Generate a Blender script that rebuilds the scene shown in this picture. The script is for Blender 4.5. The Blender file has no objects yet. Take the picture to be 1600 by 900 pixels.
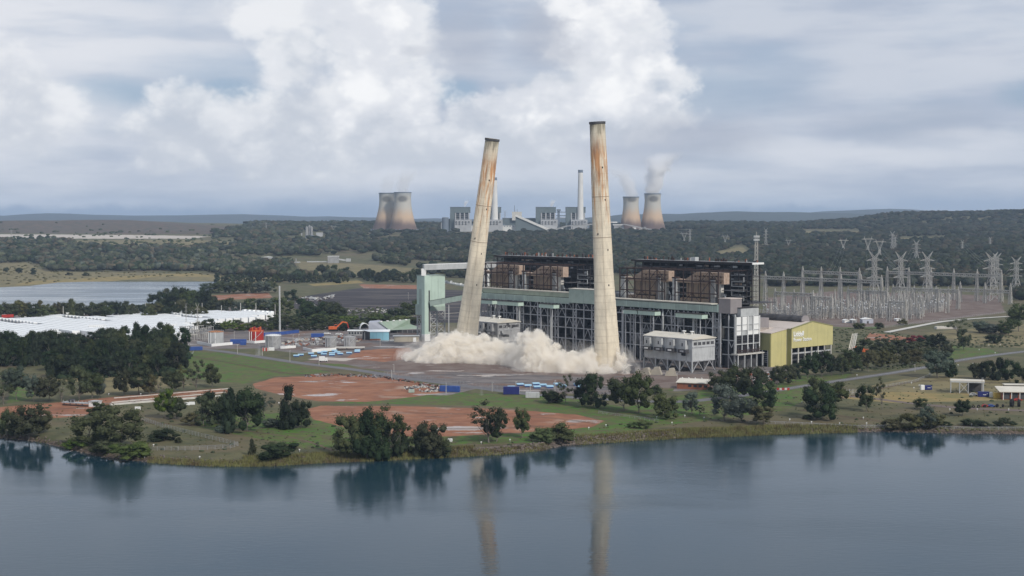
import bpy, math, random
import numpy as np
from mathutils import Vector, Matrix, Quaternion, noise as mnoise
random.seed(7); rng = np.random.default_rng(7)
sc = bpy.context.scene
C = sc.collection

# ------------------------------------------------------------------ camera
HC = 103.5; FPX = 2222.2; HZ = 342.0
PITCH = math.atan((450 - HZ) / FPX)
cam = bpy.data.cameras.new('camera'); cam.lens = 50; cam.sensor_width = 36
cam.clip_start = 1; cam.clip_end = 60000
co = bpy.data.objects.new('camera', cam); C.objects.link(co)
co.location = (0, 0, HC); co.rotation_euler = (math.pi/2 - PITCH, 0, 0)
sc.camera = co
sc.view_settings.view_transform = 'Standard'; sc.view_settings.look = 'None'
sc.view_settings.exposure = 0.0; sc.view_settings.gamma = 1
sc.render.engine = 'CYCLES'
sc.cycles.use_denoising = True
sc.cycles.max_bounces = 12; sc.cycles.diffuse_bounces = 2; sc.cycles.glossy_bounces = 3
sc.cycles.volume_bounces = 10; sc.cycles.transparent_max_bounces = 12
sc.cycles.caustics_reflective = False; sc.cycles.caustics_refractive = False

# ------------------------------------------------------------------ small node language
class NT:
    def __init__(s, tree): s.t = tree; s.n = tree.nodes; s.l = tree.links
    def new(s, typ, **kw):
        n = s.n.new(typ)
        for k, v in kw.items(): setattr(n, k, v)
        return n
    def put(s, sock, v):
        if hasattr(v, 'links') or isinstance(v, bpy.types.NodeSocket): s.l.new(v, sock)
        else:
            if isinstance(v, (tuple, list)) and sock.type == 'RGBA' and len(v) == 3: v = (*v, 1)
            sock.default_value = v
    def m(s, op, a, b=0.0, c=None, clamp=False):
        n = s.new('ShaderNodeMath', operation=op, use_clamp=clamp)
        s.put(n.inputs[0], a); s.put(n.inputs[1], b)
        if c is not None: s.put(n.inputs[2], c)
        return n.outputs[0]
    def v(s, op, a, b=(0,0,0)):
        n = s.new('ShaderNodeVectorMath', operation=op)
        s.put(n.inputs[0], a)
        if op == 'SCALE': s.put(n.inputs['Scale'], b)
        else: s.put(n.inputs[1], b)
        return n.outputs['Value'] if op in ('LENGTH', 'DOT_PRODUCT', 'DISTANCE') else n.outputs[0]
    def xyz(s, v):
        n = s.new('ShaderNodeSeparateXYZ'); s.put(n.inputs[0], v); return n.outputs
    def comb(s, x, y, z):
        n = s.new('ShaderNodeCombineXYZ')
        for i, a in enumerate((x, y, z)): s.put(n.inputs[i], a)
        return n.outputs[0]
    def mix(s, f, a, b, mode='MIX'):
        n = s.new('ShaderNodeMix', data_type='RGBA', blend_type=mode)
        s.put(n.inputs[0], f); s.put(n.inputs[6], a); s.put(n.inputs[7], b)
        return n.outputs[2]
    def ss(s, x, lo, hi, a=0.0, b=1.0, kind='SMOOTHSTEP'):
        n = s.new('ShaderNodeMapRange', interpolation_type=kind)
        s.put(n.inputs[0], x)
        for i, q in enumerate((lo, hi, a, b)): s.put(n.inputs[i+1], q)
        return n.outputs[0]
    def noise(s, vec, scale, detail=4, rough=0.55, col=False, dist=0.0, w=None):
        n = s.new('ShaderNodeTexNoise')
        if vec is not None: s.put(n.inputs['Vector'], vec)
        n.inputs['Scale'].default_value = scale; n.inputs['Detail'].default_value = detail
        n.inputs['Roughness'].default_value = rough; n.inputs['Distortion'].default_value = dist
        return n.outputs['Color'] if col else n.outputs['Fac']
    def voro(s, vec, scale, detail=0.0, feat='F1', out='Distance'):
        n = s.new('ShaderNodeTexVoronoi', feature=feat)
        s.put(n.inputs['Vector'], vec); n.inputs['Scale'].default_value = scale
        n.inputs['Detail'].default_value = detail
        return n.outputs[out]
    def attr(s, name): return s.new('ShaderNodeAttribute', attribute_name=name).outputs['Fac']
    def pos(s): return s.new('ShaderNodeNewGeometry').outputs['Position']
    def obj(s): return s.new('ShaderNodeTexCoord').outputs['Object']

# ------------------------------------------------------------------ sky, clouds, sun
SUN_EL = math.radians(38); SUN_AZ = math.radians(142)      # from the north (+Y) clockwise: behind the camera, to the right
w = bpy.data.worlds.new('World'); sc.world = w; w.use_nodes = True
w.cycles.sampling_method = 'MANUAL'; w.cycles.sample_map_resolution = 256
T = NT(w.node_tree); T.n.clear()
sky = T.new('ShaderNodeTexSky', sky_type='NISHITA', sun_disc=False, sun_elevation=SUN_EL, sun_rotation=SUN_AZ, air_density=1.0, dust_density=2.0)
d = T.new('ShaderNodeTexCoord').outputs['Generated']
dx, dy, dz = T.xyz(d)
U = T.m('MULTIPLY', T.m('ARCTAN2', dx, dy), 22.22)         # hundredths of a degree-like units: 1 = 100 px of the photo
V = T.m('MULTIPLY', T.m('ARCSINE', dz), 22.22)
st = T.v('MULTIPLY', d, (1, 1, 3.2))
warp = T.noise(T.v('MULTIPLY', d, (1, 1, 1.25)), 26, 7, 0.60, col=True)
wx, wy, wz = T.xyz(warp)
U2 = T.m('ADD', U, T.m('MULTIPLY', T.m('SUBTRACT', wx, 0.5), 1.05))
V2 = T.m('ADD', V, T.m('MULTIPLY', T.m('SUBTRACT', wy, 0.5), 0.85))
UV = T.comb(U2, V2, 0.0)
def blob(cx, cy, rx, ry, s=1.0, uv=None):
    a = T.v('SUBTRACT', UV if uv is None else uv, ((cx-800)/100, (HZ-cy)/100, 0))
    a = T.v('MULTIPLY', a, (100/rx, 100/ry, 1))
    return T.ss(T.v('LENGTH', a), 0.35, 1.25, s, 0.0)
def blobs(lst, uv=None):
    r = None
    for b in lst:
        q = blob(*b, uv=uv)
        r = q if r is None else T.m('MAXIMUM', r, q)
    return r
sm = T.comb(T.m('ADD', U, T.m('MULTIPLY', T.m('SUBTRACT', wx, 0.5), 0.5)), T.m('ADD', V, T.m('MULTIPLY', T.m('SUBTRACT', wz, 0.5), 0.35)), 0.0)
n1 = T.noise(st, 7, 7, 0.58)
n2 = T.noise(T.v('MULTIPLY', d, (1, 1, 6)), 9, 6, 0.5)
n3 = T.noise(T.v('MULTIPLY', d, (1, 1, 1.6)), 34, 6, 0.55)
clear = T.v('SCALE', sky.outputs[0], 0.12)
blue = T.mix(0.72, clear, (0.31, 0.42, 0.60))
cover = T.ss(T.m('ADD', n1, T.m('MULTIPLY', n2, 0.35)), 0.42, 0.78)
gaps = blobs([(185, 155, 95, 26), (340, 150, 95, 28), (712, 145, 45, 24), (640, 20, 40, 30, .5), (1130, 150, 150, 45, .55), (1210, 120, 90, 50, .4), (1580, 160, 60, 28, .8), (330, 110, 130, 30, .5), (250, 190, 60, 20, .4)], sm)
cover = T.m('MULTIPLY', T.m('ADD', T.m('MULTIPLY', cover, 0.5), 0.5), T.m('SUBTRACT', 1.0, T.m('MULTIPLY', gaps, 0.95)))
grey = T.mix(T.ss(n2, 0.35, 0.65), (0.46, 0.52, 0.635), (0.60, 0.645, 0.73))
c = T.mix(cover, blue, grey)
# thin bright veils on the left and low on the right
veil = blobs([(60, 70, 330, 90, .95), (50, 190, 170, 100, .95), (120, 215, 260, 34, .7), (100, 280, 280, 40, .5), (60, 320, 240, 22, .5), (1300, 245, 260, 28, .55), (1480, 225, 160, 20, .45), (1180, 265, 260, 26, .35), (620, 255, 330, 55, .7), (1560, 60, 200, 80, .25), (850, 240, 260, 46, .5), (380, 60, 160, 60, .6)], sm)
c = T.mix(T.m('MULTIPLY', veil, T.ss(n2, 0.25, 0.6, 0.45, 1.0)), c, (0.78, 0.80, 0.85))
# low darker haze band over the hills
low = T.ss(V, -0.2, 0.55, 1.0, 0.0)
c = T.mix(T.m('MULTIPLY', low, 0.55), c, (0.36, 0.43, 0.54))
lows = blobs([(180, 338, 460, 17, 1.0), (500, 332, 160, 22, .9), (720, 335, 120, 24, .5), (1250, 334, 300, 16, .9), (1500, 322, 300, 12, .45)], sm)
c = T.mix(T.m('MULTIPLY', lows, 0.8), c, (0.215, 0.305, 0.45))
# banks of steam-fed cumulus; bl breaks the edges into billows
bl = T.m('SUBTRACT', 0.55, T.voro(T.v('ADD', T.v('MULTIPLY', d, (1, 1, 1.3)), T.v('SCALE', warp, 0.02)), 30, 3.0, 'SMOOTH_F1'))
bank = blobs([(370, 215, 205, 84, 1.0), (520, 200, 190, 100), (280, 240, 80, 50, .9), (300, 165, 80, 56, .85), (600, 160, 120, 90), (470, 90, 95, 75, .9), (430, 30, 130, 65, .8), (800, 200, 160, 72), (880, 170, 130, 80), (790, 30, 60, 60, .4), (1000, 190, 115, 50, .95), (640, 235, 150, 55, .85), (60, 180, 130, 90, .85), (20, 130, 100, 70, .75), (590, 60, 130, 90, .95), (950, 70, 130, 110, .95), (1030, 130, 80, 60, .8)])
bn = T.m('ADD', bank, T.m('ADD', T.m('MULTIPLY', T.m('SUBTRACT', n3, 0.5), 0.9), T.m('MULTIPLY', bl, 0.35)))
bmask = T.ss(bn, 0.22, 0.76)
sh_in = T.m('ADD', T.m('ADD', T.m('MULTIPLY', n3, 1.1), T.m('MULTIPLY', bl, 0.9)), T.m('MULTIPLY', V, 0.30))
c = T.mix(T.m('MULTIPLY', bmask, 0.86), c, T.mix(T.ss(sh_in, 0.45, 1.25), (0.60, 0.64, 0.71), (0.90, 0.91, 0.93)))
tower = blobs([(585, 55, 95, 72), (540, 15, 80, 50), (600, 140, 82, 66), (640, 165, 60, 48), (560, 190, 70, 36, .8), (960, 150, 110, 70), (1010, 158, 70, 36), (930, 60, 72, 62, .95), (960, 18, 92, 58), (1020, 85, 56, 44), (985, 110, 70, 56), (860, 162, 110, 50, .95), (790, 168, 90, 42, .9), (730, 192, 80, 38, .75), (690, 60, 30, 40, .4), (650, 215, 110, 40, .65), (800, 205, 120, 34, .6), (420, 190, 120, 50, .45), (450, 110, 60, 60, .6), (900, 8, 60, 36), (480, 70, 60, 40, .6)])
tn = T.m('ADD', tower, T.m('ADD', T.m('MULTIPLY', T.m('SUBTRACT', n3, 0.5), 1.15), T.m('MULTIPLY', bl, 0.42)))
tmask = T.ss(tn, 0.34, 0.90)
tcol = T.mix(T.ss(T.m('ADD', T.m('MULTIPLY', tn, 0.7), T.m('MULTIPLY', bl, 0.8)), 0.22, 0.88), (0.75, 0.775, 0.83), (0.985, 0.99, 1.0))
c = T.mix(T.m('MULTIPLY', tmask, 0.97), c, tcol)
# dark undersides beside the columns
dk = blobs([(870, 60, 70, 55, .9), (725, 70, 60, 60, .7), (1080, 218, 140, 34, .9), (1000, 240, 120, 28, .7), (1400, 200, 150, 30, .5), (650, 84, 50, 12, .6)], sm)
c = T.mix(T.m('MULTIPLY', T.m('MULTIPLY', dk, T.m('SUBTRACT', 1.0, T.m('MULTIPLY', tmask, 0.9))), 0.6), c, (0.43, 0.465, 0.555))
bg = T.new('ShaderNodeBackground'); T.put(bg.inputs[0], c); bg.inputs[1].default_value = 1.0
T.l.new(bg.outputs[0], T.new('ShaderNodeOutputWorld').inputs[0])

sl = bpy.data.lights.new('sun', 'SUN'); sl.energy = 3.0; sl.angle = math.radians(6); sl.color = (1.0, 0.95, 0.87)
so = bpy.data.objects.new('sun', sl); C.objects.link(so)
sd = Vector((math.sin(SUN_AZ)*math.cos(SUN_EL), math.cos(SUN_AZ)*math.cos(SUN_EL), math.sin(SUN_EL)))
so.rotation_euler = (-sd).to_track_quat('-Z', 'Y').to_euler(); so.location = sd*500

# ------------------------------------------------------------------ places
FW = Vector((0, math.cos(PITCH), -math.sin(PITCH))); UPV = Vector((0, math.sin(PITCH), math.cos(PITCH)))
def unproj(px, py, z=0.0):
    r = Vector((px-800, 0, 0)) + FW*FPX + UPV*(450-py)
    t = (z - HC)/r.z
    return (r.x*t, r.y*t)
def proj(X, Y, Z):
    d = Y*FW.y + (Z-HC)*FW.z
    return 800 + FPX*X/d, 450 - FPX*(Y*UPV.y + (Z-HC)*UPV.z)/d
WATER = -3.2
SHORE = [(-700,668),(-300,676),(0,684),(60,690),(100,700),(150,712),(200,719),(260,723),(330,727),(420,727),(500,722),(600,718),(700,713),(780,709),(850,702),(880,695),(940,691),(1000,687),(1040,685),(1080,682),(1130,681),(1200,678),(1300,675),(1400,674),(1500,677),(1600,678),(1900,676),(2300,668)]
_sa = []; _sy = []
for px, py in SHORE:
    x, y = unproj(px, py, WATER); _sa.append(x/y); _sy.append(y)
def yshore(a): return np.interp(a, _sa, _sy)
RA = [-900,-300,0,80,200,250,300,380,450,560,690,900,1040,1150,1230,1330,1390,1450,1600,2000,2500]
RZ = [86,84,97,92,97,92,84,82,82,78,74,72,74,76,78,92,118,125,126,130,110]
def sstep(t): t = np.clip(t, 0, 1); return t*t*(3-2*t)
def hz(X, Y):
    X = np.asarray(X, float); Y = np.asarray(Y, float); Ys = np.maximum(Y, 50)
    a = X/Ys
    ds = Y - yshore(a)
    z = np.where(ds < 0, np.maximum(WATER + ds*0.25, WATER-4), np.minimum(WATER + ds*0.42, -1.2))
    z = np.where(ds > 4.7, np.minimum(-1.2 + (ds-4.7)*0.02, 0.0), z)
    px = a*FPX + 800
    t = np.clip((Y-2350)/2350, 0, 1)
    rise = 58*(t**1.15)
    und = 5*np.sin(X/310+Y/420)*np.cos(Y/260-X/700) + 3*np.sin(X/130-Y/170)
    rise = rise + und*sstep((Y-2500)/900)
    rz = np.interp(px, RA, RZ)
    rise = rise + (rz-60)*sstep((Y-4750)/1250)
    rise = rise - sstep((Y-6300)/2500)*(rz-30)
    pad = sstep((Y-4480)/120)*sstep((5050-Y)/150)*sstep((px-520)/60)*sstep((1130-px)/40)
    rise = rise*(1-pad)+(60.5+(Y-4733)*.004)*pad
    return np.where(Y > 2350, rise, z)
def hz1(x, y): return float(hz(x, y))
def place(px, py):
    z = 0.0
    for _ in range(12):
        x, y = unproj(px, py, z); z = 0.5*z + 0.5*hz1(x, y)
    return Vector((x, y, hz1(x, y)))
def mpp(v): return v.y/FPX            # metres per photo pixel at that place

# the plant's own grid: u runs along the long building away to the left, v goes into it
P0 = Vector((147, 987, 0)); TH = math.radians(41)
Ld = Vector((-math.sin(TH), math.cos(TH), 0)); Bd = Vector((math.cos(TH), math.sin(TH), 0)); RZP = -math.pi/2 + TH
def PL(u, v, z=0.0): return P0 + Ld*u + Bd*v + Vector((0, 0, z))

# ------------------------------------------------------------------ object helpers
def tag(o, label=None, cat=None, group=None, kind=None):
    if label: o['label'] = label
    if cat: o['category'] = cat
    if group: o['group'] = group
    if kind: o['kind'] = kind
    return o
def thing(name, label, cat, loc=(0,0,0), rz=0.0, group=None, scale=None):
    o = bpy.data.objects.new(name, None); C.objects.link(o)
    o.location = loc; o.rotation_euler = (0, 0, rz); o.empty_display_size = 1
    if scale: o.scale = scale
    return tag(o, label, cat, group)
def link(name, me, parent=None):
    o = bpy.data.objects.new(name, me); C.objects.link(o)
    if parent is not None: o.parent = parent
    return o
def dup(root, loc, rz=0.0, scale=None, label=None, group=None):
    r = root.copy(); C.objects.link(r); r.location = loc; r.rotation_euler = (0, 0, rz)
    if scale: r.scale = scale
    if label: r['label'] = label
    if group: r['group'] = group
    for ch in root.children:
        c_ = ch.copy(); C.objects.link(c_); c_.parent = r
        for g in ch.children:
            e = g.copy(); C.objects.link(e); e.parent = c_
    return r
class MB:
    def __init__(s): s.v = []; s.f = []
    def add(s, vs, fs):
        b = len(s.v); s.v += [tuple(q) for q in vs]; s.f += [tuple(b+i for i in f) for f in fs]; return s
    def box(s, x0, x1, y0, y1, z0, z1):
        return s.add([(x0,y0,z0),(x1,y0,z0),(x1,y1,z0),(x0,y1,z0),(x0,y0,z1),(x1,y0,z1),(x1,y1,z1),(x0,y1,z1)],
                     [(0,3,2,1),(4,5,6,7),(0,1,5,4),(1,2,6,5),(2,3,7,6),(3,0,4,7)])
    def bar(s, p, q, w, h=None):
        p = Vector(p); q = Vector(q); d = (q-p); L = d.length
        if L < 1e-6: return s
        d /= L; up = Vector((0,0,1)) if abs(d.z) < 0.95 else Vector((0,1,0))
        a = d.cross(up).normalized()*w/2; b = a.normalized().cross(d).normalized()*(h or w)/2
        vs = [p-a-b, p+a-b, p+a+b, p-a+b, q-a-b, q+a-b, q+a+b, q-a+b]
        return s.add(vs, [(0,3,2,1),(4,5,6,7),(0,1,5,4),(1,2,6,5),(2,3,7,6),(3,0,4,7)])
    def lathe(s, prof, n=16, cx=0, cy=0, closed=True, cap=True):
        vs = [(cx+r*math.cos(2*math.pi*i/n), cy+r*math.sin(2*math.pi*i/n), z) for r, z in prof for i in range(n)]
        fs = [(j*n+i, j*n+(i+1) % n, (j+1)*n+(i+1) % n, (j+1)*n+i) for j in range(len(prof)-1) for i in range(n)]
        if cap: fs += [tuple(range(n-1, -1, -1)), tuple((len(prof)-1)*n+i for i in range(n))]
        return s.add(vs, fs)
    def tube(s, pts, r, n=6):
        for p, q in zip(pts[:-1], pts[1:]):
            p = Vector(p); q = Vector(q); d = (q-p).normalized()
            up = Vector((0,0,1)) if abs(d.z) < 0.95 else Vector((0,1,0))
            a = d.cross(up).normalized(); b = a.cross(d)
            r0 = r if not isinstance(r, (tuple, list)) else r[0]; r1 = r if not isinstance(r, (tuple, list)) else r[1]
            vs = [p+(a*math.cos(2*math.pi*i/n)+b*math.sin(2*math.pi*i/n))*r0 for i in range(n)] + [q+(a*math.cos(2*math.pi*i/n)+b*math.sin(2*math.pi*i/n))*r1 for i in range(n)]
            s.add(vs, [(i, i+n, (i+1) % n+n, (i+1) % n) for i in range(n)] + [tuple(range(n)), tuple(range(2*n-1, n-1, -1))])
        return s
    def prism(s, poly, y0, y1, ax='y'):
        n = len(poly)
        if ax == 'y': vs = [(a, y0, b) for a, b in poly]+[(a, y1, b) for a, b in poly]
        elif ax == 'x': vs = [(y0, a, b) for a, b in poly]+[(y1, a, b) for a, b in poly]
        else: vs = [(a, b, y0) for a, b in poly]+[(a, b, y1) for a, b in poly]
        ar = sum(poly[i][0]*poly[(i+1) % n][1]-poly[(i+1) % n][0]*poly[i][1] for i in range(n))
        fs = [tuple(range(n-1, -1, -1)), tuple(range(n, 2*n))]+[(i, (i+1) % n, (i+1) % n+n, i+n) for i in range(n)]
        if (ar > 0) == (ax == 'y'): fs = [f[::-1] for f in fs]
        return s.add(vs, fs)
    def mesh(s, name, mat=None, smooth=False):
        me = bpy.data.meshes.new(name); me.from_pydata(s.v, [], s.f); me.validate()
        if mat: me.materials.append(mat)
        if smooth: me.polygons.foreach_set('use_smooth', [True]*len(me.polygons))
        return me
    def build(s, name, mat, parent=None, smooth=False):
        return link(name, s.mesh(name, mat, smooth), parent)
def np_mesh(name, V, F, mat, col=None, smooth=False):
    me = bpy.data.meshes.new(name); V = np.asarray(V, np.float32); F = np.asarray(F, np.int32); k = F.shape[1]
    me.vertices.add(len(V)); me.vertices.foreach_set('co', V.ravel())
    me.loops.add(F.size); me.loops.foreach_set('vertex_index', F.ravel())
    me.polygons.add(len(F)); me.polygons.foreach_set('loop_start', np.arange(0, F.size, k, dtype=np.int32)); me.polygons.foreach_set('loop_total', np.full(len(F), k, np.int32))
    if smooth: me.polygons.foreach_set('use_smooth', np.ones(len(F), bool))
    me.update(calc_edges=True)
    if col is not None:
        a = me.color_attributes.new('tint', 'FLOAT_COLOR', 'POINT'); a.data.foreach_set('color', np.asarray(col, np.float32).ravel())
    if mat: me.materials.append(mat)
    return me
_unit = {}
def unit(mat):
    if mat.name not in _unit: _unit[mat.name] = MB().box(-.5,.5,-.5,.5,-.5,.5).mesh('unit_block', mat)
    return _unit[mat.name]
def blk(name, x0, x1, y0, y1, z0, z1, mat, parent, bevel=False):
    o = link(name, unit(mat), parent); o.location = ((x0+x1)/2, (y0+y1)/2, (z0+z1)/2); o.scale = (abs(x1-x0), abs(y1-y0), abs(z1-z0)); return o
def beam(name, p, q, w_, mat, parent, h=None):
    p = Vector(p); q = Vector(q); d_ = q-p
    o = link(name, unit(mat), parent); o.location = (p+q)/2; o.scale = (w_, h or w_, d_.length)
    o.rotation_mode = 'QUATERNION'; o.rotation_quaternion = d_.to_track_quat('Z', 'Y'); return o
# ------------------------------------------------------------------ materials
def mat(name, col, rough=0.8, var=0.25, scale=0.25, col2=None, metal=0.0, streak=0.0, spec=0.3, bump=0.0, bscale=1.0):
    m = bpy.data.materials.new(name); m.use_nodes = True; T = NT(m.node_tree)
    b = T.n['Principled BSDF']; p = T.pos()
    n = T.noise(p, scale, 6, 0.62)
    c2 = col2 or tuple(q*0.55 for q in col)
    cc = T.mix(T.m('MULTIPLY', T.ss(n, 0.38, 0.72), min(1, var*2)), col, c2)
    if streak:
        sn = T.noise(T.v('MULTIPLY', p, (1, 1, 0.12)), scale*5, 4, 0.6)
        cc = T.mix(T.m('MULTIPLY', T.ss(sn, 0.5, 0.75), streak), cc, tuple(q*0.35 for q in c2))
    T.put(b.inputs['Base Color'], cc); b.inputs['Roughness'].default_value = rough; b.inputs['Metallic'].default_value = metal
    b.inputs['Specular IOR Level'].default_value = spec
    if bump:
        bn = T.new('ShaderNodeBump'); bn.inputs['Strength'].default_value = bump; bn.inputs['Distance'].default_value = 0.3
        T.put(bn.inputs['Height'], T.noise(p, bscale, 4)); T.l.new(bn.outputs[0], b.inputs['Normal'])
    return m
M = {}
M['white'] = mat('white_paint', (0.78,0.78,0.76), 0.6, 0.12, 0.15, (0.52,0.52,0.50), streak=0.1)
M['whitebox'] = mat('white_container_paint', (0.86,0.87,0.86), 0.5, 0.15, 0.08, (0.62,0.64,0.64))
M['cream'] = mat('cream_roof', (0.62,0.58,0.50), 0.7, 0.3, 0.1, (0.42,0.39,0.33))
M['pinkroof'] = mat('pale_pink_roof', (0.56,0.49,0.44), 0.7, 0.3, 0.08, (0.44,0.38,0.34))
M['mint'] = mat('mint_cladding', (0.37,0.45,0.395), 0.6, 0.35, 0.12, (0.26,0.32,0.28), streak=0.25)
M['mint_light'] = mat('pale_mint_cladding', (0.48,0.60,0.52), 0.6, 0.25, 0.12, (0.38,0.48,0.42), streak=0.15)
M['mint_beige'] = mat('beige_green_cladding', (0.38,0.42,0.32), 0.7, 0.3, 0.12, streak=0.2)
M['steel'] = mat('pale_grey_steel', (0.42,0.425,0.44), 0.6, 0.35, 0.2, (0.19,0.19,0.20))
M['steel_dark'] = mat('dark_grey_steel', (0.075,0.075,0.082), 0.7, 0.4, 0.2, (0.04,0.035,0.035))
M['rust'] = mat('dark_rusted_steel', (0.055,0.032,0.028), 0.85, 0.4, 0.3, (0.025,0.018,0.02))
M['rust2'] = mat('black_steel', (0.042,0.037,0.038), 0.85, 0.4, 0.3, (0.022,0.019,0.020))
M['dark'] = mat('shaded_interior', (0.022,0.021,0.024), 0.95, 0.4, 0.1, (0.008,0.008,0.01))  # near-black colour stands in for shade inside bays and openings
M['dark2'] = mat('grey_machinery', (0.085,0.083,0.088), 0.9, 0.5, 0.15, (0.03,0.03,0.033), streak=0.3)
M['grey'] = mat('grey_cladding', (0.33,0.33,0.33), 0.75, 0.35, 0.12, (0.20,0.20,0.205), streak=0.3)
M['greylight'] = mat('pale_grey_cladding', (0.46,0.47,0.47), 0.7, 0.3, 0.15, (0.30,0.31,0.31), streak=0.35)
M['mauve'] = mat('mauve_grey_cladding', (0.27,0.245,0.245), 0.75, 0.2, 0.1)
M['tan'] = mat('tan_boiler_casing', (0.30,0.215,0.15), 0.85, 0.5, 0.35, (0.20,0.165,0.135), streak=0.45)
M['orange'] = mat('rust_orange_insulation', (0.42,0.32,0.25), 0.85, 0.7, 0.5, (0.30,0.21,0.155), streak=0.4)
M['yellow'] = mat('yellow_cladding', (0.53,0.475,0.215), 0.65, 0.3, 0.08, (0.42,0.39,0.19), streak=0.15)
M['yellow2'] = mat('shaded_yellow_cladding', (0.27,0.265,0.12), 0.65, 0.2, 0.08, streak=0.15)  # darker copy of the yellow: shade of the side walls put into colour
M['concrete'] = mat('concrete', (0.40,0.36,0.29), 0.85, 0.4, 0.12, (0.27,0.24,0.20), streak=0.3)
M['concrete_pale'] = mat('pale_concrete', (0.55,0.53,0.48), 0.85, 0.35, 0.2, (0.38,0.36,0.33))
M['lattice'] = mat('galvanised_steel', (0.47,0.45,0.41), 0.6, 0.3, 0.1, (0.22,0.21,0.20))
M['lattice_far'] = mat('weathered_galvanised_steel', (0.36,0.355,0.34), 0.7, 0.2, 0.1)
M['blue'] = mat('blue_paint', (0.035,0.085,0.30), 0.5, 0.25, 0.4)
M['navy'] = mat('navy_paint', (0.018,0.025,0.14), 0.5, 0.2, 0.4)
M['sky'] = mat('sky_blue_cladding', (0.27,0.52,0.62), 0.55, 0.15, 0.15)
M['lidblue'] = mat('pale_blue_lid', (0.38,0.62,0.80), 0.4, 0.15, 0.3)
M['red'] = mat('red_paint', (0.42,0.035,0.025), 0.5, 0.35, 0.4, (0.22,0.02,0.02), streak=0.3)
M['orangep'] = mat('orange_paint', (0.62,0.13,0.035), 0.5, 0.3, 0.6)
M['yellowp'] = mat('yellow_paint', (0.62,0.44,0.10), 0.5, 0.2, 0.6)
M['black'] = mat('black_rubber', (0.015,0.015,0.016), 0.8, 0.2, 1.0)
M['brick'] = mat('red_brick', (0.28,0.105,0.06), 0.9, 0.35, 0.6, (0.16,0.07,0.05))
M['greenroof'] = mat('sage_green_roof', (0.24,0.31,0.235), 0.7, 0.4, 0.1, (0.33,0.37,0.33), streak=0.1)
M['lilac'] = mat('lilac_grey_wall', (0.42,0.44,0.50), 0.7, 0.15, 0.1)
M['tank'] = mat('grey_tank_steel', (0.34,0.34,0.34), 0.7, 0.4, 0.3, (0.22,0.22,0.22), streak=0.5)
M['rusttop'] = mat('orange_rusty_roof', (0.42,0.17,0.06), 0.8, 0.4, 0.3)
M['glass'] = mat('dark_window', (0.03,0.035,0.045), 0.2, 0.1, 1.0, spec=0.6)
M['bark'] = mat('grey_bark', (0.20,0.175,0.15), 0.9, 0.5, 0.8, (0.08,0.07,0.06))
M['rock'] = mat('bank_rock', (0.17,0.14,0.12), 0.9, 0.5, 0.4, (0.07,0.055,0.05))
M['reed'] = mat('reed_stalks', (0.165,0.165,0.058), 0.8, 0.5, 0.15, (0.10,0.07,0.035))
M['coal'] = mat('coal', (0.016,0.017,0.020), 0.9, 0.3, 0.1)
M['slate'] = mat('slate_cladding', (0.125,0.155,0.165), 0.7, 0.15, 0.02)
M['farwhite'] = mat('greyish_white_wall', (0.40,0.405,0.41), 0.7, 0.3, 0.05, (0.27,0.275,0.29))  # the greyish white of the distant walls themselves
M['farbright'] = mat('bright_white_wall', (0.66,0.65,0.62), 0.7, 0.2, 0.03, (0.5,0.49,0.47)); M['fargrey'] = mat('blue_grey_wall', (0.16,0.19,0.235), 0.7, 0.2, 0.02)

def leafmat(name, c1, c2, trans=0.12):
    m = bpy.data.materials.new(name); m.use_nodes = True; T = NT(m.node_tree); T.n.clear()
    rnd = T.new('ShaderNodeObjectInfo').outputs['Random']; isl = T.new('ShaderNodeNewGeometry').outputs['Random Per Island']
    n = T.noise(T.pos(), 0.22, 4, 0.6)
    f = T.m('ADD', T.m('MULTIPLY', isl, 0.45), T.m('MULTIPLY', T.ss(n, 0.35, 0.68), 0.55))
    c_ = T.mix(f, c1, c2)
    hs = T.new('ShaderNodeHueSaturation'); T.put(hs.inputs['Hue'], T.ss(rnd, 0, 1, 0.475, 0.52, 'LINEAR')); T.put(hs.inputs['Saturation'], T.ss(T.m('FRACT', T.m('MULTIPLY', rnd, 7.3)), 0, 1, 0.75, 1.15, 'LINEAR'))
    T.put(hs.inputs['Value'], T.ss(T.m('FRACT', T.m('MULTIPLY', rnd, 3.7)), 0, 1, 0.75, 1.25, 'LINEAR')); T.put(hs.inputs['Color'], c_)
    df = T.new('ShaderNodeBsdfDiffuse'); tr = T.new('ShaderNodeBsdfTranslucent'); T.l.new(hs.outputs[0], df.inputs[0]); T.l.new(hs.outputs[0], tr.inputs[0])
    mx = T.new('ShaderNodeMixShader'); mx.inputs[0].default_value = trans; T.l.new(df.outputs[0], mx.inputs[1]); T.l.new(tr.outputs[0], mx.inputs[2])
    T.l.new(mx.outputs[0], T.new('ShaderNodeOutputMaterial').inputs[0]); return m
M['gum'] = leafmat('eucalypt_leaves', (0.030,0.040,0.018), (0.095,0.110,0.055))
M['dark_leaf'] = leafmat('dark_casuarina_leaves', (0.014,0.024,0.014), (0.050,0.068,0.036))
M['bright_leaf'] = leafmat('fresh_green_leaves', (0.045,0.070,0.020), (0.130,0.165,0.050))
M['grey_leaf'] = leafmat('grey_green_leaves', (0.048,0.066,0.052), (0.125,0.150,0.120))
M['olive_leaf'] = leafmat('olive_leaves', (0.050,0.050,0.022), (0.125,0.120,0.060))
M['red_leaf'] = leafmat('crimson_leaves', (0.09,0.012,0.012), (0.20,0.03,0.035))
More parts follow.
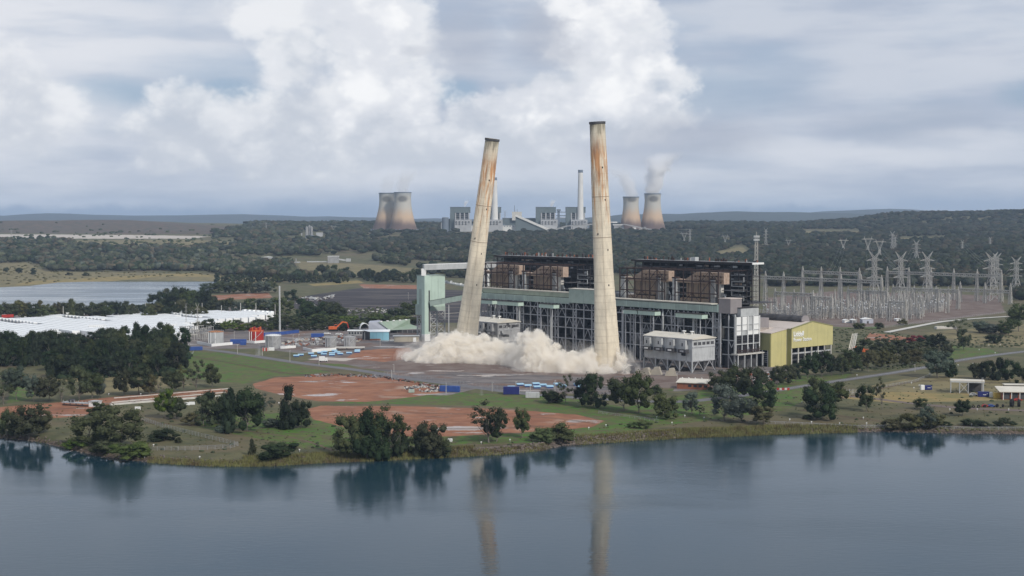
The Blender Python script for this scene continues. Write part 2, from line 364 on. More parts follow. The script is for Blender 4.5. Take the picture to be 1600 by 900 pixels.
# forest tinted tree by tree
m = bpy.data.materials.new('forest_leaves'); m.use_nodes = True; T = NT(m.node_tree); b = T.n['Principled BSDF']
tint = T.new('ShaderNodeAttribute', attribute_name='tint').outputs['Color']
nn = T.noise(T.pos(), 0.16, 5, 0.7)
T.put(b.inputs['Base Color'], T.mix(T.ss(nn, 0.35, 0.7), T.v('SCALE', tint, 0.35), T.v('SCALE', tint, 1.05))); b.inputs['Roughness'].default_value = 1.0; b.inputs['Specular IOR Level'].default_value = 0.05
M['forest'] = m

# ------------------------------------------------------------------ ground sheet with regions of different soil
def poly_mask(px, py, poly, soft=5.0, ys=3.0):
    P = np.array(poly, float)*[1, ys]; x = px; y = py*ys
    inside = np.zeros(x.shape, bool); dist = np.full(x.shape, 1e9)
    for i in range(len(P)):
        x0, y0 = P[i]; x1, y1 = P[(i+1) % len(P)]
        cond = ((y0 > y) != (y1 > y)); xi = (x1-x0)*(y-y0)/((y1-y0) if y1 != y0 else 1e-9)+x0
        inside ^= cond & (x < xi)
        ex, ey = x1-x0, y1-y0; t = np.clip(((x-x0)*ex+(y-y0)*ey)/(ex*ex+ey*ey+1e-9), 0, 1)
        dist = np.minimum(dist, np.hypot(x-x0-t*ex, y-y0-t*ey))
    sd_ = np.where(inside, dist, -dist)
    return np.clip(0.5+sd_/(2*soft), 0, 1)
REG = {
 'dirt': [[(395,600),(430,590),(520,586),(600,590),(655,600),(700,612),(650,620),(570,628),(500,627),(440,617),(400,607)],
          [(478,640),(500,634),(650,635),(800,640),(900,648),(945,658),(925,667),(860,673),(700,682),(600,681),(540,668),(490,655)],
          [(-60,640),(0,636),(100,628),(200,618),(345,607),(362,612),(300,622),(170,632),(130,650),(60,655),(-60,652)],
          [(330,462),(420,457),(425,465),(340,469)], [(560,444),(652,446),(652,452),(570,451)], [(1360,520),(1430,528),(1420,537),(1350,530)],
          [(560,548),(640,543),(650,560),(600,565),(540,560)]],
 'hard': [[(480,560),(560,542),(640,532),(700,520),(980,560),(1100,560),(1230,575),(1225,596),(1050,600),(960,602),(860,600),(790,600),(700,592),(600,580),(520,566)],
          [(380,522),(460,505),(660,505),(660,545),(560,545),(470,552),(400,545),(300,545),(290,530)],
          [(560,590),(690,598),(800,612),(1000,618),(1000,600),(800,590),(600,582)],
          [(0,488),(300,480),(430,480),(430,540),(300,545),(180,540),(0,540)],
          [(1060,600),(1120,590),(1120,608),(1050,612)], [(620,606),(760,604),(700,618),(620,616)]],
 'mauve': [[(470,566),(560,553),(640,545),(700,556),(660,570),(560,570)], [(430,545),(560,536),(600,540),(500,550)], [(985,588),(1110,584),(1225,586),(1215,600),(1110,603),(1000,602)], [(1195,466),(1300,455),(1560,462),(1570,488),(1440,505),(1340,512),(1200,508)], [(900,595),(1000,586),(1110,590),(1110,606),(960,606)], [(560,575),(640,560),(800,570),(960,586),(960,592),(800,584),(640,580)]],
 'green': [[(262,572),(300,548),(380,555),(470,572),(520,582),(430,588),(380,600),(280,590)], [(500,566),(560,563),(590,572),(520,573)], [(340,632),(600,668),(700,682),(900,672),(960,640),(1100,610),(1230,590),(1300,600),(1230,640),(1020,668),(900,690),(480,700),(300,665)], [(700,612),(880,620),(1000,640),(960,655),(760,634),(640,632),(500,630)], [(1462,552),(1490,540),(1545,544),(1560,552),(1500,560),(1460,562)], [(1300,505),(1370,505),(1380,514),(1300,512)], [(1030,610),(1250,586),(1330,584),(1320,592),(1190,612)], [(20,605),(60,600),(50,625),(10,630)], [(380,520),(480,540),(480,547),(380,536)]],
 'dry': [[(1290,620),(1380,598),(1450,585),(1610,590),(1610,625),(1500,628),(1400,628),(1330,622)], [(60,592),(240,585),(300,602),(100,622),(150,600)], [(1440,520),(1610,505),(1610,545),(1520,538)], [(-80,414),(40,409),(70,424),(210,426),(330,428),(430,432),(430,445),(350,440),(180,437),(60,446),(-80,455)], [(460,408),(560,412),(660,420),(640,430),(480,432)], [(80,376),(300,374),(380,380),(280,388),(120,384)], [(1250,361),(1350,361),(1345,368),(1260,367)], [(1400,372),(1480,370),(1475,376),(1410,378)], [(1110,395),(1160,385),(1175,398),(1130,402)]],
 'straw': [[(20,446),(180,439),(250,432),(340,433),(440,445),(300,427),(180,432),(40,440)], [(480,444),(560,438),(570,442),(490,447)], [(1290,620),(1400,612),(1540,616),(1580,624),(1400,630)], [(230,718),(330,722),(420,722),(500,718),(500,722),(330,727)]],
 'coal': [[(440,478),(480,462),(560,450),(660,452),(800,455),(980,460),(980,500),(800,506),(560,502),(500,490)], [(860,364),(960,360),(1100,362),(1100,369),(960,370)]],
 'pale': [[(-80,367),(0,366),(200,367),(330,369),(300,373),(160,373),(-80,372)], [(500,558),(560,560),(540,564),(480,562)], [(640,550),(700,552),(690,556),(650,554)]],
 'bare': [[(-80,345),(200,343),(300,350),(420,358),(330,366),(-80,364)], [(560,350),(700,350),(690,362),(560,362)]],
}
# soft mounds beside the dirt
NR = 470; NCOL = 620
ysr = np.concatenate([np.linspace(1300, 780, 14, endpoint=False), np.linspace(780, 560, 190, endpoint=False), np.linspace(560, 430, 110, endpoint=False)])
Ys = [unproj(800, y_, 0)[1] for y_ in ysr] + list(np.linspace(2640, 4700, 70)[0:]) + list(np.linspace(4730, 6500, 40)) + [7000, 7800, 8600, 9500, 11000, 13000, 15500]
Ys = np.array(sorted(set(Ys)))
As = np.concatenate([np.linspace(-1.0, -0.5, 12, endpoint=False), np.linspace(-0.5, 0.5, NCOL), np.linspace(0.5, 1.0, 13)[1:]])
YY, AA = np.meshgrid(Ys, As, indexing='ij'); XX = AA*YY; ZZ = hz(XX, YY)
ZZ = ZZ + np.where((YY > 700) & (ZZ > -1.3) & (YY < 1400), 0.0, 0)
r_, c_ = YY.shape; idx = np.arange(r_*c_).reshape(r_, c_)
F = np.stack([idx[:-1, :-1], idx[:-1, 1:], idx[1:, 1:], idx[1:, :-1]], -1).reshape(-1, 4)
gp, gq = proj(XX.ravel(), YY.ravel(), ZZ.ravel())
def regmask(name, px, py, soft=5.0, ys=3.0):
    k = np.zeros(px.shape)
    for p_ in REG[name]: k = np.maximum(k, poly_mask(px, py, p_, soft, ys))
    return k
gm = bpy.data.materials.new('ground_soil_and_grass'); gm.use_nodes = True; T = NT(gm.node_tree); b = T.n['Principled BSDF']
p = T.pos()
nA = T.noise(p, 0.012, 6, 0.6); nB = T.noise(p, 0.06, 6, 0.65); nC = T.noise(p, 0.4, 5, 0.65); nD = T.noise(T.v('MULTIPLY', p, (1, 1, 0)), 0.028, 5, 0.62)
cc = T.mix(T.ss(nB, 0.36, 0.64), (0.075,0.080,0.036), (0.125,0.115,0.058))
cc = T.mix(T.m('MULTIPLY', T.ss(nC, 0.5, 0.75), 0.5), cc, (0.055,0.055,0.032))
cc = T.mix(T.m('MULTIPLY', T.ss(nA, 0.48, 0.60), 0.6), cc, (0.14,0.105,0.065))
nE = T.noise(T.v('MULTIPLY', p, (0.35, 1, 0)), 0.11, 6, 0.7)
nF = T.noise(T.v('MULTIPLY', p, (1, 1, 0)), 0.19, 6, 0.72)
cc = T.mix(T.m('MULTIPLY', T.ss(nE, 0.5, 0.66), 0.55), cc, (0.050,0.048,0.030))
def region(cc, name, colr, lo=0.40, hi=0.62, amp=0.55, nz=None, op=1.0):
    k = T.ss(T.m('ADD', T.attr('r_'+name), T.m('MULTIPLY', T.m('SUBTRACT', nz or nB, 0.5), amp)), lo, hi)
    return T.mix(T.m('MULTIPLY', k, op), cc, colr), k
cc, _ = region(cc, 'dry', T.mix(T.ss(nB, 0.4, 0.65), (0.205,0.170,0.085), (0.125,0.110,0.058)))
cc, _ = region(cc, 'bare', T.mix(T.ss(nD, 0.42, 0.6), (0.115,0.080,0.060), (0.060,0.058,0.042)))
cc, _ = region(cc, 'straw', T.mix(T.ss(nB, 0.4, 0.65), (0.28,0.205,0.085), (0.17,0.155,0.065)))
cc, _ = region(cc, 'green', T.mix(T.ss(nF, 0.42, 0.62), T.mix(T.ss(nB, 0.38, 0.62), (0.058,0.145,0.016), (0.105,0.125,0.034)), (0.095,0.082,0.045)), nz=nD, amp=1.5)
hard = T.mix(T.ss(nE, 0.35, 0.62), (0.095,0.086,0.086), (0.20,0.175,0.165))
hard = T.mix(T.ss(nD, 0.52, 0.66), hard, (0.16,0.098,0.072))
hard = T.mix(T.m('MULTIPLY', T.ss(nC, 0.55, 0.8), 0.5), hard, (0.06,0.055,0.055))
cc, kh = region(cc, 'hard', hard, nz=nD, amp=0.9)
cc, _ = region(cc, 'mauve', T.mix(T.ss(nB, 0.35, 0.65), (0.125,0.085,0.070), (0.185,0.145,0.125)), nz=nD, amp=.9)
dirt = T.mix(T.ss(nB, 0.36, 0.66), (0.305,0.140,0.078), (0.225,0.095,0.054))
dirt = T.mix(T.m('MULTIPLY', T.ss(nE, 0.53, 0.66), 0.6), dirt, (0.125,0.068,0.050))
trk = T.noise(T.v('MULTIPLY', T.v('ADD', p, T.v('SCALE', T.noise(p, 0.02, 3, 0.5, col=True), 30.0)), (0.10, 1, 0)), 0.30, 4, 0.6)
dirt = T.mix(T.m('MULTIPLY', T.ss(trk, 0.55, 0.66), 0.45), dirt, (0.36,0.21,0.14))
dirt = T.mix(T.ss(T.noise(p, 0.035, 5, 0.55), 0.58, 0.70), dirt, (0.33,0.225,0.165))
cc, kd = region(cc, 'dirt', dirt, 0.38, 0.56, nz=T.m('ADD', T.m('MULTIPLY', nF, 0.6), T.m('MULTIPLY', nD, 0.4)), amp=1.3)
cst = T.noise(T.v('MULTIPLY', T.v('ADD', p, (0,0,0)), (0.15, 1, 0)), 0.06, 4, 0.6)
cc, _ = region(cc, 'coal', T.mix(T.ss(cst, 0.52, 0.60), (0.038,0.032,0.036), (0.12,0.105,0.095)))
cc, _ = region(cc, 'pale', (0.46,0.41,0.36), nz=nB, amp=0.8)
pn = T.noise(T.v('MULTIPLY', p, (0.55, 1, 0)), 0.045, 5, 0.55)
pud = T.m('MULTIPLY', T.ss(pn, 0.60, 0.64), T.m('MAXIMUM', kh, kd))
cc = T.mix(T.m('MULTIPLY', pud, 0.8), cc, (0.42,0.37,0.34))  # pale tint: dried salt, with the sky's reflection painted into the puddles
bank = T.ss(T.xyz(p)[2], -2.4, -1.25, 1.0, 0.0)
bank = T.m('MULTIPLY', bank, T.ss(T.xyz(p)[1], 1500, 1600, 1.0, 0.0))
cc = T.mix(bank, cc, T.mix(T.ss(nC, 0.4, 0.6), (0.055,0.042,0.034), (0.125,0.095,0.070)))
T.put(b.inputs['Base Color'], cc)
T.put(b.inputs['Roughness'], T.ss(pud, 0, 1, 0.92, 0.25)); b.inputs['Specular IOR Level'].default_value = 0.25
bn = T.new('ShaderNodeBump'); bn.inputs['Strength'].default_value = 0.6; bn.inputs['Distance'].default_value = 0.8
T.put(bn.inputs['Height'], T.m('MULTIPLY', nC, T.m('SUBTRACT', 1.0, pud))); T.l.new(bn.outputs[0], b.inputs['Normal'])
me = np_mesh('ground', np.stack([XX.ravel(), YY.ravel(), ZZ.ravel()], -1), F, gm, smooth=True)
for k in REG:
    a = me.attributes.new('r_'+k, 'FLOAT', 'POINT'); a.data.foreach_set('value', regmask(k, gp, gq).astype(np.float32))
tag(link('ground', me), kind='structure')

# ------------------------------------------------------------------ water
def watermat(name, deep, rough, bs):
    m = bpy.data.materials.new(name); m.use_nodes = True; T = NT(m.node_tree); b = T.n['Principled BSDF']
    p = T.pos(); b.inputs['IOR'].default_value = 1.333; b.inputs['Specular IOR Level'].default_value = 0.5
    T.put(b.inputs['Base Color'], deep)
    patch = T.noise(T.v('MULTIPLY', p, (0.35, 1, 1)), 0.012, 5, 0.6)
    T.put(b.inputs['Roughness'], T.ss(patch, 0.38, 0.66, rough, rough+0.15))
    n_ = T.m('ADD', T.m('MULTIPLY', T.noise(T.v('MULTIPLY', p, (0.6, 1.5, 1)), 0.35, 3, 0.5), 1.0), T.m('MULTIPLY', T.noise(T.v('MULTIPLY', p, (0.5, 1.2, 1)), 1.3, 2, 0.5), 0.28))
    bn = T.new('ShaderNodeBump'); T.put(bn.inputs['Strength'], T.ss(patch, 0.35, 0.7, 0.35*bs, bs)); bn.inputs['Distance'].default_value = 0.12
    T.put(bn.inputs['Height'], n_); T.l.new(bn.outputs[0], b.inputs['Normal']); return m
M['lake'] = watermat('lake_water', (0.012,0.036,0.052), 0.04, 0.6)
M['pond'] = watermat('pond_water', (0.06,0.09,0.11), 0.12, 0.5)
xs = [-1500, 1500]
o = MB().add([(-2500,-300,WATER),(2500,-300,WATER),(2500,1000,WATER),(-2500,1000,WATER)], [(0,1,2,3)]).build('lake_water', M['lake']); tag(o, kind='structure')
pts = [(-250,448),(0,449),(45,447),(90,441.5),(140,440),(200,439),(225,435),(255,432.5),(300,432),(338,433),(342,437),(375,440.5),(405,444),(380,447),(340,449),(300,460),(260,478),(180,486),(0,488),(-250,490)]
W = [unproj(*q, 0.0) for q in pts]
o = MB().add([(x, y, 0.05) for x, y in W], [tuple(range(len(W)))[::-1]]).build('pond_water', M['pond']); tag(o, kind='structure')

# roads: thin sheets following pixel-traced centre lines
def strip(name, pts, width, mt, z=0.06, marks=None):
    P = [Vector((*unproj(px, py, 0), z)) for px, py in pts]
    Q = []
    for i in range(len(P)-1):
        for k in range(6): Q.append(P[i].lerp(P[i+1], k/6))
    Q.append(P[-1]); n = len(Q)
    for _ in range(6): Q = [Q[0]]+[(Q[i-1]+Q[i]*2+Q[i+1])/4 for i in range(1, n-1)]+[Q[-1]]
    vs = []
    for i in range(n):
        t = (Q[min(i+1, n-1)]-Q[max(i-1, 0)]).normalized(); s_ = Vector((-t.y, t.x, 0))*width/2
        for e in (1, -1):
            q = Q[i]+s_*e; vs.append((q.x, q.y, max(hz1(q.x, q.y), -1.2)+z))
    o = MB().add(vs, [(2*i+1, 2*i+3, 2*i+2, 2*i) for i in range(n-1)]).build(name, mt)
    return tag(o, kind='structure'), Q
M['asphalt'] = mat('grey_asphalt', (0.15,0.145,0.15), 0.75, 0.3, 0.1, (0.10,0.095,0.10))
M['track'] = mat('gravel_track', (0.17,0.13,0.115), 0.9, 0.4, 0.1)
M['rutmud'] = mat('rutted_mud', (0.16,0.105,0.075), 0.9, 0.5, 0.15, (0.09,0.065,0.05)); M['line'] = mat('road_paint', (0.62,0.62,0.60), 0.7, 0.2, 0.3)
roadR = [(1196,613),(1250,604),(1310,595),(1400,582),(1450,573),(1500,562.5),(1560,554),(1620,547),(1800,530)]
strip('road', roadR, 8.0, M['asphalt'])
strip('road_marking', roadR, 0.35, M['line'], 0.12)
roadL = [(240,536),(290,543),(350,549),(420,560),(480,569),(560,578),(640,592),(720,602),(790,612),(860,619),(980,626),(1060,629),(1130,622),(1196,613)]
strip('site_road', roadL, 9.0, M['asphalt'], 0.05)
strip('shore_track', [(1300,617),(1360,622),(1420,630),(1500,638),(1610,642),(1750,645)], 6.0, M['track'])
strip('fire_trail', [(640,412),(700,416),(760,421),(830,428)], 10, mat('pale_gravel', (0.42,0.38,0.32), 0.9), 0.3)
strip('concrete_channel', [(1385,520),(1430,511),(1470,503),(1520,498.5),(1575,495)], 7, M['concrete_pale'], 0.5)
strip('coal_conveyor_road', [(560,503),(640,494),(760,486),(900,480)], 6, M['concrete'], 0.2)
for k, pts_ in enumerate(([(400,604),(470,596),(560,592),(640,600),(700,606)], [(500,650),(600,644),(720,646),(860,652),(930,660)], [(560,664),(680,670),(800,668),(900,662)], [(0,646),(90,640),(180,628),(260,622),(350,612)], [(225,660),(300,664),(380,672),(470,684),(520,700)], [(940,650),(1020,640),(1120,628),(1200,618)], [(1250,640),(1330,650),(1420,660),(1520,662)], [(1290,628),(1380,606),(1440,592),(1600,600)], [(300,556),(380,570),(450,584),(520,588)])):
    for s_ in (0, 1): strip('wheel_track', [(x_, y_+s_*1.1) for x_, y_ in pts_], .7, M['rutmud'], .03+.01*k)
strip('haul_track', [(500,490),(600,478),(720,470),(900,463)], 5, M['track'], 0.2)
M['pud'] = mat('wet_concrete', (0.34,0.31,0.30), 0.35, 0.4, 0.08, (0.20,0.18,0.18), spec=0.5)

# ------------------------------------------------------------------ far mountains
def ridge(name, D, pts, colr, thick=1200):
    mt = mat(name+'_scrub', colr, 1.0, 0.3, 0.004)
    vs = []; n = len(pts)*6
    xs = np.linspace(pts[0][0], pts[-1][0], n); ys = np.interp(xs, [q[0] for q in pts], [q[1] for q in pts])
    for px, py in zip(xs, ys):
        zt = HC + (HZ-py)/FPX*D + 9*mnoise.noise(Vector((px*0.03, D, 0))) + 4*mnoise.noise(Vector((px*0.12, D, 3)))
        X = (px-800)/FPX
        for k, (dd, f) in enumerate(((-thick, 0.0), (-thick*0.5, 0.62), (0, 1.0), (thick*0.6, 0.7), (thick*1.5, 0.0))):
            y = D+dd; zz = -2 + (zt+2)*f + (0 if k in (0, 2, 4) else 8*mnoise.noise(Vector((px*0.05, k*3.1, D))))
            vs.append((X*D + X*dd, y, zz))
    fs = [(i*5+k, (i+1)*5+k, (i+1)*5+k+1, i*5+k+1) for i in range(n-1) for k in range(4)]
    o = MB().add(vs, fs).build(name, mt, smooth=True); return tag(o, kind='structure')
ridge('distant_hills', 10800, [(-500,352),(300,350),(560,346),(700,344),(900,341),(960,336),(1000,334),(1060,334),(1120,331),(1180,331),(1260,332),(1330,333),(1370,336),(1450,340),(2000,340),(2300,346)], (0.05,0.065,0.07))
ridge('distant_mountains', 13800, [(-700,338),(-200,336),(0,337),(80,333),(200,337),(380,335),(480,338),(600,340),(800,344),(1000,345),(1300,330),(1400,326),(1480,331),(1600,336),(2300,342)], (0.05,0.065,0.08))
# ------------------------------------------------------------------ the two falling chimneys
def chimney_mat():
    m = bpy.data.materials.new('chimney_concrete'); m.use_nodes = True; T = NT(m.node_tree); b = T.n['Principled BSDF']
    p = T.obj(); x, y, z = T.xyz(p)
    h = T.m('DIVIDE', z, 170.0)
    n = T.noise(T.v('MULTIPLY', p, (1, 1, 0.25)), 0.35, 6, 0.62); n2 = T.noise(T.v('MULTIPLY', p, (1, 1, 0.07)), 0.75, 5, 0.6); n3 = T.noise(p, 0.09, 4, 0.6)
    c_ = T.mix(T.ss(n, 0.35, 0.68), (0.62,0.545,0.42), (0.47,0.415,0.325))
    c_ = T.mix(T.ss(h, 0.25, 0.0), c_, T.mix(0.35, c_, (0.60,0.50,0.36)))
    # lift joints: faint darker bands of uneven strength
    fz = T.m('FRACT', T.m('DIVIDE', z, 4.6)); jn = T.m('MULTIPLY', T.ss(T.m('ABSOLUTE', T.m('SUBTRACT', fz, 0.5)), 0.0, 0.08, 1.0, 0.0), T.ss(n3, 0.35, 0.65, 0.10, 0.42))
    c_ = T.mix(jn, c_, (0.27,0.22,0.16))
    # rust streaks, heavier towards the top
    up = T.ss(h, 0.30, 0.93, 0.0, 0.30, 'LINEAR')
    rs = T.m('MULTIPLY', T.ss(T.m('ADD', n2, up), 0.64, 0.84), 0.9)
    rs = T.m('MULTIPLY', rs, T.ss(h, 0.97, 0.88, 0.1, 1.0))
    c_ = T.mix(T.m('MULTIPLY', rs, T.ss(h, 0.35, 0.78)), c_, T.mix(T.ss(n, 0.4, 0.65), (0.42,0.19,0.065), (0.26,0.125,0.06)))
    # grey-green growth and soot under the rim
    sc_ = T.ss(T.m('ADD', h, T.m('MULTIPLY', T.m('SUBTRACT', n2, 0.5), 0.16)), 0.95, 0.99)
    c_ = T.mix(T.m('MULTIPLY', sc_, 0.65), c_, T.mix(T.ss(n, 0.4, 0.6), (0.13,0.135,0.10), (0.045,0.05,0.04)))
    pale = T.m('MULTIPLY', T.ss(h, 0.87, 0.93), T.ss(n, 0.6, 0.4, 0.0, 0.5)); c_ = T.mix(T.m('MULTIPLY', pale, T.m('SUBTRACT', 1.0, sc_)), c_, (0.42,0.41,0.34))
    T.put(b.inputs['Base Color'], c_); b.inputs['Roughness'].default_value = 0.9; b.inputs['Specular IOR Level'].default_value = 0.2
    return m
M['chim'] = chimney_mat()
def chimney(name, loc, leanx, leany, label, zspin):
    t = thing(name, label, 'chimney', loc, 0)
    t.rotation_euler = (math.radians(leany), math.radians(leanx), 0)
    H = 170.5
    def rad(z): return 9.3 - 2.55*min(1, z/62.0)**0.9 - 1.55*max(0, (z-62)/(H-62))
    prof = []
    z = -6.0
    while z < H:
        r = rad(max(z, 0)); prof += [(r, z), (r, z+4.45), (r-0.04, z+4.47), (r-0.04, z+4.58)]; z += 4.6
    prof = [q for q in prof if q[1] < H-0.4]+[(rad(H), H-0.3), (rad(H)+0.25, H-0.28), (rad(H)+0.25, H+0.6), (rad(H)-1.0, H+0.6), (rad(H)-1.0, H-18), (0.1, H-18.1)]
    prof2 = prof[:-6]
    sh = MB().lathe(prof, 40, cap=False).build('shaft', M['chim'], t, True); sh.rotation_euler = (0, 0, zspin)
    MB().lathe([(rad(H)+0.27, H-0.9), (rad(H)+0.42, H-0.9), (rad(H)+0.42, H+0.62), (rad(H)-0.2, H+0.62)], 40, cap=False).build('rim', M['dark2'], t)
    # ladder down the viewer's side
    mb = MB(); a = math.radians(-92)
    for s in (-1, 1):
        pts = [((rad(z)+0.25)*math.cos(a)+s*0.25, (rad(z)+0.25)*math.sin(a), z) for z in range(4, 166, 9)]
        mb.tube(pts, 0.035, 4)
    mb.build('ladder', M['tan'], t)
    for zz in (120.4, 92.6):
        MB().lathe([(rad(zz)+0.02, zz-0.3), (rad(zz)+0.12, zz-0.2), (rad(zz)+0.12, zz), (rad(zz)+0.02, zz+0.1)], 40, cap=False).build('steel_band', M['tan'], t)
    for k, (az, zz) in enumerate(((-70, 140), (-62, 118), (-120, 95), (-60, 84), (-66, 60))):
        a = math.radians(az); r = rad(zz)-.2
        blk('vent_opening', r*math.cos(a)-.4, r*math.cos(a)+.4, r*math.sin(a)-.4, r*math.sin(a)+.4, zz-.6, zz+.6, M['dark'], t)
    return t
cR = PL(43, -70, -1.5); cL = PL(200.5, -70, -5)
chimney('chimney', cR, -2.7, 1.0, 'tall rust-stained concrete chimney nearly upright, nearest the yellow building', 0.4)
chimney('chimney', cL, 7.6, 5.0, 'concrete chimney toppling sideways into a cloud of dust beside the mint tower', 1.9)

# ------------------------------------------------------------------ boiler houses and long front of the plant
# local frame of the plant: x = -u, y = v
def plant(name, label, cat, u=0, v=0, z=0): return thing(name, label, cat, PL(u, v, z), RZP)
main = plant('power_station_building', 'long half-stripped power station with mint gallery and open steel frame', 'power station')
def B(name, u0, u1, v0, v1, z0, z1, mt, par=main): return blk(name, -u1, -u0, v0, v1, z0, z1, mt, par)
def S(name, a, b_, w_, mt, par=main, h=None): return beam(name, (-a[0], a[1], a[2]), (-b_[0], b_[1], b_[2]), w_, mt, par, h)
R = random.Random(3)
# front frame below the gallery
lev = [10.5, 19.0, 27.0, 33.5]
cols = []
u = 4.0
while u < 268:
    cols.append(u); u += (3.4 if len(cols) % 3 == 1 else 8.6)
for i, u in enumerate(cols):
    S('column', (u, 0, 0), (u, 0, 38), 0.75, M['steel'])
    S('rear_column', (u+1, 13, 0), (u+1, 13, 44), 0.6, M['steel_dark'])
for z in lev:
    for a, b_ in zip(cols[:-1:3], cols[3::3]):
        S('beam', (a, -.1, z), (b_, -.1, z), 0.5, M['steel'], h=0.7)
    mb = MB()
    for a, b_ in zip(cols[:-1:3], cols[3::3]): mb.bar((-a, 13, z+1), (-b_, 13, z+1), 0.6, 0.8)
    mb.build('rear_beam', M['steel_dark'], main)
br = [0.0]+lev
for i, (a, b_) in enumerate(zip(cols[:-1], cols[1:])):
    w_ = b_-a
    for j in range(len(br)-1):
        z0, z1 = br[j], br[j+1]
        if w_ < 4: S('brace', (a, 0, z0), (b_, 0, z1), 0.35, M['steel']); S('brace', (b_, 0, z0), (a, 0, z1), 0.35, M['steel'])
        elif (i*7+j*3) % 5 < 2:
            mid = (a+b_)/2; S('brace', (a, 0, z0), (mid, 0, z1), 0.4, M['steel']); S('brace', (b_, 0, z0), (mid, 0, z1), 0.4, M['steel'])
# machinery and plant within the dark bays
for k in range(210):
    u = R.uniform(4, 262); v = R.uniform(4, 24); z = R.choice([0, 0, 10.5, 19, 27]); s_ = R.uniform(2, 5)
    mt = R.choice([M['dark2'], M['dark2'], M['steel_dark'], M['dark'], M['grey'] if R.random() < .5 else M['dark2'], M['steel'] if R.random() < .4 else M['dark2']])
    if R.random() < .3:
        r = R.uniform(1.2, 3.0); MB().lathe([(r*.4, 0), (r, 2.5), (r, 7.5), (r*.8, 8)], 12).build('coal_mill' if z == 0 else 'hopper', mt, main, False).location = (-u, v, z)
    else: B('machinery', u, u+s_*1.6, v, v+s_, z, z+R.uniform(2.5, 6.5), mt)
for z in lev: B('floor_slab', 3, 264, 6, 30, z-.25, z, M['steel_dark'])
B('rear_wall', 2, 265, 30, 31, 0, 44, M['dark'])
for uu in (26, 56, 96, 126, 176, 214, 244): S('flue_pipe', (uu, -1.2, 1), (uu, -1.2, 33), 1.1, M['greylight']); S('flue_pipe', (uu, -1.2, 33), (uu+2, 1, 38), 1.1, M['greylight'])
# gallery
B('lower_gallery', 5, 114, -1, 5, 38.4, 43.6, M['mint']); B('gallery_roof', 10, 114, -1.4, 6, 43.6, 44.2, M['cream']); B('gallery_gutter', 5, 114, -1.15, -1, 42.9, 43.3, M['rust2'])
gb = None
for k in range(5):
    B('cladding_panel', 114.05+k*8.2, 114.05+(k+1)*8.2-.18, -1.6, 6, 38.6-.1*(k % 2), 49.2, M['mint'])
B('gallery_roof', 113.8, 155.4, -1.9, 6.5, 49.2, 49.7, M['cream'])
B('lower_gallery', 155.2, 266, -1, 4, 37.4, 41.9, M['mint']); B('upper_gallery', 155.2, 264, .6, 6, 42.3, 45.8, M['mint_beige']); B('gallery_roof', 155.2, 264, .2, 7, 45.8, 46.4, M['cream']); B('gallery_shadow_gap', 155.2, 262, .8, 5, 41.9, 42.3, M['rust2'])
for u in np.arange(9, 110, 12.0): B('cover_strip', u, u+.3, -1.08, -1, 38.4, 43.5, M['mint_light'])
for u in np.arange(160, 262, 12.0): B('cover_strip', u, u+.3, -1.08, -1, 37.4, 41.8, M['mint_light'])
B('gallery_end_cap', 3.2, 5, -1, 5, 38.4, 43.6, M['mint_light'])
# knee braces under gallery
for u in np.arange(10, 262, 9.5):
    S('knee_brace', (u, -.4, 33.5), (u+3, -.9, 38), .3, M['steel']); S('knee_brace', (u+6, -.4, 33.5), (u+3, -.9, 38), .3, M['steel'])
# projecting mint canopies
for (u, ln) in ((13, 25), (58, 17), (76, 14), (166, 17), (208, 26), (240, 18)):
    c_ = B('canopy', u, u+ln, -7.5, -1.5, 33.6, 36.6, M['mint_light']); B('canopy_roof', u-.4, u+ln+.4, -8, -1.2, 36.6, 37.0, M['rust2'])
    S('column', (u+2, -7, 0), (u+2, -7, 33.6), .55, M['steel']); S('column', (u+ln-2, -7, 0), (u+ln-2, -7, 33.6), .55, M['steel'])
# deck behind the gallery
B('boiler_floor', 2, 266, 5, 60, 43.0, 43.6, M['dark2'])
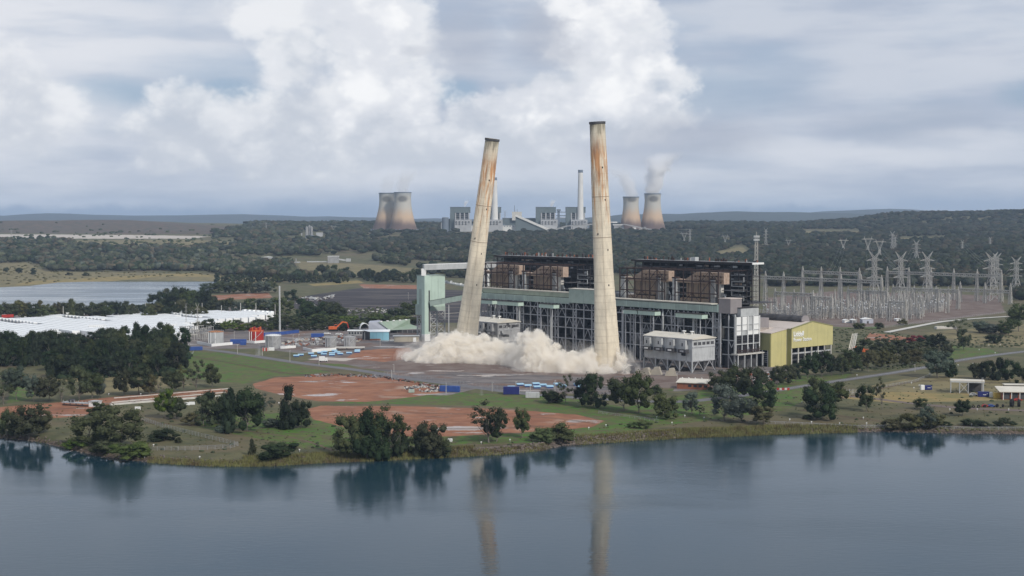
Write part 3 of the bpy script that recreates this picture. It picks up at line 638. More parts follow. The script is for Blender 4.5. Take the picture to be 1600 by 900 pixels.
# boilers
def boiler(u0, k):
    prof = [(0, 57.5), (0, 65.5), (26, 65.5), (37, 59.5), (48, 60.3), (48, 57.5)]
    MB().prism([(-u0-a, z) for a, z in prof], 9, 15).build('boiler_hood', M['orange'], main)
    for q in range(9):                                              # stiffening ribs on the hood
        a = 1.5+q*3; B('stiffener', u0+a, u0+a+.35, 8.7, 9, 57.7, 65.3, M['tan'])
    for z in (59.8, 62.6): B('stiffener', u0+.2, u0+27, 8.75, 9, z, z+.3, M['rust'])
    for q in range(14): B('burner_port', u0+2+(q % 7)*4, u0+3.1+(q % 7)*4, 8.6, 9, 58.4+(q//7)*3.4+(q % 3)*.3, 59.3+(q//7)*3.4+(q % 3)*.3, M['rust'])
    B('furnace_casing', u0+12, u0+36, 10, 15, 47.5, 57.5, M['tan'])
    for q in range(5): B('casing_seam', u0+14+q*5, u0+14.3+q*5, 9.85, 10, 47.5, 57.4, M['rust'])
    B('ash_hopper', u0+13, u0+40, 8, 15, 43.6, 46.6, M['tan'])
    for a in (44.5, 8.0):
        for q in range(4): B('duct_panel', u0+a-.4, u0+a+3.6, 8.2, 12, 43.7+q*4.2, 43.7+(q+1)*4.2-.2, M['greylight'] if a > 40 else M['grey'])
        B('duct_collar', u0+a-.7, u0+a+3.9, 7.9, 12.2, 60.4, 61.4, M['rust'])
    B('duct_panel', u0+3.4, u0+6.6, 10, 13, 43.7, 60, M['concrete_pale'])
    B('floor_slab', u0-7, u0+1, 8, 26, 53, 53.4, M['steel_dark']); B('floor_slab', u0-7, u0+1, 8, 26, 48, 48.4, M['steel_dark'])
    S('steam_pipe', (u0-2, 9, 44), (u0-2.5, 9, 47), .8, M['greylight']); S('steam_pipe', (u0-2.5, 9, 47), (u0-.5, 9, 50.5), .8, M['greylight'])
for u0 in (7.5, 60.0, 173.0, 225.5): boiler(u0, 0)
# rusty frame in front of the boilers
def front_frame(ua, ub):
    n = int(round((ub-ua)/7.6)); us = [ua+(ub-ua)*k/n for k in range(n+1)]
    for i, u in enumerate(us): S('frame_column', (u, 6, 43.6), (u, 6, 67), .62, M['rust'])
    for z in (50.5, 59.0, 66.6): S('frame_beam', (ua, 6, z), (ub, 6, z), .55, M['rust'], h=.8)
    for i in range(0, n-1, 2):
        for z0, z1 in ((43.6, 50.5), (50.5, 59.0), (59.0, 66.6)):
            if (i+int(z0)) % 3 != 1: S('frame_brace', (us[i], 6, z0), (us[i+1], 6, z1), .3, M['rust']); S('frame_brace', (us[i+2], 6, z0), (us[i+1], 6, z1), .3, M['rust'])
    for u in us[::2]: S('frame_beam', (u, 6, 66.6), (u, 38, 66.6), .45, M['rust'])
for a, b_ in ((10, 51), (61, 107), (176, 217), (228, 272)): front_frame(a, b_)
# tall bays behind
def tall_bay(ua, ub):
    n = int(round((ub-ua)/9.0)); us = [ua+(ub-ua)*k/n for k in range(n+1)]
    for u in us:
        S('bay_column', (u, 38, 43.6), (u, 38, 71), .7, M['rust2']); S('bay_column', (u, 46.5, 43.6), (u, 46.5, 71), .6, M['rust2'])
        S('cross_beam', (u, 38, 62), (u, 46.5, 62), .5, M['rust2'])
    for z in (47.5, 51.5, 55.5, 59.5, 63.0, 67.2, 70.5): S('bay_beam', (ua, 38, z), (ub, 38, z), .42, M['steel_dark'] if z > 60 else M['rust2'], h=.7)
    for z in (47.5, 51.5, 55.5, 59.5, 63.0, 67.2): B('floor_slab', ua+.5, ub-.5, 38.5, 46, z-.2, z, M['rust2'])
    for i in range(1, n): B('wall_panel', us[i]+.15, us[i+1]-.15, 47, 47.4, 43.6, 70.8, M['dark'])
    for i in range(0, n, 3): S('bay_brace', (us[i], 38, 43.6), (us[i+1], 38, 55.5), .35, M['rust2']); S('bay_brace', (us[i+1], 38, 55.5), (us[i], 38, 67.2), .35, M['rust2'])
    for k in range(95): 
        u = R.uniform(ua+1, ub-4); B('pipework', u, u+R.uniform(1, 6), 37.2, 38, z0 := R.choice([47.7, 51.7, 55.7, 59.7, 63.2, 68.2]), z0+R.uniform(.3, 1.5), R.choice([M['dark2'], M['steel_dark'], M['tan'], M['grey'], M['steel'], M['greylight']] if u < ua+30 else [M['dark2'], M['dark2'], M['steel_dark'], M['tan'], M['grey']]))
    for k in range(12):
        u = ua+6+(ub-ua-12)*k/12; B('bunker', u, u+(ub-ua)/15, 41, 46, 56, 66.5, M['dark2'])
    # roof slab, slightly overhanging, edge trimmed
    B('roof', ua-2.2, ub+2, 35.5, 48, 71.5, 72.2, M['grey']); B('fascia', ua-2.2, ub+2, 35.2, 35.5, 70.9, 72.3, M['rust2']); B('end_fascia', ua-2.6, ua-2.2, 35.2, 48, 70.9, 72.3, M['white'])
    for k in range(44):
        u = R.uniform(ua, ub); B('roof_stub', u, u+R.uniform(.3, 1.2), 44, 45, 72.2, 72.2+R.uniform(.8, 3.0), R.choice([M['rust'], M['rust2'], M['brick'], M['grey']]))
tall_bay(6, 122); tall_bay(166, 287)
for ua in (6, 166):                                                  # open stair end with pale pipe loops
    for k in range(5):
        z = 45+k*3.4; S('pipe_loop', (ua+1, 30, z), (ua+12, 30, z), .5, M['greylight']); S('pipe_loop', (ua+(12 if k % 2 else 1), 30, z), (ua+(12 if k % 2 else 1), 30, z+3.4), .5, M['greylight'])
        B('landing', ua-1, ua+14, 31, 36, z-.2, z, M['steel_dark'])
    for u in (ua-1, ua+6.5, ua+14): S('bay_column', (u, 31, 43.6), (u, 31, 66), .45, M['rust2'])
    for q in range(6): S('handrail', (ua-1, 31, 46+q*3.4), (ua+14, 31, 46+q*3.4), .2, M['steel'])
B('rooftop_hut', 62, 66, 40, 44, 72.2, 75, M['greylight'])
# filler between the two blocks
B('link_floor', 122, 166, 20, 52, 43.6, 46, M['dark2']); B('link_wall', 108, 121, 12, 24, 43.6, 47, M['grey'])
# right end of the long front
B('penthouse', -7.6, 3.0, -1.5, 10.5, 38, 48.0, M['mauve']); B('penthouse_roof', -7.9, 3.2, -1.8, 10.8, 48, 48.5, M['pinkroof'])
def E(name, v0, v1, z0, z1, out, mt, dep=.5): return B(name, -10.9-out, -10.9-out+dep, v0, v1, z0, z1, mt)
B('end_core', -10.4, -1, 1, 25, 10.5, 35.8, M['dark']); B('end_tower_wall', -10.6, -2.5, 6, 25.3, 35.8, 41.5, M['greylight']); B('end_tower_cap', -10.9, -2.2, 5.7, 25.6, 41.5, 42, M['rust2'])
VS = (0, 6.3, 12.5, 18.6, 25.2)
for i in range(4):
    for z0, z1 in ((30.3, 35.6), (26.4, 30.0), (23.2, 26.1)):
        E('end_panel', VS[i]+.35, VS[i+1]-.25, z0, z1, .12*((i+int(z0)) % 2), M['white'] if (i+int(z0)) % 4 else M['greylight']); E('panel_sill', VS[i]+.2, VS[i+1]-.1, z0-.32, z0-.02, .5, M['greylight'], .9)
    for z in (17.4, 19.0, 20.6, 22.0): E('louvre', VS[i]+.4, VS[i+1]-.4, z, z+.35, .1, M['dark2'])
for i, v in enumerate(VS): S('end_rib', (-11.5, v, 9), (-11.5, v, 36), .62, M['white'] if i in (2, 3, 4) else M['greylight'])
S('end_rib', (-11.4, 0, 16.8), (-11.4, 25.2, 16.8), .6, M['greylight'])
B('end_platform', -15, -9, -2, 26.5, 9.6, 10.4, M['concrete_pale']); B('dark_core', -10, 0, 2, 25, 0, 9.5, M['dark2'])
for v in (-1, 6, 13, 19, 25.5): S('column', (-14.2, v, 0), (-14.2, v, 9.6), .7, M['greylight'])
for z in (11.4, 12.6): S('pipe_run', (-13, 0, z), (-13, 24, z), .5, M['rust'])
for k in range(7): S('pipe_hanger', (-12.6, 1+k*3.8, 10.4), (-12.6, 1+k*3.8, 14.5+(k % 3)), .35, M['steel'] if k % 2 else M['rust'])
for z in (9.5, 19.5, 28.5): S('beam', (0, -.6, z), (-11, -.6, z), .6, M['greylight'])
S('end_column', (-10.9, -.6, 0), (-10.9, -.6, 37.5), .95, M['greylight']); S('end_column', (-5.4, -.6, 0), (-5.4, -.6, 37.5), .7, M['steel'])
B('tan_duct', -9.6, -6, 1, 2, 20.5, 28, M['concrete']); S('brace', (-5.4, -.6, 9.5), (-10.9, -.6, 0.5), .55, M['greylight']); S('brace', (-5.4, -.6, 19.5), (-8.1, -.6, 14.5), .4, M['greylight']); S('brace', (-10.9, -.6, 19.5), (-8.1, -.6, 14.5), .4, M['greylight'])
for (a, b_) in (((1, -.5, 0), (8, -.5, 17)), ((1, -.5, 17), (8, -.5, 10))): S('stair_flight', a, b_, .8, M['steel'])
for u in (1.5, 8.5): S('end_column', (u, -1.2, 0), (u, -1.2, 38), .9, M['steel'])
B('tan_duct', 2, 8, 3, 9, 20, 27.5, M['concrete']); 
for z in (9, 17, 19.5, 28): S('beam', (1.5, -1.2, z), (8.5, -1.2, z), .6, M['steel'])
B('rear_annex', -8, -2, 28.4, 40, 0, 33.5, M['mauve']); B('end_link', -6, 2, 26, 28, 0, 24, M['dark2'])

# ------------------------------------------------------------------ turbine hall with the sign
hall = plant('turbine_hall', 'yellow clad turbine hall with pale roof and white lettering on its end wall', 'industrial hall')
B('roof', -23, 285, 46, 92.6, 26.0, 26.4, M['pinkroof'], hall)
MB().prism([(45.6, 26.3), (69, 30.2), (93.2, 26.0), (93.2, 25.6), (69, 29.7), (45.6, 25.9)], -285, 23.9, 'x').build('gable_roof', M['pinkroof'], hall)
for k in range(8):
    v0 = 45.3+k*5.95; v1 = v0+5.95
    def top(v): return 26.1+(v-45.3)*(4.0/23.7) if v < 69 else 30.1-(v-69)*(4.2/24.3)
    MB().prism([(v0+.03, 12.4), (v1-.03, 12.4), (v1-.03, top(v1)), ] + ([(69, top(69))] if v0 < 69 < v1 else []) + [(v0+.03, top(v0))], 23.5, 24.1+.03*(k % 2), 'x').build('wall_panel', M['yellow'], hall)
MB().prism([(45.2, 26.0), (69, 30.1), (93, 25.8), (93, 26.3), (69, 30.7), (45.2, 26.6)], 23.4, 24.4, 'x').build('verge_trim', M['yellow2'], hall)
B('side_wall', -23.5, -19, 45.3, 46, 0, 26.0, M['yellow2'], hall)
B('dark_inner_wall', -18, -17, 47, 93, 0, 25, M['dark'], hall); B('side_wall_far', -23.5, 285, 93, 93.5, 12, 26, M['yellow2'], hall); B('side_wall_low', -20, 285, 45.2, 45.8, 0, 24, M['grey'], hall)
for k in range(7): S('column', (-23.3, 46+k*7.6, 0), (-23.3, 46+k*7.6, 12.4), .9, M['concrete_pale'], hall)
for z in (8.5,): S('beam', (-23.2, 46, z), (-23.2, 92, z), .7, M['steel'], hall, 1.0)
B('floor_slab', -23, -18, 47, 92, 3.5, 4, M['steel_dark'], hall)
# lower left bay
for k in range(3): B('wall_panel', -19.6+.05*(k % 2), -19, 28+k*5.76, 28+(k+1)*5.76-.04, 0 if k > 0 else 0, 23.8+k*.75, M['yellow'], hall)
B('side_wall', -19, -8, 27.6, 28, 11.5, 23.6, M['yellow2'], hall); B('side_wall', -19, -17.5, 27.6, 28, 0, 11.5, M['yellow2'], hall)
B('door_opening', -17.5, -8.2, 28.4, 28.8, 0, 11.4, M['dark'], hall)
for k in range(6): B('louvre', -17.3, -12, 28.0, 28.3, 3+k*1.3, 3.3+k*1.3, M['steel'], hall)
S('column', (-12, 27.8, 0), (-12, 27.8, 11.5), .6, M['greylight'], hall); S('column', (-17, 27.8, 0), (-17, 27.8, 11.5), .5, M['greylight'], hall)
MB().prism([(27.2, 23.9), (45.6, 26.2), (45.6, 25.7), (27.2, 23.4)], 8, 20, 'x').build('lean_to_roof', M['pinkroof'], hall)
MB().prism([(12, 27.7), (45.6, 26.25), (45.6, 25.7), (27.2, 23.4)], -60, 8, 'x').build('lean_to_roof', M['pinkroof'], hall)
# roof ventilator
def halfcyl(r, n=10): return [(69+r*math.cos(math.pi*k/n), 30.0+r*math.sin(math.pi*k/n)*.95) for k in range(n+1)]
MB().prism(halfcyl(4.2), -250, 17, 'x').build('roof_ventilator', M['dark2'], hall)
MB().prism([(a*1.0, z+.1) for a, z in halfcyl(4.5)], 17, 18, 'x').build('ventilator_end', M['mauve'], hall)
def lettering(txt, size, bold, loc, par, mt, name):
    cu = bpy.data.curves.new(name, 'FONT'); cu.body = txt; cu.size = size; cu.extrude = 0.08; cu.offset = bold; cu.resolution_u = 3
    ob = bpy.data.objects.new('tmp_letters', cu); C.objects.link(ob)
    dg = bpy.context.evaluated_depsgraph_get(); me = bpy.data.meshes.new_from_object(ob.evaluated_get(dg))
    bpy.data.objects.remove(ob); me.materials.clear(); me.materials.append(mt)
    o = link(name, me, par); o.location = loc; o.rotation_euler = (math.pi/2, 0, math.pi/2); return o
M['sign'] = mat('white_sign_letter', (0.85,0.85,0.83), 0.6, 0.05, 1.0)
lettering('Liddell', 4.5, 0.13, (24.35, 46.9, 20.9), hall, M['sign'], 'lettering')
lettering('Power Station', 3.6, 0.05, (24.35, 46.9, 17.0), hall, M['sign'], 'lettering')
B('lettering_rule', -24.4, -24.15, 47, 57.6, 20.1, 20.3, M['sign'], hall)

# ------------------------------------------------------------------ dust-collector houses on legs
def collector(u0, label, damaged):
    t = plant('dust_collector_building', label, 'industrial building', u0, -41)
    wl = M['grey'] if damaged else M['greylight']; L = 44.5; W_ = 23
    MB().prism([(0, 7.6), (W_, 7.6), (W_, 22.6), (0, 22.6)], -L, 0, 'x').build('wall', wl, t)
    MB().prism([(-.8, 22.7), (W_*.5, 25.2), (W_+.8, 22.7), (W_+.8, 22.2), (-.8, 22.2)], -L-.8, .9, 'x').build('roof', M['cream'], t)
    B('eave_trim', -1, L+.8, -.95, -.8, 21.9, 22.6, M['steel'], t)
    for k in range(4):
        u = 4+k*11; B('bay_housing', u, u+5.5, -2.6, 0, 15.6, 21.6, wl, t); B('window', u+2.2, u+3.2, -2.68, -2.6, 17.5, 19.7, M['glass'], t)
        B('fan_duct', u-1, u+6.2, -3.4, -.2, 13.0, 15.4, M['steel_dark'], t); B('fan_hood', u+1, u+4, -3.7, -3.3, 13.8, 14.8, M['white' if k % 2 else 'steel'], t)
    for k in range(5): B('end_window', -.12, 0, 1.5+k*4.3, 4.6+k*4.3, 18.3, 20.3, M['steel_dark'], t)
    B('band', -.3, 0, 0, W_, 16.6, 17.2, M['steel'], t); B('band', -.2, L, -.2, 0, 7.2, 7.9, M['steel'], t); B('band', -.3, 0, -.2, W_, 7.2, 7.9, M['steel'], t)
    B('wall_opening', 6, 9.5, -.5, 0, 11, 14, M['dark'], t)
    for k in range(4):                                                # hoppers below
        for j in range(2):
            x0 = -L+k*11.1+.4; y0 = .4+j*11.4
            MB().add([(x0, y0, 7.5), (x0+10.3, y0, 7.5), (x0+10.3, y0+10.6, 7.5), (x0, y0+10.6, 7.5), (x0+4.3, y0+4.4, 1.8), (x0+6, y0+4.4, 1.8), (x0+6, y0+6.2, 1.8), (x0+4.3, y0+6.2, 1.8)],
                     [(0,1,5,4),(1,2,6,5),(2,3,7,6),(3,0,4,7),(4,5,6,7),(0,3,2,1)]).build('hopper', M['grey'], t)
    for k in range(5):
        for y in (-.2, W_/2, W_):
            u = k*11.1; S('leg', (u, y, 0), (u, y, 7.5), .8, M['greylight'] if y < 1 else M['steel_dark'], t)
    for k in range(4): S('leg_brace', (k*11.1, -.3, .2), (k*11.1+5.5, -.3, 7.3), .4, M['steel'], t); S('leg_brace', (k*11.1+11.1, -.3, .2), (k*11.1+5.5, -.3, 7.3), .4, M['steel'], t)
    for k in range(2): S('leg_brace', (-.2, k*11.5, .2), (-.2, k*11.5+5.7, 7.3), .4, M['steel'], t); S('leg_brace', (-.2, k*11.5+11.5, .2), (-.2, k*11.5+5.7, 7.3), .4, M['steel'], t)
    for u in (16, 9): MB().lathe([(.5, 23.5), (.5, 25.8), (1.4, 26.6), (1.4, 27), (.1, 27.2)], 10, -u, W_*.42).build('roof_vent', M['white'], t)
    if damaged:
        for k in range(26): 
            z = R.uniform(9, 20); u = R.uniform(1, 42); B('missing_sheet', u, u+R.uniform(.8, 4), -.12, 0, z, z+R.uniform(.8, 3), R.choice([M['dark2'], M['steel_dark'], M['dark']]), t)
        for k in range(12): 
            z = R.uniform(9, 20); v = R.uniform(1, 19); B('missing_sheet', -.12, 0, v, v+R.uniform(.8, 3), z, z+R.uniform(.8, 3), R.choice([M['dark2'], M['steel_dark'], M['greylight']]), t)
        MB().lathe([(3.0, 0), (3.0, 1.6)], 16).build('torn_drum', M['black'], t).location = (7, 2, 12)
    return t
collector(-8, 'pale grey dust collector on hopper legs with white roof, right of the upright chimney', False)
collector(194, 'battered grey dust collector behind the toppling chimney and its dust', True)
# blasted concrete plinths
for k, (px, py, s_) in enumerate(((984, 583, .95), (1009, 585, .9), (1025, 585, 1.0), (1048, 587, 1.0))):
    p_ = place(px, py); mb = MB(); w_ = 3.0*s_; h_ = 5.2*s_
    prof = [(-w_*1.3, 0), (w_*1.35, 0), (w_*.95, h_*.62), (w_*.98, h_*.68), (w_*.75, h_), (-w_*.35, h_*.92), (-w_*.45, h_*.66), (-w_*.9, h_*.6)]
    mb.prism(prof, -2.2, 2.2, 'y'); o = mb.build('concrete_plinth', M['concrete'])
    o.location = p_; o.rotation_euler = (0, 0, -.6+k*.15)
    tag(o, ['dark soot-stained concrete plinth against the dust beside the upright chimney', 'tilted pale concrete plinth, second from the upright chimney', 'squat pale concrete plinth, third from the upright chimney', 'streaked pale concrete plinth nearest the dust collector hoppers'][k], 'concrete block')
    if k == 0: o.data.materials.clear(); o.data.materials.append(M['dark2'])

# ------------------------------------------------------------------ green transfer tower and conveyors
tw = thing('transfer_tower', 'mint green transfer tower on lattice legs at the left end of the plant', 'tower', Vector((*unproj(664.5, 533, 0), 0)), RZP)
def B2(name, u0, u1, v0, v1, z0, z1, mt): return B(name, u0, u1, v0, v1, z0, z1, mt, tw)
for k, (a, b_) in enumerate(((0, 7.0), (7.0, 14.0), (14.0, 21.5))): B2('wall_panel', 0.02*(k % 2)-.0, 10.5, a+.06, b_-.06, 25.5, 55.2, M['mint_light'])
B2('side_panel', 10.5, 11.0, 0, 21.5, 27, 55.0, M['mint']); B2('side_panel', 0, 11, -.5, 0, 22, 55.0, M['mint_light']); B2('roof', -.4, 11.4, -.8, 21.9, 55.2, 55.8, M['mint'])
B2('lower_box', -1, 12, -1.2, 3, 22, 31, M['mint']); B2('lower_panel', -.3, 11, 3, 21.5, 25.5, 29, M['mint'])
B2('lift_shaft', -1.6, 2.6, -1.8, 3.6, 0, 55.4, M['mint_light']); B2('shaft_base', -1.7, 2.7, -1.9, 3.7, 0, 6, M['white']); B2('slot', -1.85, -1.6, 2.4, 3.6, 8, 43, M['rust2']); B2('recess', 3.6, 7.6, -.7, -.5, 30, 44, M['mint'])
for (u, v) in ((0, 5), (0, 13), (0, 21), (11, 0), (11, 8), (11, 21), (5.5, 0)): S('leg', (u, v, 0), (u, v, 25.5), .8, M['greylight'], tw)
mb = MB()
for z0 in (0, 6.3, 12.6, 18.9):
    z1 = z0+6.3
    for (a, c_) in ((5, 13), (13, 21)): mb.bar((0, a, z0), (0, c_, z1), .35).bar((0, c_, z0), (0, a, z1), .35).bar((0, a, z1), (0, c_, z1), .5)
    mb.bar((-11, 0, z0), (-5.5, 0, z1), .35).bar((-5.5, 0, z0), (-11, 0, z1), .35).bar((-11, 0, z1), (0, 0, z1), .5).bar((-11, 8, z0), (-11, 21, z1), .35).bar((-11, 21, z0), (-11, 8, z1), .35)
mb.build('leg_bracing', M['greylight'], tw)
t = thing('white_overhead_conveyor', 'long white enclosed conveyor bridge above the green tower', 'conveyor', Vector((0, 0, 0)))
a = Vector((*unproj(662, 533, 0), 62.5)); a_ = a - Ld*0 ; e = PL(285, 44, 64)
beam('gallery', a, e, 4.2, M['greylight'], t, 4.4); beam('roof_strip', a+Vector((0,0,2.4)), e+Vector((0,0,2.4)), 4.4, M['white'], t, .5)
B_ = (e-a)
for f in (.02, .55, .8):
    q = a+B_*f; beam('support_leg', Vector((q.x, q.y, 0 if f > .1 else 55)), q-Vector((0,0,2)), 1.6, M['white'], t)
beam('drop_chute', a+Vector((0,0,-1)), a+Vector((0,0,-7)), 3.4, M['white'], t)
t = thing('inclined_conveyor', 'mint inclined conveyor gallery joining the green tower to the long gallery', 'conveyor', Vector((0,0,0)))
q0 = Vector((*unproj(673, 533, 0), 0))+Vector((0, 0, 32.0)); q1 = PL(262, 1, 41)
beam('gallery', q0, q1, 3.6, M['mint'], t, 4.4); beam('roof_strip', q0+Vector((0,0,2.3)), q1+Vector((0,0,2.3)), 3.8, M['rust2'], t, .3)
for f in (.35, .7):
    q = q0.lerp(q1, f); beam('support_leg', Vector((q.x, q.y, 0)), q, .8, M['greylight'], t)
t = thing('truss_conveyor', 'open steel conveyor truss with white debris behind the toppling chimney', 'conveyor', Vector((0,0,0)))
q0 = Vector((*unproj(690, 528, 0), 0))+Vector((0, 0, 49)); q1 = PL(266, 8, 44)
beam('deck', q0, q1, 4.5, M['greylight'], t, .8); beam('side_rail', q0+Vector((0,0,1)), q1+Vector((0,0,1)), .5, M['white'], t)
for k in range(9):
    q = q0.lerp(q1, k/9); blk('debris', q.x-.8, q.x+.9, q.y-.6, q.y+.6, q.z+.4, q.z+1.2+(k % 3)*.6, M['white'], t)
# ------------------------------------------------------------------ trees
def ico(sub=1):
    t = (1+5**.5)/2
    v = [(-1,t,0),(1,t,0),(-1,-t,0),(1,-t,0),(0,-1,t),(0,1,t),(0,-1,-t),(0,1,-t),(t,0,-1),(t,0,1),(-t,0,-1),(-t,0,1)]
    f = [(0,11,5),(0,5,1),(0,1,7),(0,7,10),(0,10,11),(1,5,9),(5,11,4),(11,10,2),(10,7,6),(7,1,8),(3,9,4),(3,4,2),(3,2,6),(3,6,8),(3,8,9),(4,9,5),(2,4,11),(6,2,10),(8,6,7),(9,8,1)]
    v = [np.array(q)/np.linalg.norm(q) for q in v]
    for _ in range(sub):
        nf = []; cache = {}
        def mid(a, b):
            k = (min(a, b), max(a, b))
            if k not in cache: q = v[a]+v[b]; v.append(q/np.linalg.norm(q)); cache[k] = len(v)-1
            return cache[k]
        for a, b, c_ in f: x, y, z = mid(a, b), mid(b, c_), mid(c_, a); nf += [(a,x,z),(b,y,x),(c_,z,y),(x,y,z)]
        f = nf
    return np.array(v), np.array(f)
I0 = ico(0); I1 = ico(1)
def crown(seed, kind):
    """leafy crown in a unit tree: height 1, radius .5; returns mesh, clump centres"""
    g = np.random.default_rng(seed); cl = []
    if kind == 'gum':
        for _ in range(34):
            a = g.uniform(0, 6.28); h = g.uniform(.22, .90); lim = .40*math.sin(math.pi*min(1, max(.12, (h-.08)/.94)))**.55
            r = lim*math.sqrt(g.uniform(.1, 1)); cl.append((r*math.cos(a), r*math.sin(a), h, g.uniform(.085, .155)))
    elif kind == 'airy':
        for _ in range(17):
            a = g.uniform(0, 6.28); h = g.uniform(.36, .93); r = g.uniform(.08, .40)*(1.1-.5*abs(h-.6)); cl.append((r*math.cos(a), r*math.sin(a), h, g.uniform(.06, .115)))
    elif kind == 'dense':
        for _ in range(30):
            a = g.uniform(0, 6.28); h = g.uniform(.12, .88); lim = .40*math.sqrt(max(.05, 1-((h-.42)/.56)**2)); r = lim*math.sqrt(g.uniform(.15, 1)); cl.append((r*math.cos(a), r*math.sin(a), h, g.uniform(.10, .17)))
    elif kind == 'cone':
        for _ in range(30):
            a = g.uniform(0, 6.28); h = g.uniform(.06, .93); r = .38*min(1, h*3+.5)*(1.04-h)**.6*g.uniform(.2, 1); cl.append((r*math.cos(a), r*math.sin(a), h, (.07+.08*(1-h))*g.uniform(.8, 1.2)))
    elif kind == 'bush':
        for _ in range(24):
            a = g.uniform(0, 6.28); r = .42*math.sqrt(g.uniform(0, 1)); h = .1+g.uniform(.0, .72)*math.sqrt(max(.02, 1-(r/.46)**2)); cl.append((r*math.cos(a), r*math.sin(a), h, g.uniform(.10, .19)))
    cl = np.array(cl); Vs = []; Fs = []; n = 0; asp = {'bush': .95, 'gum': 1.0, 'airy': .9, 'dense': 1.05, 'cone': 1.5}[kind]
    v0, f0 = I1
    for x, y, h, r in cl:
        k = 0.62 if kind != 'airy' else .38
        q = v0*(r*k)*(1+g.uniform(-.25, .25, (len(v0), 1)))*[1, 1, asp]+[x, y, h]; Vs.append(q); Fs.append(f0+n); n += len(q)
    core = (np.concatenate(Vs), np.concatenate(Fs))
    # leaf sprays
    per = 105 if kind != 'airy' else 95; L = []
    for x, y, h, r in cl:
        d_ = g.normal(size=(per, 3)); d_ /= np.linalg.norm(d_, axis=1)[:, None]; d_[:, 2] = np.where(d_[:, 2] < -.3, -d_[:, 2], d_[:, 2])
        rad_ = r*g.uniform(.45, 1.28, (per, 1)); c_ = np.array([x, y, h])+d_*rad_*[1, 1, asp]
        nrm = d_+g.normal(size=(per, 3))*.55; nrm /= np.linalg.norm(nrm, axis=1)[:, None]
        t1 = np.cross(nrm, g.normal(size=(per, 3))); t1 /= np.linalg.norm(t1, axis=1)[:, None]; t2 = np.cross(nrm, t1)
        s_ = g.uniform(.012, .027, (per, 1))*(1.0 if kind != 'airy' else .8); w_ = s_*g.uniform(.45, .9, (per, 1))
        L.append(np.stack([c_-t1*s_, c_-t2*w_, c_+t1*s_, c_+t2*w_], 1).reshape(-1, 3))
    lv = np.concatenate(L); lf = np.arange(len(lv)).reshape(-1, 4)
    V_ = np.concatenate([core[0], lv]); nv = len(core[0])
    tri = core[1]; quads = lf+nv
    me = bpy.data.meshes.new('crown_'+kind)
    me.vertices.add(len(V_)); me.vertices.foreach_set('co', V_.astype(np.float32).ravel())
    li = np.concatenate([tri.ravel(), quads.ravel()]).astype(np.int32); me.loops.add(len(li)); me.loops.foreach_set('vertex_index', li)
    nt, nq = len(tri), len(quads); me.polygons.add(nt+nq)
    me.polygons.foreach_set('loop_start', np.concatenate([np.arange(nt)*3, nt*3+np.arange(nq)*4]).astype(np.int32)); me.polygons.foreach_set('loop_total', np.concatenate([np.full(nt, 3), np.full(nq, 4)]).astype(np.int32))
    me.update(calc_edges=True)
    return me, cl
def trunk(seed, cl, kind):
    g = random.Random(seed); mb = MB(); th = .016 if kind in ('gum', 'airy') else .013
    top = .55 if kind in ('gum', 'airy', 'dense') else (.85 if kind == 'cone' else .3)
    p = Vector((0, 0, -.03)); ax = [p]
    for k in range(4): ax.append(Vector((g.uniform(-.03, .03), g.uniform(-.03, .03), top*(k+1)/4)))
    for i in range(4): mb.tube([ax[i], ax[i+1]], (th*(1-i*.17), th*(1-(i+1)*.17)), 6)
    for c_ in sorted(list(cl), key=lambda q: g.random())[:11]:
        k = g.choice([1, 2, 3]) if kind != 'bush' else 0; s_ = ax[k]; e_ = Vector(c_[:3]); m_ = s_.lerp(e_, .5)+Vector((0, 0, -.02))
        mb.tube([s_, m_], (th*.55, th*.38), 5); mb.tube([m_, e_], (th*.38, th*.15), 5)
    return mb.mesh('trunk_'+kind, M['bark'])
PRO = {}
for kind, nn_ in (('gum', 5), ('airy', 3), ('dense', 5), ('cone', 4), ('bush', 4)):
    for k in range(nn_):
        sd_ = hash_ = {'gum': 100, 'airy': 200, 'dense': 300, 'cone': 400, 'bush': 500}[kind]+k
        me, cl = crown(sd_, kind); PRO[(kind, k)] = (me, trunk(sd_, cl, kind))
_cm = {}
def crown_of(kind, k, mt):
    key = (kind, k, mt)
    if key not in _cm:
        me = PRO[(kind, k)][0].copy(); me.materials.clear(); me.materials.append(M[mt]); _cm[key] = me
    return _cm[key]
KN = {'gum': 5, 'airy': 3, 'dense': 5, 'cone': 4, 'bush': 4}
TR = random.Random(11); tree_n = 0
def tree(px, py, top, wid, kind, mt, label, name=None, group=None, cat=None, far=False):
    """photo pixels: base x, base y, top y, crown width"""
    global tree_n; tree_n += 1
    b_ = place(px, py); s_ = mpp(b_); h = (py-top)*s_*1.03; w_ = wid*s_*1.18
    k = tree_n % KN[kind]
    t = thing(name or ('shrub' if kind == 'bush' else 'tree'), label, cat or ('shrub' if kind == 'bush' else 'tree'), b_-Vector((0, 0, .15)), TR.uniform(0, 6.28), group, (w_*1.0, w_*1.0, h))
    link('crown', crown_of(kind, k, mt), t)
    if not far: link('trunk', PRO[(kind, k)][1], t)
    return t
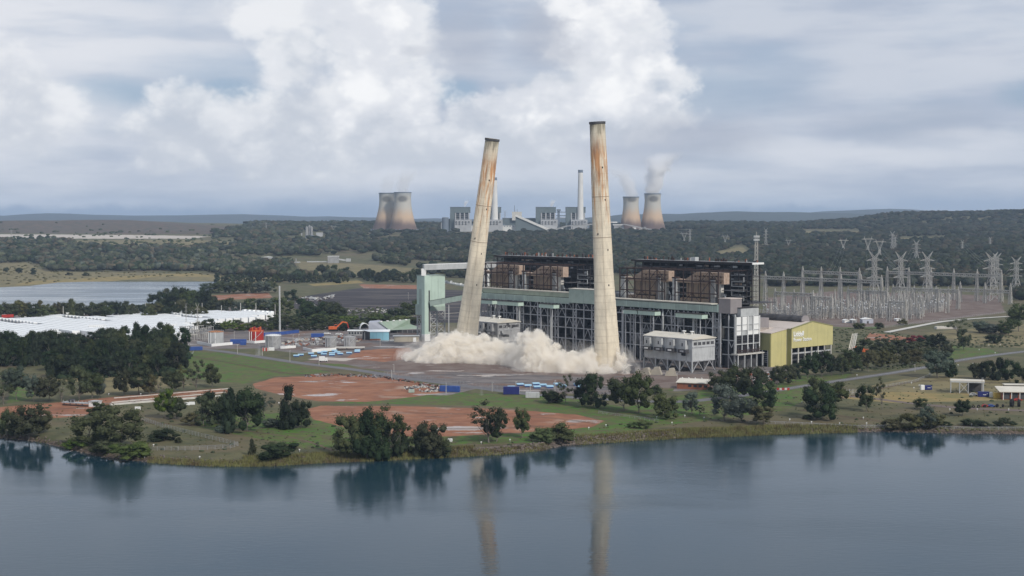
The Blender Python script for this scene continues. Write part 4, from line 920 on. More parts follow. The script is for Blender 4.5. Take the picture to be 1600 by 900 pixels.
# --- trees along the lake, one by one
HERO = [
 (12,688,640,34,'gum','gum','small olive eucalypt at the water edge, far left of the shore'),
 (44,690,633,66,'gum','gum','broad olive eucalypt leaning over the lake at the left corner'),
 (68,676,642,30,'gum','olive_leaf','slim eucalypt beside the pink dirt strip at the far left'),
 (140,694,642,66,'dense','gum','rounded dark tree left of the red-topped shoreline tree'),
 (158,652,628,40,'dense','gum','small round tree in front of the pale settling basin'),
 (190,700,637,76,'gum','gum','wide eucalypt with reddish tips on the left shore'),
 (118,702,680,34,'bush','bright_leaf','light green bush below the rounded tree on the left bank'),
 (200,716,682,62,'bush','bright_leaf','spreading pale green bush touching the water on the left bank'),
 (165,706,678,42,'bush','gum','dark low bush between two bank trees on the left'),
 (257,688,666,46,'bush','dark_leaf','dark round bush alone in the grass by the angled fence'),
 (279,692,681,12,'bush','gum','tiny shrub right of the dark round bush'),
 (258,654,607,36,'gum','bright_leaf','fresh green tree with yellowish top in front of the red dirt strip'),
 (275,655,618,30,'dense','gum','stocky tree beside the yellowish-topped tree'),
 (318,664,618,44,'dense','gum','tree at the left end of the dark clump by the basin'),
 (342,660,609,56,'dense','dark_leaf','large dark tree in the middle of the clump by the basin'),
 (358,676,605,44,'cone','dark_leaf','tall near-black tree in the clump by the basin'),
 (385,674,607,56,'dense','dark_leaf','broad near-black tree at the right of the clump by the basin'),
 (346,676,662,18,'bush','grey_leaf','silvery bush at the foot of the dark clump'),
 (300,664,640,30,'bush','olive_leaf','olive undergrowth left of the dark clump'),
 (412,654,612,34,'airy','grey_leaf','thin grey tree between the dark clump and the tall casuarina'),
 (424,668,648,30,'bush','grey_leaf','grey bush beneath the thin grey tree'),
 (451,670,604,46,'cone','dark_leaf','tall casuarina with bare grey stems in front of the upper dirt oval'),
 (470,668,622,38,'dense','dark_leaf','shorter casuarina leaning against the tall one'),
 (441,718,682,62,'bush','dark_leaf','dark spiky bush on the reedy point'),
 (393,712,686,18,'cone','gum','narrow young tree on the reedy point'),
 (548,712,645,56,'dense','gum','left tree of the big clump on the central shore'),
 (574,717,640,66,'cone','dark_leaf','dark pointed tree in the big clump on the central shore'),
 (597,718,650,60,'cone','dark_leaf','dark tree reaching the water in the centre of the big clump'),
 (612,714,629,62,'airy','gum','tall open-crowned eucalypt rising out of the big clump'),
 (625,714,655,42,'cone','dark_leaf','dark tree at the right of the big clump'),
 (588,700,634,40,'airy','gum','second open-crowned eucalypt in the big clump'),
 (655,716,672,44,'cone','gum','small dark green tree right of the big clump'),
 (673,716,655,56,'dense','gum','mid green tree with pale tips right of the big clump'),
 (692,714,680,36,'bush','gum','low green bush at the end of the big clump'),
 (764,692,622,64,'airy','gum','open eucalypt with pale trunk in front of the lower dirt oval'),
 (776,690,640,44,'gum','dark_leaf','darker eucalypt standing close behind the pale-trunked one'),
 (816,684,636,30,'gum','gum','slender eucalypt between the lower dirt oval and the lake'),
 (850,690,662,38,'bush','bright_leaf','left half of the bright green bush by the lake'),
 (872,692,654,50,'bush','bright_leaf','bright green bush mound on the bank left of the rocks'),
 (858,630,604,36,'bush','dark_leaf','dark bush beside the white site cabin'),
 (872,629,608,22,'bush','dark_leaf','small dark bush beside the sparse tree'),
 (883,632,585,30,'airy','gum','sparse feathery tree in front of the small blue lids'),
 (914,634,588,34,'dense','dark_leaf','dark tree at the left of the twin dark trees before the dust'),
 (932,638,582,42,'dense','dark_leaf','large near-black tree before the dust of the upright chimney'),
 (975,642,588,52,'gum','gum','wide green eucalypt in front of the upright chimney'),
 (998,646,584,54,'gum','gum','wide eucalypt with pale forked trunk in front of the plinths'),
 (1024,616,598,22,'bush','gum','small bush behind the wide eucalypts'),
 (1039,654,612,44,'dense','gum','dense egg-shaped tree on the bright lawn'),
 (1080,647,612,30,'gum','grey_leaf','small grey-green tree on a slim trunk'),
 (1093,650,632,14,'airy','gum','thin sapling next to the small grey-green tree'),
 (990,668,657,22,'bush','bright_leaf','yellow-green bush at the lake edge right of the rocks'),
 (1008,668,653,30,'bush','bright_leaf','yellow-green bush mound above the rocky bank'),
 (1124,612,577,40,'dense','gum','dark round tree beside the brick hut'),
 (1133,658,602,56,'gum','grey_leaf','large blue-grey willow-like tree at the shore'),
 (1160,660,622,50,'gum','grey_leaf','second blue-grey tree touching the large willow-like one'),
 (1150,622,572,50,'gum','gum','mid green tree above the blue-grey trees'),
 (1176,626,574,50,'dense','gum','bright-topped tree in front of the bare steel end of the plant'),
 (1193,640,590,44,'dense','dark_leaf','dark tree at the end of the white rail'),
 (1192,664,634,40,'gum','olive_leaf','scrubby olive tree on the shore right of the blue-grey trees'),
 (1284,656,598,52,'dense','dark_leaf','dark domed tree alone on the grass by the lake'),
 (1276,636,588,40,'dense','gum','tree behind the dark domed tree, next to the road'),
 (1305,636,596,40,'gum','gum','greyish tree right of the dark domed tree'),
 (1262,655,646,18,'bush','dark_leaf','small dark bush under the domed tree'),
 (1353,643,602,30,'gum','gum','round-headed tree leaning on a short trunk near the track'),
 (1378,640,588,26,'airy','gum','tall ragged eucalypt next to the round-headed tree'),
 (1422,670,640,40,'bush','olive_leaf','olive scrub at the water edge below the track'),
 (1449,668,628,34,'bush','grey_leaf','blue-grey bushy tree between the track and the lake'),
 (1466,668,640,36,'bush','olive_leaf','low scrub right of the blue-grey bushy tree'),
 (1440,640,622,24,'gum','gum','small dark tree beside the track'),
 (1392,672,652,34,'bush','olive_leaf','faint olive thicket on the bank'),
 (1477,666,656,20,'bush','dark_leaf','dark knob of a bush by the shore fence'),
 (1503,650,624,30,'gum','dark_leaf','umbrella-shaped tree beside the row of tyres'),
 (1517,665,650,30,'bush','dark_leaf','left one of the clipped dark bushes by the lake'),
 (1534,667,655,26,'bush','dark_leaf','middle one of the clipped dark bushes by the lake'),
 (1570,666,650,30,'bush','dark_leaf','right one of the clipped dark bushes by the lake'),
 (1465,590,548,50,'gum','grey_leaf','big grey-green tree at the bend of the road'),
 (1485,590,560,26,'cone','dark_leaf','dark conical tree tucked beside the big grey-green one'),
 (1527,592,566,30,'dense','gum','left tree of the dark row beyond the steel shelter'),
 (1544,593,562,32,'dense','dark_leaf','second tree of the dark row beyond the steel shelter'),
 (1561,594,558,32,'cone','dark_leaf','pointed tree of the dark row beyond the steel shelter'),
 (1578,594,561,30,'dense','dark_leaf','right tree of the dark row beyond the steel shelter'),
 (1597,600,575,26,'dense','dark_leaf','dark tree cut off by the right edge behind the brick hut'),
 (1506,547,514,24,'gum','gum','single tree standing on the bright lawn by the road'),
 (1498,522,497,38,'airy','gum','ragged tree above the pale channel'),
 (1342,514,500,18,'bush','gum','round bush on the lawn below the substation'),
 (1373,514,501,14,'bush','gum','small bush by the corner of the pale channel'),
 (1410,508,496,16,'bush','olive_leaf','olive bush beside the pale channel'),
 (1530,520,496,34,'bush','grey_leaf','blue-green wattle clump left of the water pit'),
 (1552,521,500,36,'bush','grey_leaf','blue-green wattle clump by the right embankment'),
 (1592,518,474,44,'gum','gum','large tree on the right edge above the water pit'),
 (1575,524,500,34,'gum','gum','eucalypt in front of the large right-edge tree'),
 (1553,536,518,26,'bush','dark_leaf','dark mound on the grassy terrace at right'),
 (1434,533,520,20,'bush','red_leaf','crimson bush on the red earth'),
 (1421,536,525,14,'bush','red_leaf','small crimson shrub beside the larger one'),
 (1446,541,524,26,'dense','dark_leaf','dark green tree right of the crimson bush'),
]
for h_ in HERO: tree(*h_)
ORD = lambda n: '%d%s' % (n, 'th' if 10 <= n % 100 <= 20 else {1: 'st', 2: 'nd', 3: 'rd'}.get(n % 10, 'th'))
def number(items, text):
    """items: (photo x, thing, first words) sorted from the left and told apart by their place in the row"""
    items.sort(key=lambda q: q[0])
    for i, (x, o, d_) in enumerate(items): o['label'] = '%s, %s from the left %s' % (d_, ORD(i+1), text)
def belt(pts, kinds, mts, text, group, far=False, cat='tree', jit=1.0):
    it = []
    for (px, py, top, wd) in pts:
        k = TR.choice(kinds); m_ = TR.choice(mts); x = px+TR.uniform(-2, 2)*jit
        d_ = {'gum': 'spreading', 'dense': 'rounded', 'cone': 'pointed', 'airy': 'open-crowned', 'bush': 'bushy'}[k]+' '+{'gum': 'green', 'dark_leaf': 'dark', 'olive_leaf': 'olive', 'grey_leaf': 'grey-green', 'bright_leaf': 'fresh green'}[m_]+' tree'
        it.append((x, tree(x, py+TR.uniform(-1, 1)*jit, top+TR.uniform(-2, 2)*jit, wd*TR.uniform(.9, 1.15), k, m_, d_, group=group, cat=cat, far=far), d_))
    number(it, text)
# eucalypts lining the red dirt strip on the left
belt([(195,618,578,30),(216,617,573,40),(232,617,586,26),(247,617,580,28),(268,616,578,34),(288,612,568,32),(307,611,564,40),(333,606,570,28)], ['gum','gum','airy'], ['gum','olive_leaf'], 'in the row along the red dirt strip', 'eucalypts in a row along the red dirt strip')
belt([(4,632,590,30),(28,626,570,40),(52,628,585,32),(76,628,586,36),(99,628,590,34),(124,626,573,36),(143,622,580,32),(155,622,588,24),(18,600,575,36)], ['gum','airy','gum'], ['gum','gum','grey_leaf'], 'in the group left of the mown slope', 'eucalypts left of the mown slope')
# the dark plantation on the left
for row, (y0, y1, xa, xb, n) in enumerate(((545, 516, -40, 285, 18), (556, 522, -30, 292, 18), (567, 530, 60, 292, 14), (578, 538, 75, 285, 13), (588, 550, 80, 262, 12), (571, 536, -40, 60, 6))):
    pts = []
    for k in range(n):
        x = xa+(xb-xa)*(k+.5*(row % 2))/n; up = 10 if 175 < x < 290 and row < 2 else 0
        pts.append((x, y0+(x-150)*-.012, y1-up+(3 if x < 120 and row == 0 else 0)+TR.uniform(-6, 7), TR.uniform(24, 38)))
    belt(pts, ['dense', 'cone', 'dense', 'gum'], ['dark_leaf', 'dark_leaf', 'dark_leaf', 'gum'], ['in the rearmost plantation row', 'in the second plantation row from behind', 'in the third plantation row from behind', 'in the fourth plantation row from behind', 'in the front row of the plantation', 'in the short side row of the plantation'][row], 'dark trees of the dense plantation')
K4 = (['gum', 'dense', 'cone', 'gum'], ['gum', 'dark_leaf', 'gum', 'olive_leaf'])
belt([(x, 497-(x-100)*.01+((x*7) % 5), 474-(6 if (x//29) % 3 == 0 else 0)+(x*13 % 7), 26) for x in range(-20, 320, 12)], *K4, 'in the front row between battery yard and pond', 'bushland trees beside the pond', far=True)
belt([(x, 490+(x*5 % 4), 471+(x*11 % 8), 24) for x in range(-14, 250, 13)], *K4, 'in the rear row between battery yard and pond', 'bushland trees beside the pond', far=True)
K4 = (['dense', 'cone'], ['dark_leaf', 'dark_leaf', 'gum'])
belt([(x, 486+(x*5 % 6), 454+(x*7 % 9)-(4 if 270 < x < 330 else 0), 30) for x in range(246, 340, 11)], *K4, 'in the thicket front at the pond end', 'dark thicket at the end of the pond', far=True)
belt([(x, 478, 452+(x*3 % 6), 24) for x in range(262, 330, 14)], *K4, 'in the thicket rear at the pond end', 'dark thicket at the end of the pond', far=True)
K4 = (['gum', 'dense'], ['gum', 'gum', 'grey_leaf'])
belt([(x, 458+(x*5 % 5), 440+(x*7 % 7), 24) for x in range(325, 432, 11)], *K4, 'behind the orange earth bank', 'trees around the orange earth bank', far=True)
belt([(x, 482+(x*3 % 9), 464+(x*7 % 9), 24) for x in range(335, 440, 12)], *K4, 'in front of the orange earth bank', 'trees around the orange earth bank', far=True)
K4 = (['gum', 'dense', 'dense'], ['gum', 'dark_leaf', 'bright_leaf', 'gum'])
belt([(x, 515-(x-330)*.008+(x*3 % 4), 499+(x*7 % 8), 24) for x in range(308, 565, 10)], *K4, 'in the front row behind the tank farm', 'green belt behind the tank farm', far=True)
belt([(x, 507, 489+(x*3 % 8), 26) for x in range(430, 655, 11)], *K4, 'in the second row behind the tank farm', 'green belt behind the tank farm', far=True)
belt([(472, 500, 466, 36), (490, 505, 470, 40), (512, 505, 470, 44), (528, 503, 474, 34), (443, 492, 462, 34), (455, 470, 454, 26), (640, 492, 470, 34), (620, 500, 480, 30)], *K4, 'among the big trees by the coal yard', 'green belt behind the tank farm', far=True)
K4 = (['gum', 'gum', 'dense'], ['gum', 'gum', 'olive_leaf', 'dark_leaf'])
belt([(1216,604,570,26),(1230,601,566,28),(1243,598,568,26),(1264,592,554,34),(1283,590,548,38),(1300,588,552,32),(1316,586,556,28),(1331,584,548,32),(1357,580,548,28),(1375,577,546,32),(1392,575,549,26),(1412,572,550,24)], *K4, 'in the front row beside the road', 'road-side trees near the yellow hall')
belt([(1428,570,548,32),(1440,566,545,28),(1452,562,540,30),(1478,560,536,24),(1400,556,530,26),(1378,545,528,24),(1354,544,527,24),(1468,548,522,28),(1456,538,524,22),(1322,575,550,26),(1346,562,540,24),(1416,552,530,28),(1432,556,532,30),(1388,562,538,28),(1366,564,540,26)], *K4, 'in the thicket behind the road-side row', 'road-side trees near the yellow hall')
K4 = (['dense', 'cone'], ['dark_leaf', 'gum'])
belt([(x, 438+(x*3 % 5), 420+(x*7 % 8), 22) for x in range(575, 660, 9)], *K4, 'left of the mint tower top', 'tree belt beyond the coal yard', far=True)
belt([(x, 440+(x*3 % 4), 426+(x*5 % 6), 16) for x in range(340, 545, 9)]+[(x, 432, 415, 18) for x in (500, 512, 524, 540)], *K4, 'in the low hedge beyond the coal yard', 'tree belt beyond the coal yard', far=True)
belt([(x, 440, 420+(x*7 % 6), 22) for x in range(1570, 1640, 14)], *K4, 'at the right edge behind the switchyard', 'tree belt beyond the switchyard', far=True)
# lone trees in the fields by the pond
belt([(10,426,416,10),(30,427,417,12),(52,432,420,11),(110,431,425,12),(135,431,424,12),(376,427,419,10),(400,433,420,16),(72,420,408,16),(165,420,409,18)], ['dense', 'gum'], ['gum', 'dark_leaf'], 'among the lone field trees by the pond', 'lone trees in the pond fields', far=True)

# --- far woodland, one mass per belt
NOF = [[(-80,414),(50,410),(80,424),(330,424),(345,431),(430,434),(470,438),(470,500),(-80,500)], [(-80,362),(330,362),(340,376),(-80,377)], [(90,374),(300,372),(390,380),(300,389),(120,386)], [(430,436),(1010,436),(1010,520),(430,520)],
       [(455,404),(560,407),(665,420),(645,432),(460,434)], [(1195,448),(1575,448),(1590,512),(1195,512)], [(1247,359.5),(1350,359.5),(1347,369),(1257,369)], [(1398,371),(1482,369),(1476,377),(1408,378)], [(1108,398),(1164,382),(1180,400),(1130,406)],
       [(640,406),(720,411),(840,428),(840,433),(640,417)], [(410,400),(585,402),(585,414),(410,412)], [(-80,340),(250,340),(395,352),(340,364),(-80,364)], [(466,362),(510,362),(510,372),(466,372)], [(1100,372),(1165,372),(1165,378),(1100,378)], [(800,430),(1200,430),(1200,500),(800,500)]]
def woods(name, label, d0, d1, area, wd, hd, sub, light, alo=-.47, ahi=.47, keep=1.0, cat='woodland', only=None):
    g = np.random.default_rng(int(d0)); A = (ahi-alo)*(d1*d1-d0*d0)/2; n = int(A/area)
    Y = np.sqrt(g.uniform(d0*d0, d1*d1, n)); a = g.uniform(alo, ahi, n); X = a*Y; Z = hz(X, Y); qx, qy = proj(X, Y, Z)
    ok = np.ones(n, bool)
    ok &= ~((Y > 4560) & (Y < 4980) & (qx > 545) & (qx < 1105))
    for P in NOF: ok &= poly_mask(qx, qy, P, 1.0, 3.0) < .5
    den = np.sin(X/140+Y/90)*np.sin(X/63-Y/210)+np.sin(X/320-Y/170)
    ok &= (den+g.uniform(-1.2, 1.2, n)) > -1.15*keep+np.where(qx < 700, .75, 0)*(Y > 1900)*(Y < 4300)
    if only is not None: ok &= poly_mask(qx, qy, only, 1.0, 3.0) > .5
    X, Y, Z, den = X[ok], Y[ok], Z[ok], den[ok]; n = len(X); v0, f0 = sub
    W_ = g.uniform(.7, 1.3, n)*wd; Hh = g.uniform(.7, 1.35, n)*hd
    k = len(v0)
    shape = v0[None]*(1+g.uniform(-.34, .34, (n, k, 1)))
    Vv = shape*np.stack([W_/2, W_/2, Hh*.42], -1)[:, None, :]+np.stack([X, Y, Z+Hh*.55], -1)[:, None, :]
    Ff = (f0[None]+(np.arange(n)*k)[:, None, None]).reshape(-1, 3)
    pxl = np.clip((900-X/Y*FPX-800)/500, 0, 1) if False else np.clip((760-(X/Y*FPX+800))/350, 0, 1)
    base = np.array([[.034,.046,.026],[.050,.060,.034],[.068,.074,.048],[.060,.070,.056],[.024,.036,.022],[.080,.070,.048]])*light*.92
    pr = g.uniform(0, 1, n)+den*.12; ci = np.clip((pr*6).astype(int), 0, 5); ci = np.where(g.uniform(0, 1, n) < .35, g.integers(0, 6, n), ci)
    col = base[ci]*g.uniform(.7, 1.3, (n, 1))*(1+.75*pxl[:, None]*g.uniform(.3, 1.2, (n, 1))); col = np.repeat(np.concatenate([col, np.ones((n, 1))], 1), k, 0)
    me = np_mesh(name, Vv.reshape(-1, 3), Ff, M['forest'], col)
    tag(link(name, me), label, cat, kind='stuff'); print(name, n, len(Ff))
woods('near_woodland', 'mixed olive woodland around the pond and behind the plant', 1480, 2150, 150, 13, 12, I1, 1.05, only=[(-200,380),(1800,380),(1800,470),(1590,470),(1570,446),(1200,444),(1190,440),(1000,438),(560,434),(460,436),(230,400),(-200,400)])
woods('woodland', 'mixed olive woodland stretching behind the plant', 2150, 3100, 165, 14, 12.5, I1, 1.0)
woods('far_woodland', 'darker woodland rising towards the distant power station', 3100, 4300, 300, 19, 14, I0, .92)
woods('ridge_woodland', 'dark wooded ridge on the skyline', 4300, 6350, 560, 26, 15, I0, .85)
# ------------------------------------------------------------------ the distant power station
def site(name, label, cat, px, py, rz=0.0, group=None): return thing(name, label, cat, place(px, py), rz, group)
def farp(px, py=362, D=4733.0):
    X = (px-800)/FPX*D; return Vector((X, D, hz1(X, D)-1))
def far_mat(): 
    m = bpy.data.materials.new('cooling_tower_concrete'); m.use_nodes = True; T = NT(m.node_tree); b = T.n['Principled BSDF']
    p = T.obj(); x, y, z = T.xyz(p); h = T.m('DIVIDE', z, 130.0)
    n = T.noise(T.v('MULTIPLY', p, (1, 1, .3)), .035, 5, .6)
    hh = T.m('ADD', h, T.m('MULTIPLY', T.m('SUBTRACT', n, .5), .28))
    c_ = T.mix(T.ss(hh, .16, .42), (.13,.092,.085), (.50,.365,.25)); c_ = T.mix(T.ss(hh, .40, .70), c_, (.45,.43,.385)); c_ = T.mix(T.ss(hh, .84, .97), c_, (.36,.37,.37))
    q = T.v('MULTIPLY', T.v('SUBTRACT', p, (2, -26, 110)), (.055, .02, .085)); c_ = T.mix(T.ss(T.m('ADD', T.v('LENGTH', q), T.m('MULTIPLY', n, .8)), .85, 1.6, .8, 0), c_, (.10,.10,.10))
    T.put(b.inputs['Base Color'], c_); b.inputs['Roughness'].default_value = .9; return m
M['ctower'] = far_mat()
CT = []
for px, pb, pt, wt, wb, lab in ((605, 362, 301.5, 25, 50, 'left cooling tower of the far left pair, partly behind its neighbour'), (629.6, 362, 300, 27, 48, 'right cooling tower of the far left pair with tan middle'),
                                (985.5, 358, 303, 25, 39, 'greyer cooling tower just right of the upright chimney'), (1019.3, 362, 302, 26, 44, 'cooling tower with the thickest steam, rightmost of the four')):
    b_ = farp(px, pb, 4733 if px < 1000 and px > 700 or px > 1000 or px > 620 else 4800); s_ = mpp(b_); H = (pb-pt)*s_; rt = wt*s_/2; rb = wb*s_/2
    t = thing('cooling_tower', lab, 'cooling tower', b_)
    def cr(f):                                                        # waist at .82 of the height
        return rt*0.955+(rb-rt*0.955)*abs((0.84-f)/0.84)**1.75 if f < .84 else rt*0.955+rt*.045*((f-.84)/.16)
    prof = [(cr(k/22), H*k/22) for k in range(23)]
    MB().lathe([(r, z+9) if k == 0 else (r, z) for k, (r, z) in enumerate(prof)]+[(rt-2.5, H), (rt-2.5, H-20)], 40, cap=False).build('shell', M['ctower'], t, True)
    MB().lathe([(rt+.2, H-2.2), (rt+1.0, H-2.2), (rt+1.0, H+.6), (rt-1.5, H+.6)], 40, cap=False).build('rim', M['fargrey'], t)
    mb = MB()
    for k in range(24):
        a = k*math.pi/12; a2 = a+math.pi/24
        mb.bar((rb*1.04*math.cos(a), rb*1.04*math.sin(a), 0), (rb*math.cos(a2), rb*math.sin(a2), 10), 1.4).bar((rb*1.04*math.cos(a+math.pi/12), rb*1.04*math.sin(a+math.pi/12), 0), (rb*math.cos(a2), rb*math.sin(a2), 10), 1.4)
    mb.build('inlet_columns', M['fargrey'], t); CT.append((b_, H, rt))
def far_stack(px, pb, H, r0, r1, lab):
    b_ = farp(px, pb, 4700); t = thing('smokestack', lab, 'chimney', b_)
    MB().lathe([(r0+(r1-r0)*(k/14), H*k/14) for k in range(15)], 24).build('shaft', M['farbright'], t, True)
    MB().lathe([(r1+.05, H-9), (r1+.5, H-9), (r1+.5, H+.4), (.2, H+.5)], 24, cap=False).build('cap', M['fargrey'], t); return b_, H
ST = [far_stack(906.8, 362, 205, 11.5, 7.5, 'white distant smokestack whose top vanishes in low cloud'), far_stack(773, 362, 180, 12.5, 7.5, 'pale smokestack half hidden behind the toppling chimney')]
def fbox(t, name, px0, px1, y0, y1, mt, d=40, dy=0):
    """box on the far site: pixels of the photo at the site's own distance"""
    s_ = mpp(t.location); ox = t.location.x; b_ = t['py']
    return blk(name, (px0-t['px'])*s_, (px1-t['px'])*s_, dy, dy+d, (b_-y1)*s_, (b_-y0)*s_, mt, t)
def far_block(px0, px1, lab, steam=True):
    t = thing('boiler_house', lab, 'boiler house', farp((px0+px1)/2, 362, 4700)); t['px'] = (px0+px1)/2; t['py'] = 363.0; w_ = px1-px0; F_ = lambda *a, **k: fbox(t, *a, **k)
    F_('top_cladding', px0, px1, 324, 332.8, M['slate'], 50); F_('roof', px0-.4, px1+.4, 323.5, 324, M['fargrey'], 52, -1)
    for k in range(5):
        x = px0+.7+k*(w_-3.2)/4; F_('column', x, x+1.7, 332.8, 343, M['farwhite'], 4)
    for y in (335.5, 338.5, 341.5): F_('floor', px0+.8, px1-.8, y, y+.6, M['grey'], 30, 3)
    F_('dark_core', px0+1.5, px1-1.5, 332.8, 343, M['fargrey'], 30, 14)
    F_('precipitator', px0+7.5, px1+2.5, 343.2, 362, M['farwhite'], 40, -18)
    for k in range(9):
        x = px0+9+(k % 5)*(w_-9)/4.5; y = 346+(k//5)*3.2; F_('duct', x, x+2.2, y, y+1.6, M['steel_dark'], 2, -20.2)
    F_('side_tower', px0-.2, px0+7, 333, 362, M['slate'], 30, -2); F_('annex', px1+3, px1+6, 350, 362, M['fargrey'], 20)
    return t
far_block(703.4, 734.5, 'distant boiler house with grey top, left of the toppling chimney')
far_block(752, 783, 'distant boiler house mostly hidden by the toppling chimney and pale stack')
far_block(837.3, 868.5, 'distant boiler house with grey top standing between the two falling chimneys')
far_block(884.3, 914.8, 'distant boiler house behind the white smokestack')
t = thing('linking_plant', 'grey ducts and tower linking the two middle distant boiler houses', 'industrial plant', farp(876, 362, 4700)); t['px'] = 876; t['py'] = 363.0
fbox(t, 'duct', 869, 884, 331, 332.2, M['fargrey'], 8); fbox(t, 'duct', 869, 884, 336.5, 338, M['fargrey'], 8); fbox(t, 'duct', 869, 884, 340, 341, M['grey'], 8); fbox(t, 'tower', 871, 874.6, 327, 360, M['fargrey'], 10); fbox(t, 'hopper_head', 869.8, 876, 327, 330, M['fargrey'], 14, -2)
t = thing('storage_silo', 'dark blue-grey round silo at the left end of the distant power station', 'silo', farp(696, 362, 4700))
s_ = mpp(t.location); MB().lathe([(5.2*s_, 0), (5.2*s_, 22.5*s_), (5.0*s_, 23.2*s_), (.1, 23.6*s_)], 24).build('silo_wall', M['fargrey'], t, False); MB().lathe([(3.5*s_, 0), (3.5*s_, 21*s_), (.1, 21.4*s_)], 20, 7.5*s_, 8).build('side_silo', M['slate'], t); blk('white_stair', -6.8*s_, -5.4*s_, -2, 4, 0, 15*s_, M['farwhite'], t)
t = thing('distant_turbine_hall', 'long dark distant turbine hall behind the sloping white conveyor', 'industrial hall', farp(810, 362, 4700)); t['px'] = 810; t['py'] = 363.5
fbox(t, 'wall', 785, 837, 341.8, 358, M['slate'], 60, 30); fbox(t, 'roof', 784, 838, 341.2, 341.8, M['fargrey'], 62, 29); fbox(t, 'white_base', 736, 812, 353, 362, M['farbright'], 20, -10); fbox(t, 'white_wall', 812, 880, 357, 362, M['farbright'], 20, -12)
for k in range(16): fbox(t, 'window', 739+k*4.4, 741+k*4.4, 353.4, 354.6, M['fargrey'], 1, -11.2)
fbox(t, 'pale_tower', 800, 815.3, 331.5, 345, M['concrete_pale'], 20, 20); fbox(t, 'mast', 803.6, 804.2, 321.5, 331.5, M['steel_dark'], 1.5, 22); fbox(t, 'mast', 808, 808.4, 327, 331.5, M['steel_dark'], 1.5, 22)
def far_prism(t, name, poly, mt, y0, y1):
    s_ = mpp(t.location); return MB().prism([((x-t['px'])*s_, (t['py']-y)*s_) for x, y in poly], y0, y1).build(name, mt, t)
t = thing('sloping_conveyor', 'big wedge-shaped dark coal bunker with white sloping top at the distant station', 'conveyor', farp(833, 362, 4700)); t['px'] = 833; t['py'] = 364.0
far_prism(t, 'side_wall', [(805.5, 338.5), (856, 361), (858, 363.5), (805.5, 363.5)], M['slate'], -26, -18); far_prism(t, 'white_top', [(805, 336.6), (807, 336.4), (866, 361.8), (864, 363.6), (858, 362.4), (805, 339.2)], M['farbright'], -30, -16)
t = thing('distant_conveyor', 'thin grey conveyor rising over the distant coal stockpile', 'conveyor', farp(870, 362, 4700)); t['px'] = 870; t['py'] = 365.0
far_prism(t, 'gallery', [(852, 363.5), (885, 354.2), (927, 351.2), (927, 353), (886, 356), (856, 364.6)], M['grey'], -50, -44); far_prism(t, 'gallery', [(888, 359.5), (930, 362.2), (930, 364), (888, 361.2)], M['grey'], -52, -46)
for x in (870, 893, 915): fbox(t, 'trestle_leg', x, x+.7, 356, 364.5, M['steel_dark'], 2, -48)
t = thing('distant_coal_plant', 'grey screening house with white roofs just right of the upright chimney', 'industrial plant', farp(966, 362, 4700)); t['px'] = 966; t['py'] = 368.0
fbox(t, 'screen_house', 958.5, 974, 357, 369, M['grey'], 20, -20); fbox(t, 'white_roof', 957, 973, 355.5, 357.2, M['farbright'], 24, -22); fbox(t, 'white_roof', 953, 964, 351.5, 353.2, M['farbright'], 20, -8); fbox(t, 'rear_house', 945, 958, 352, 362, M['slate'], 20, -4)
far_prism(t, 'conveyor_gallery', [(973, 354.5), (1006, 361), (1040, 366.2), (1046, 366.6), (1046, 367.6), (1038, 367.5), (1004, 362.4), (973, 356)], M['grey'], -30, -25)
for x, w_, y in ((986, 6, 363), (997, 5, 365), (1004, 5, 366), (1015, 4, 366), (976, 8, 367)): fbox(t, 'white_hut', x, x+w_, y-2.6, y+.6, M['farbright'], 10, -40)
MB().lathe([(3.4*mpp(t.location), 0), (3.2*mpp(t.location), 2.4*mpp(t.location)), (2*mpp(t.location), 4.4*mpp(t.location)), (.2, 5.4*mpp(t.location))], 16, 23.5*mpp(t.location), -50).build('white_dome', M['farbright'], t, True)
fbox(t, 'conveyor_head', 1004.5, 1008, 359.5, 362.5, M['grey'], 10, -34)
# coal stockpile, a long dark mound
b0 = farp(880, 0, 4590); b1 = farp(1096, 0, 4590); vs = []; n = 60
for i in range(n+1):
    f = i/n; c_ = b0.lerp(b1, f); hgt = (8+4*mnoise.noise(Vector((f*9, 0, 0))))*min(1, f*10, (1-f)*6)
    for dy_, k in ((-26, 0), (-12, .8), (0, 1), (14, .7), (30, 0)): vs.append((c_.x, c_.y+dy_, c_.z-1+hgt*k))
tag(MB().add(vs, [(i*5+k, (i+1)*5+k, (i+1)*5+k+1, i*5+k+1) for i in range(n) for k in range(4)]).build('coal_stockpile', M['coal'], smooth=True), 'long black coal stockpile below the distant cooling towers', 'coal stockpile')
t = site('cement_works', 'cluster of pale round silos and a white box on the wooded ridge', 'silo', 484, 370); s_ = mpp(t.location)
for k, x in enumerate((-4.6, -.9, 2.9)): MB().lathe([(1.9*s_, 0), (1.9*s_, (17.5+(k % 2)*1.6)*s_), (.2, (19+(k % 2)*1.6)*s_)], 16, x*s_, (k % 2)*6).build('silo', M['grey'], t)
blk('white_shed', 10.5*s_, 20*s_, -5, 8, 3*s_, 9*s_, M['farwhite'], t); blk('headhouse', -6.5*s_, 6*s_, -4, 10, 0, 5*s_, M['fargrey'], t); blk('white_bin', -13*s_, -11.6*s_, -5, -3, 0, 8.5*s_, M['farwhite'], t); blk('white_bin', 17*s_, 19*s_, -8, -3, 2.5*s_, 4*s_, M['farwhite'], t)
t = site('grey_conveyor_house', 'lone grey box building in the woods with white conveyors on both sides', 'building', 521, 411); s_ = mpp(t.location)
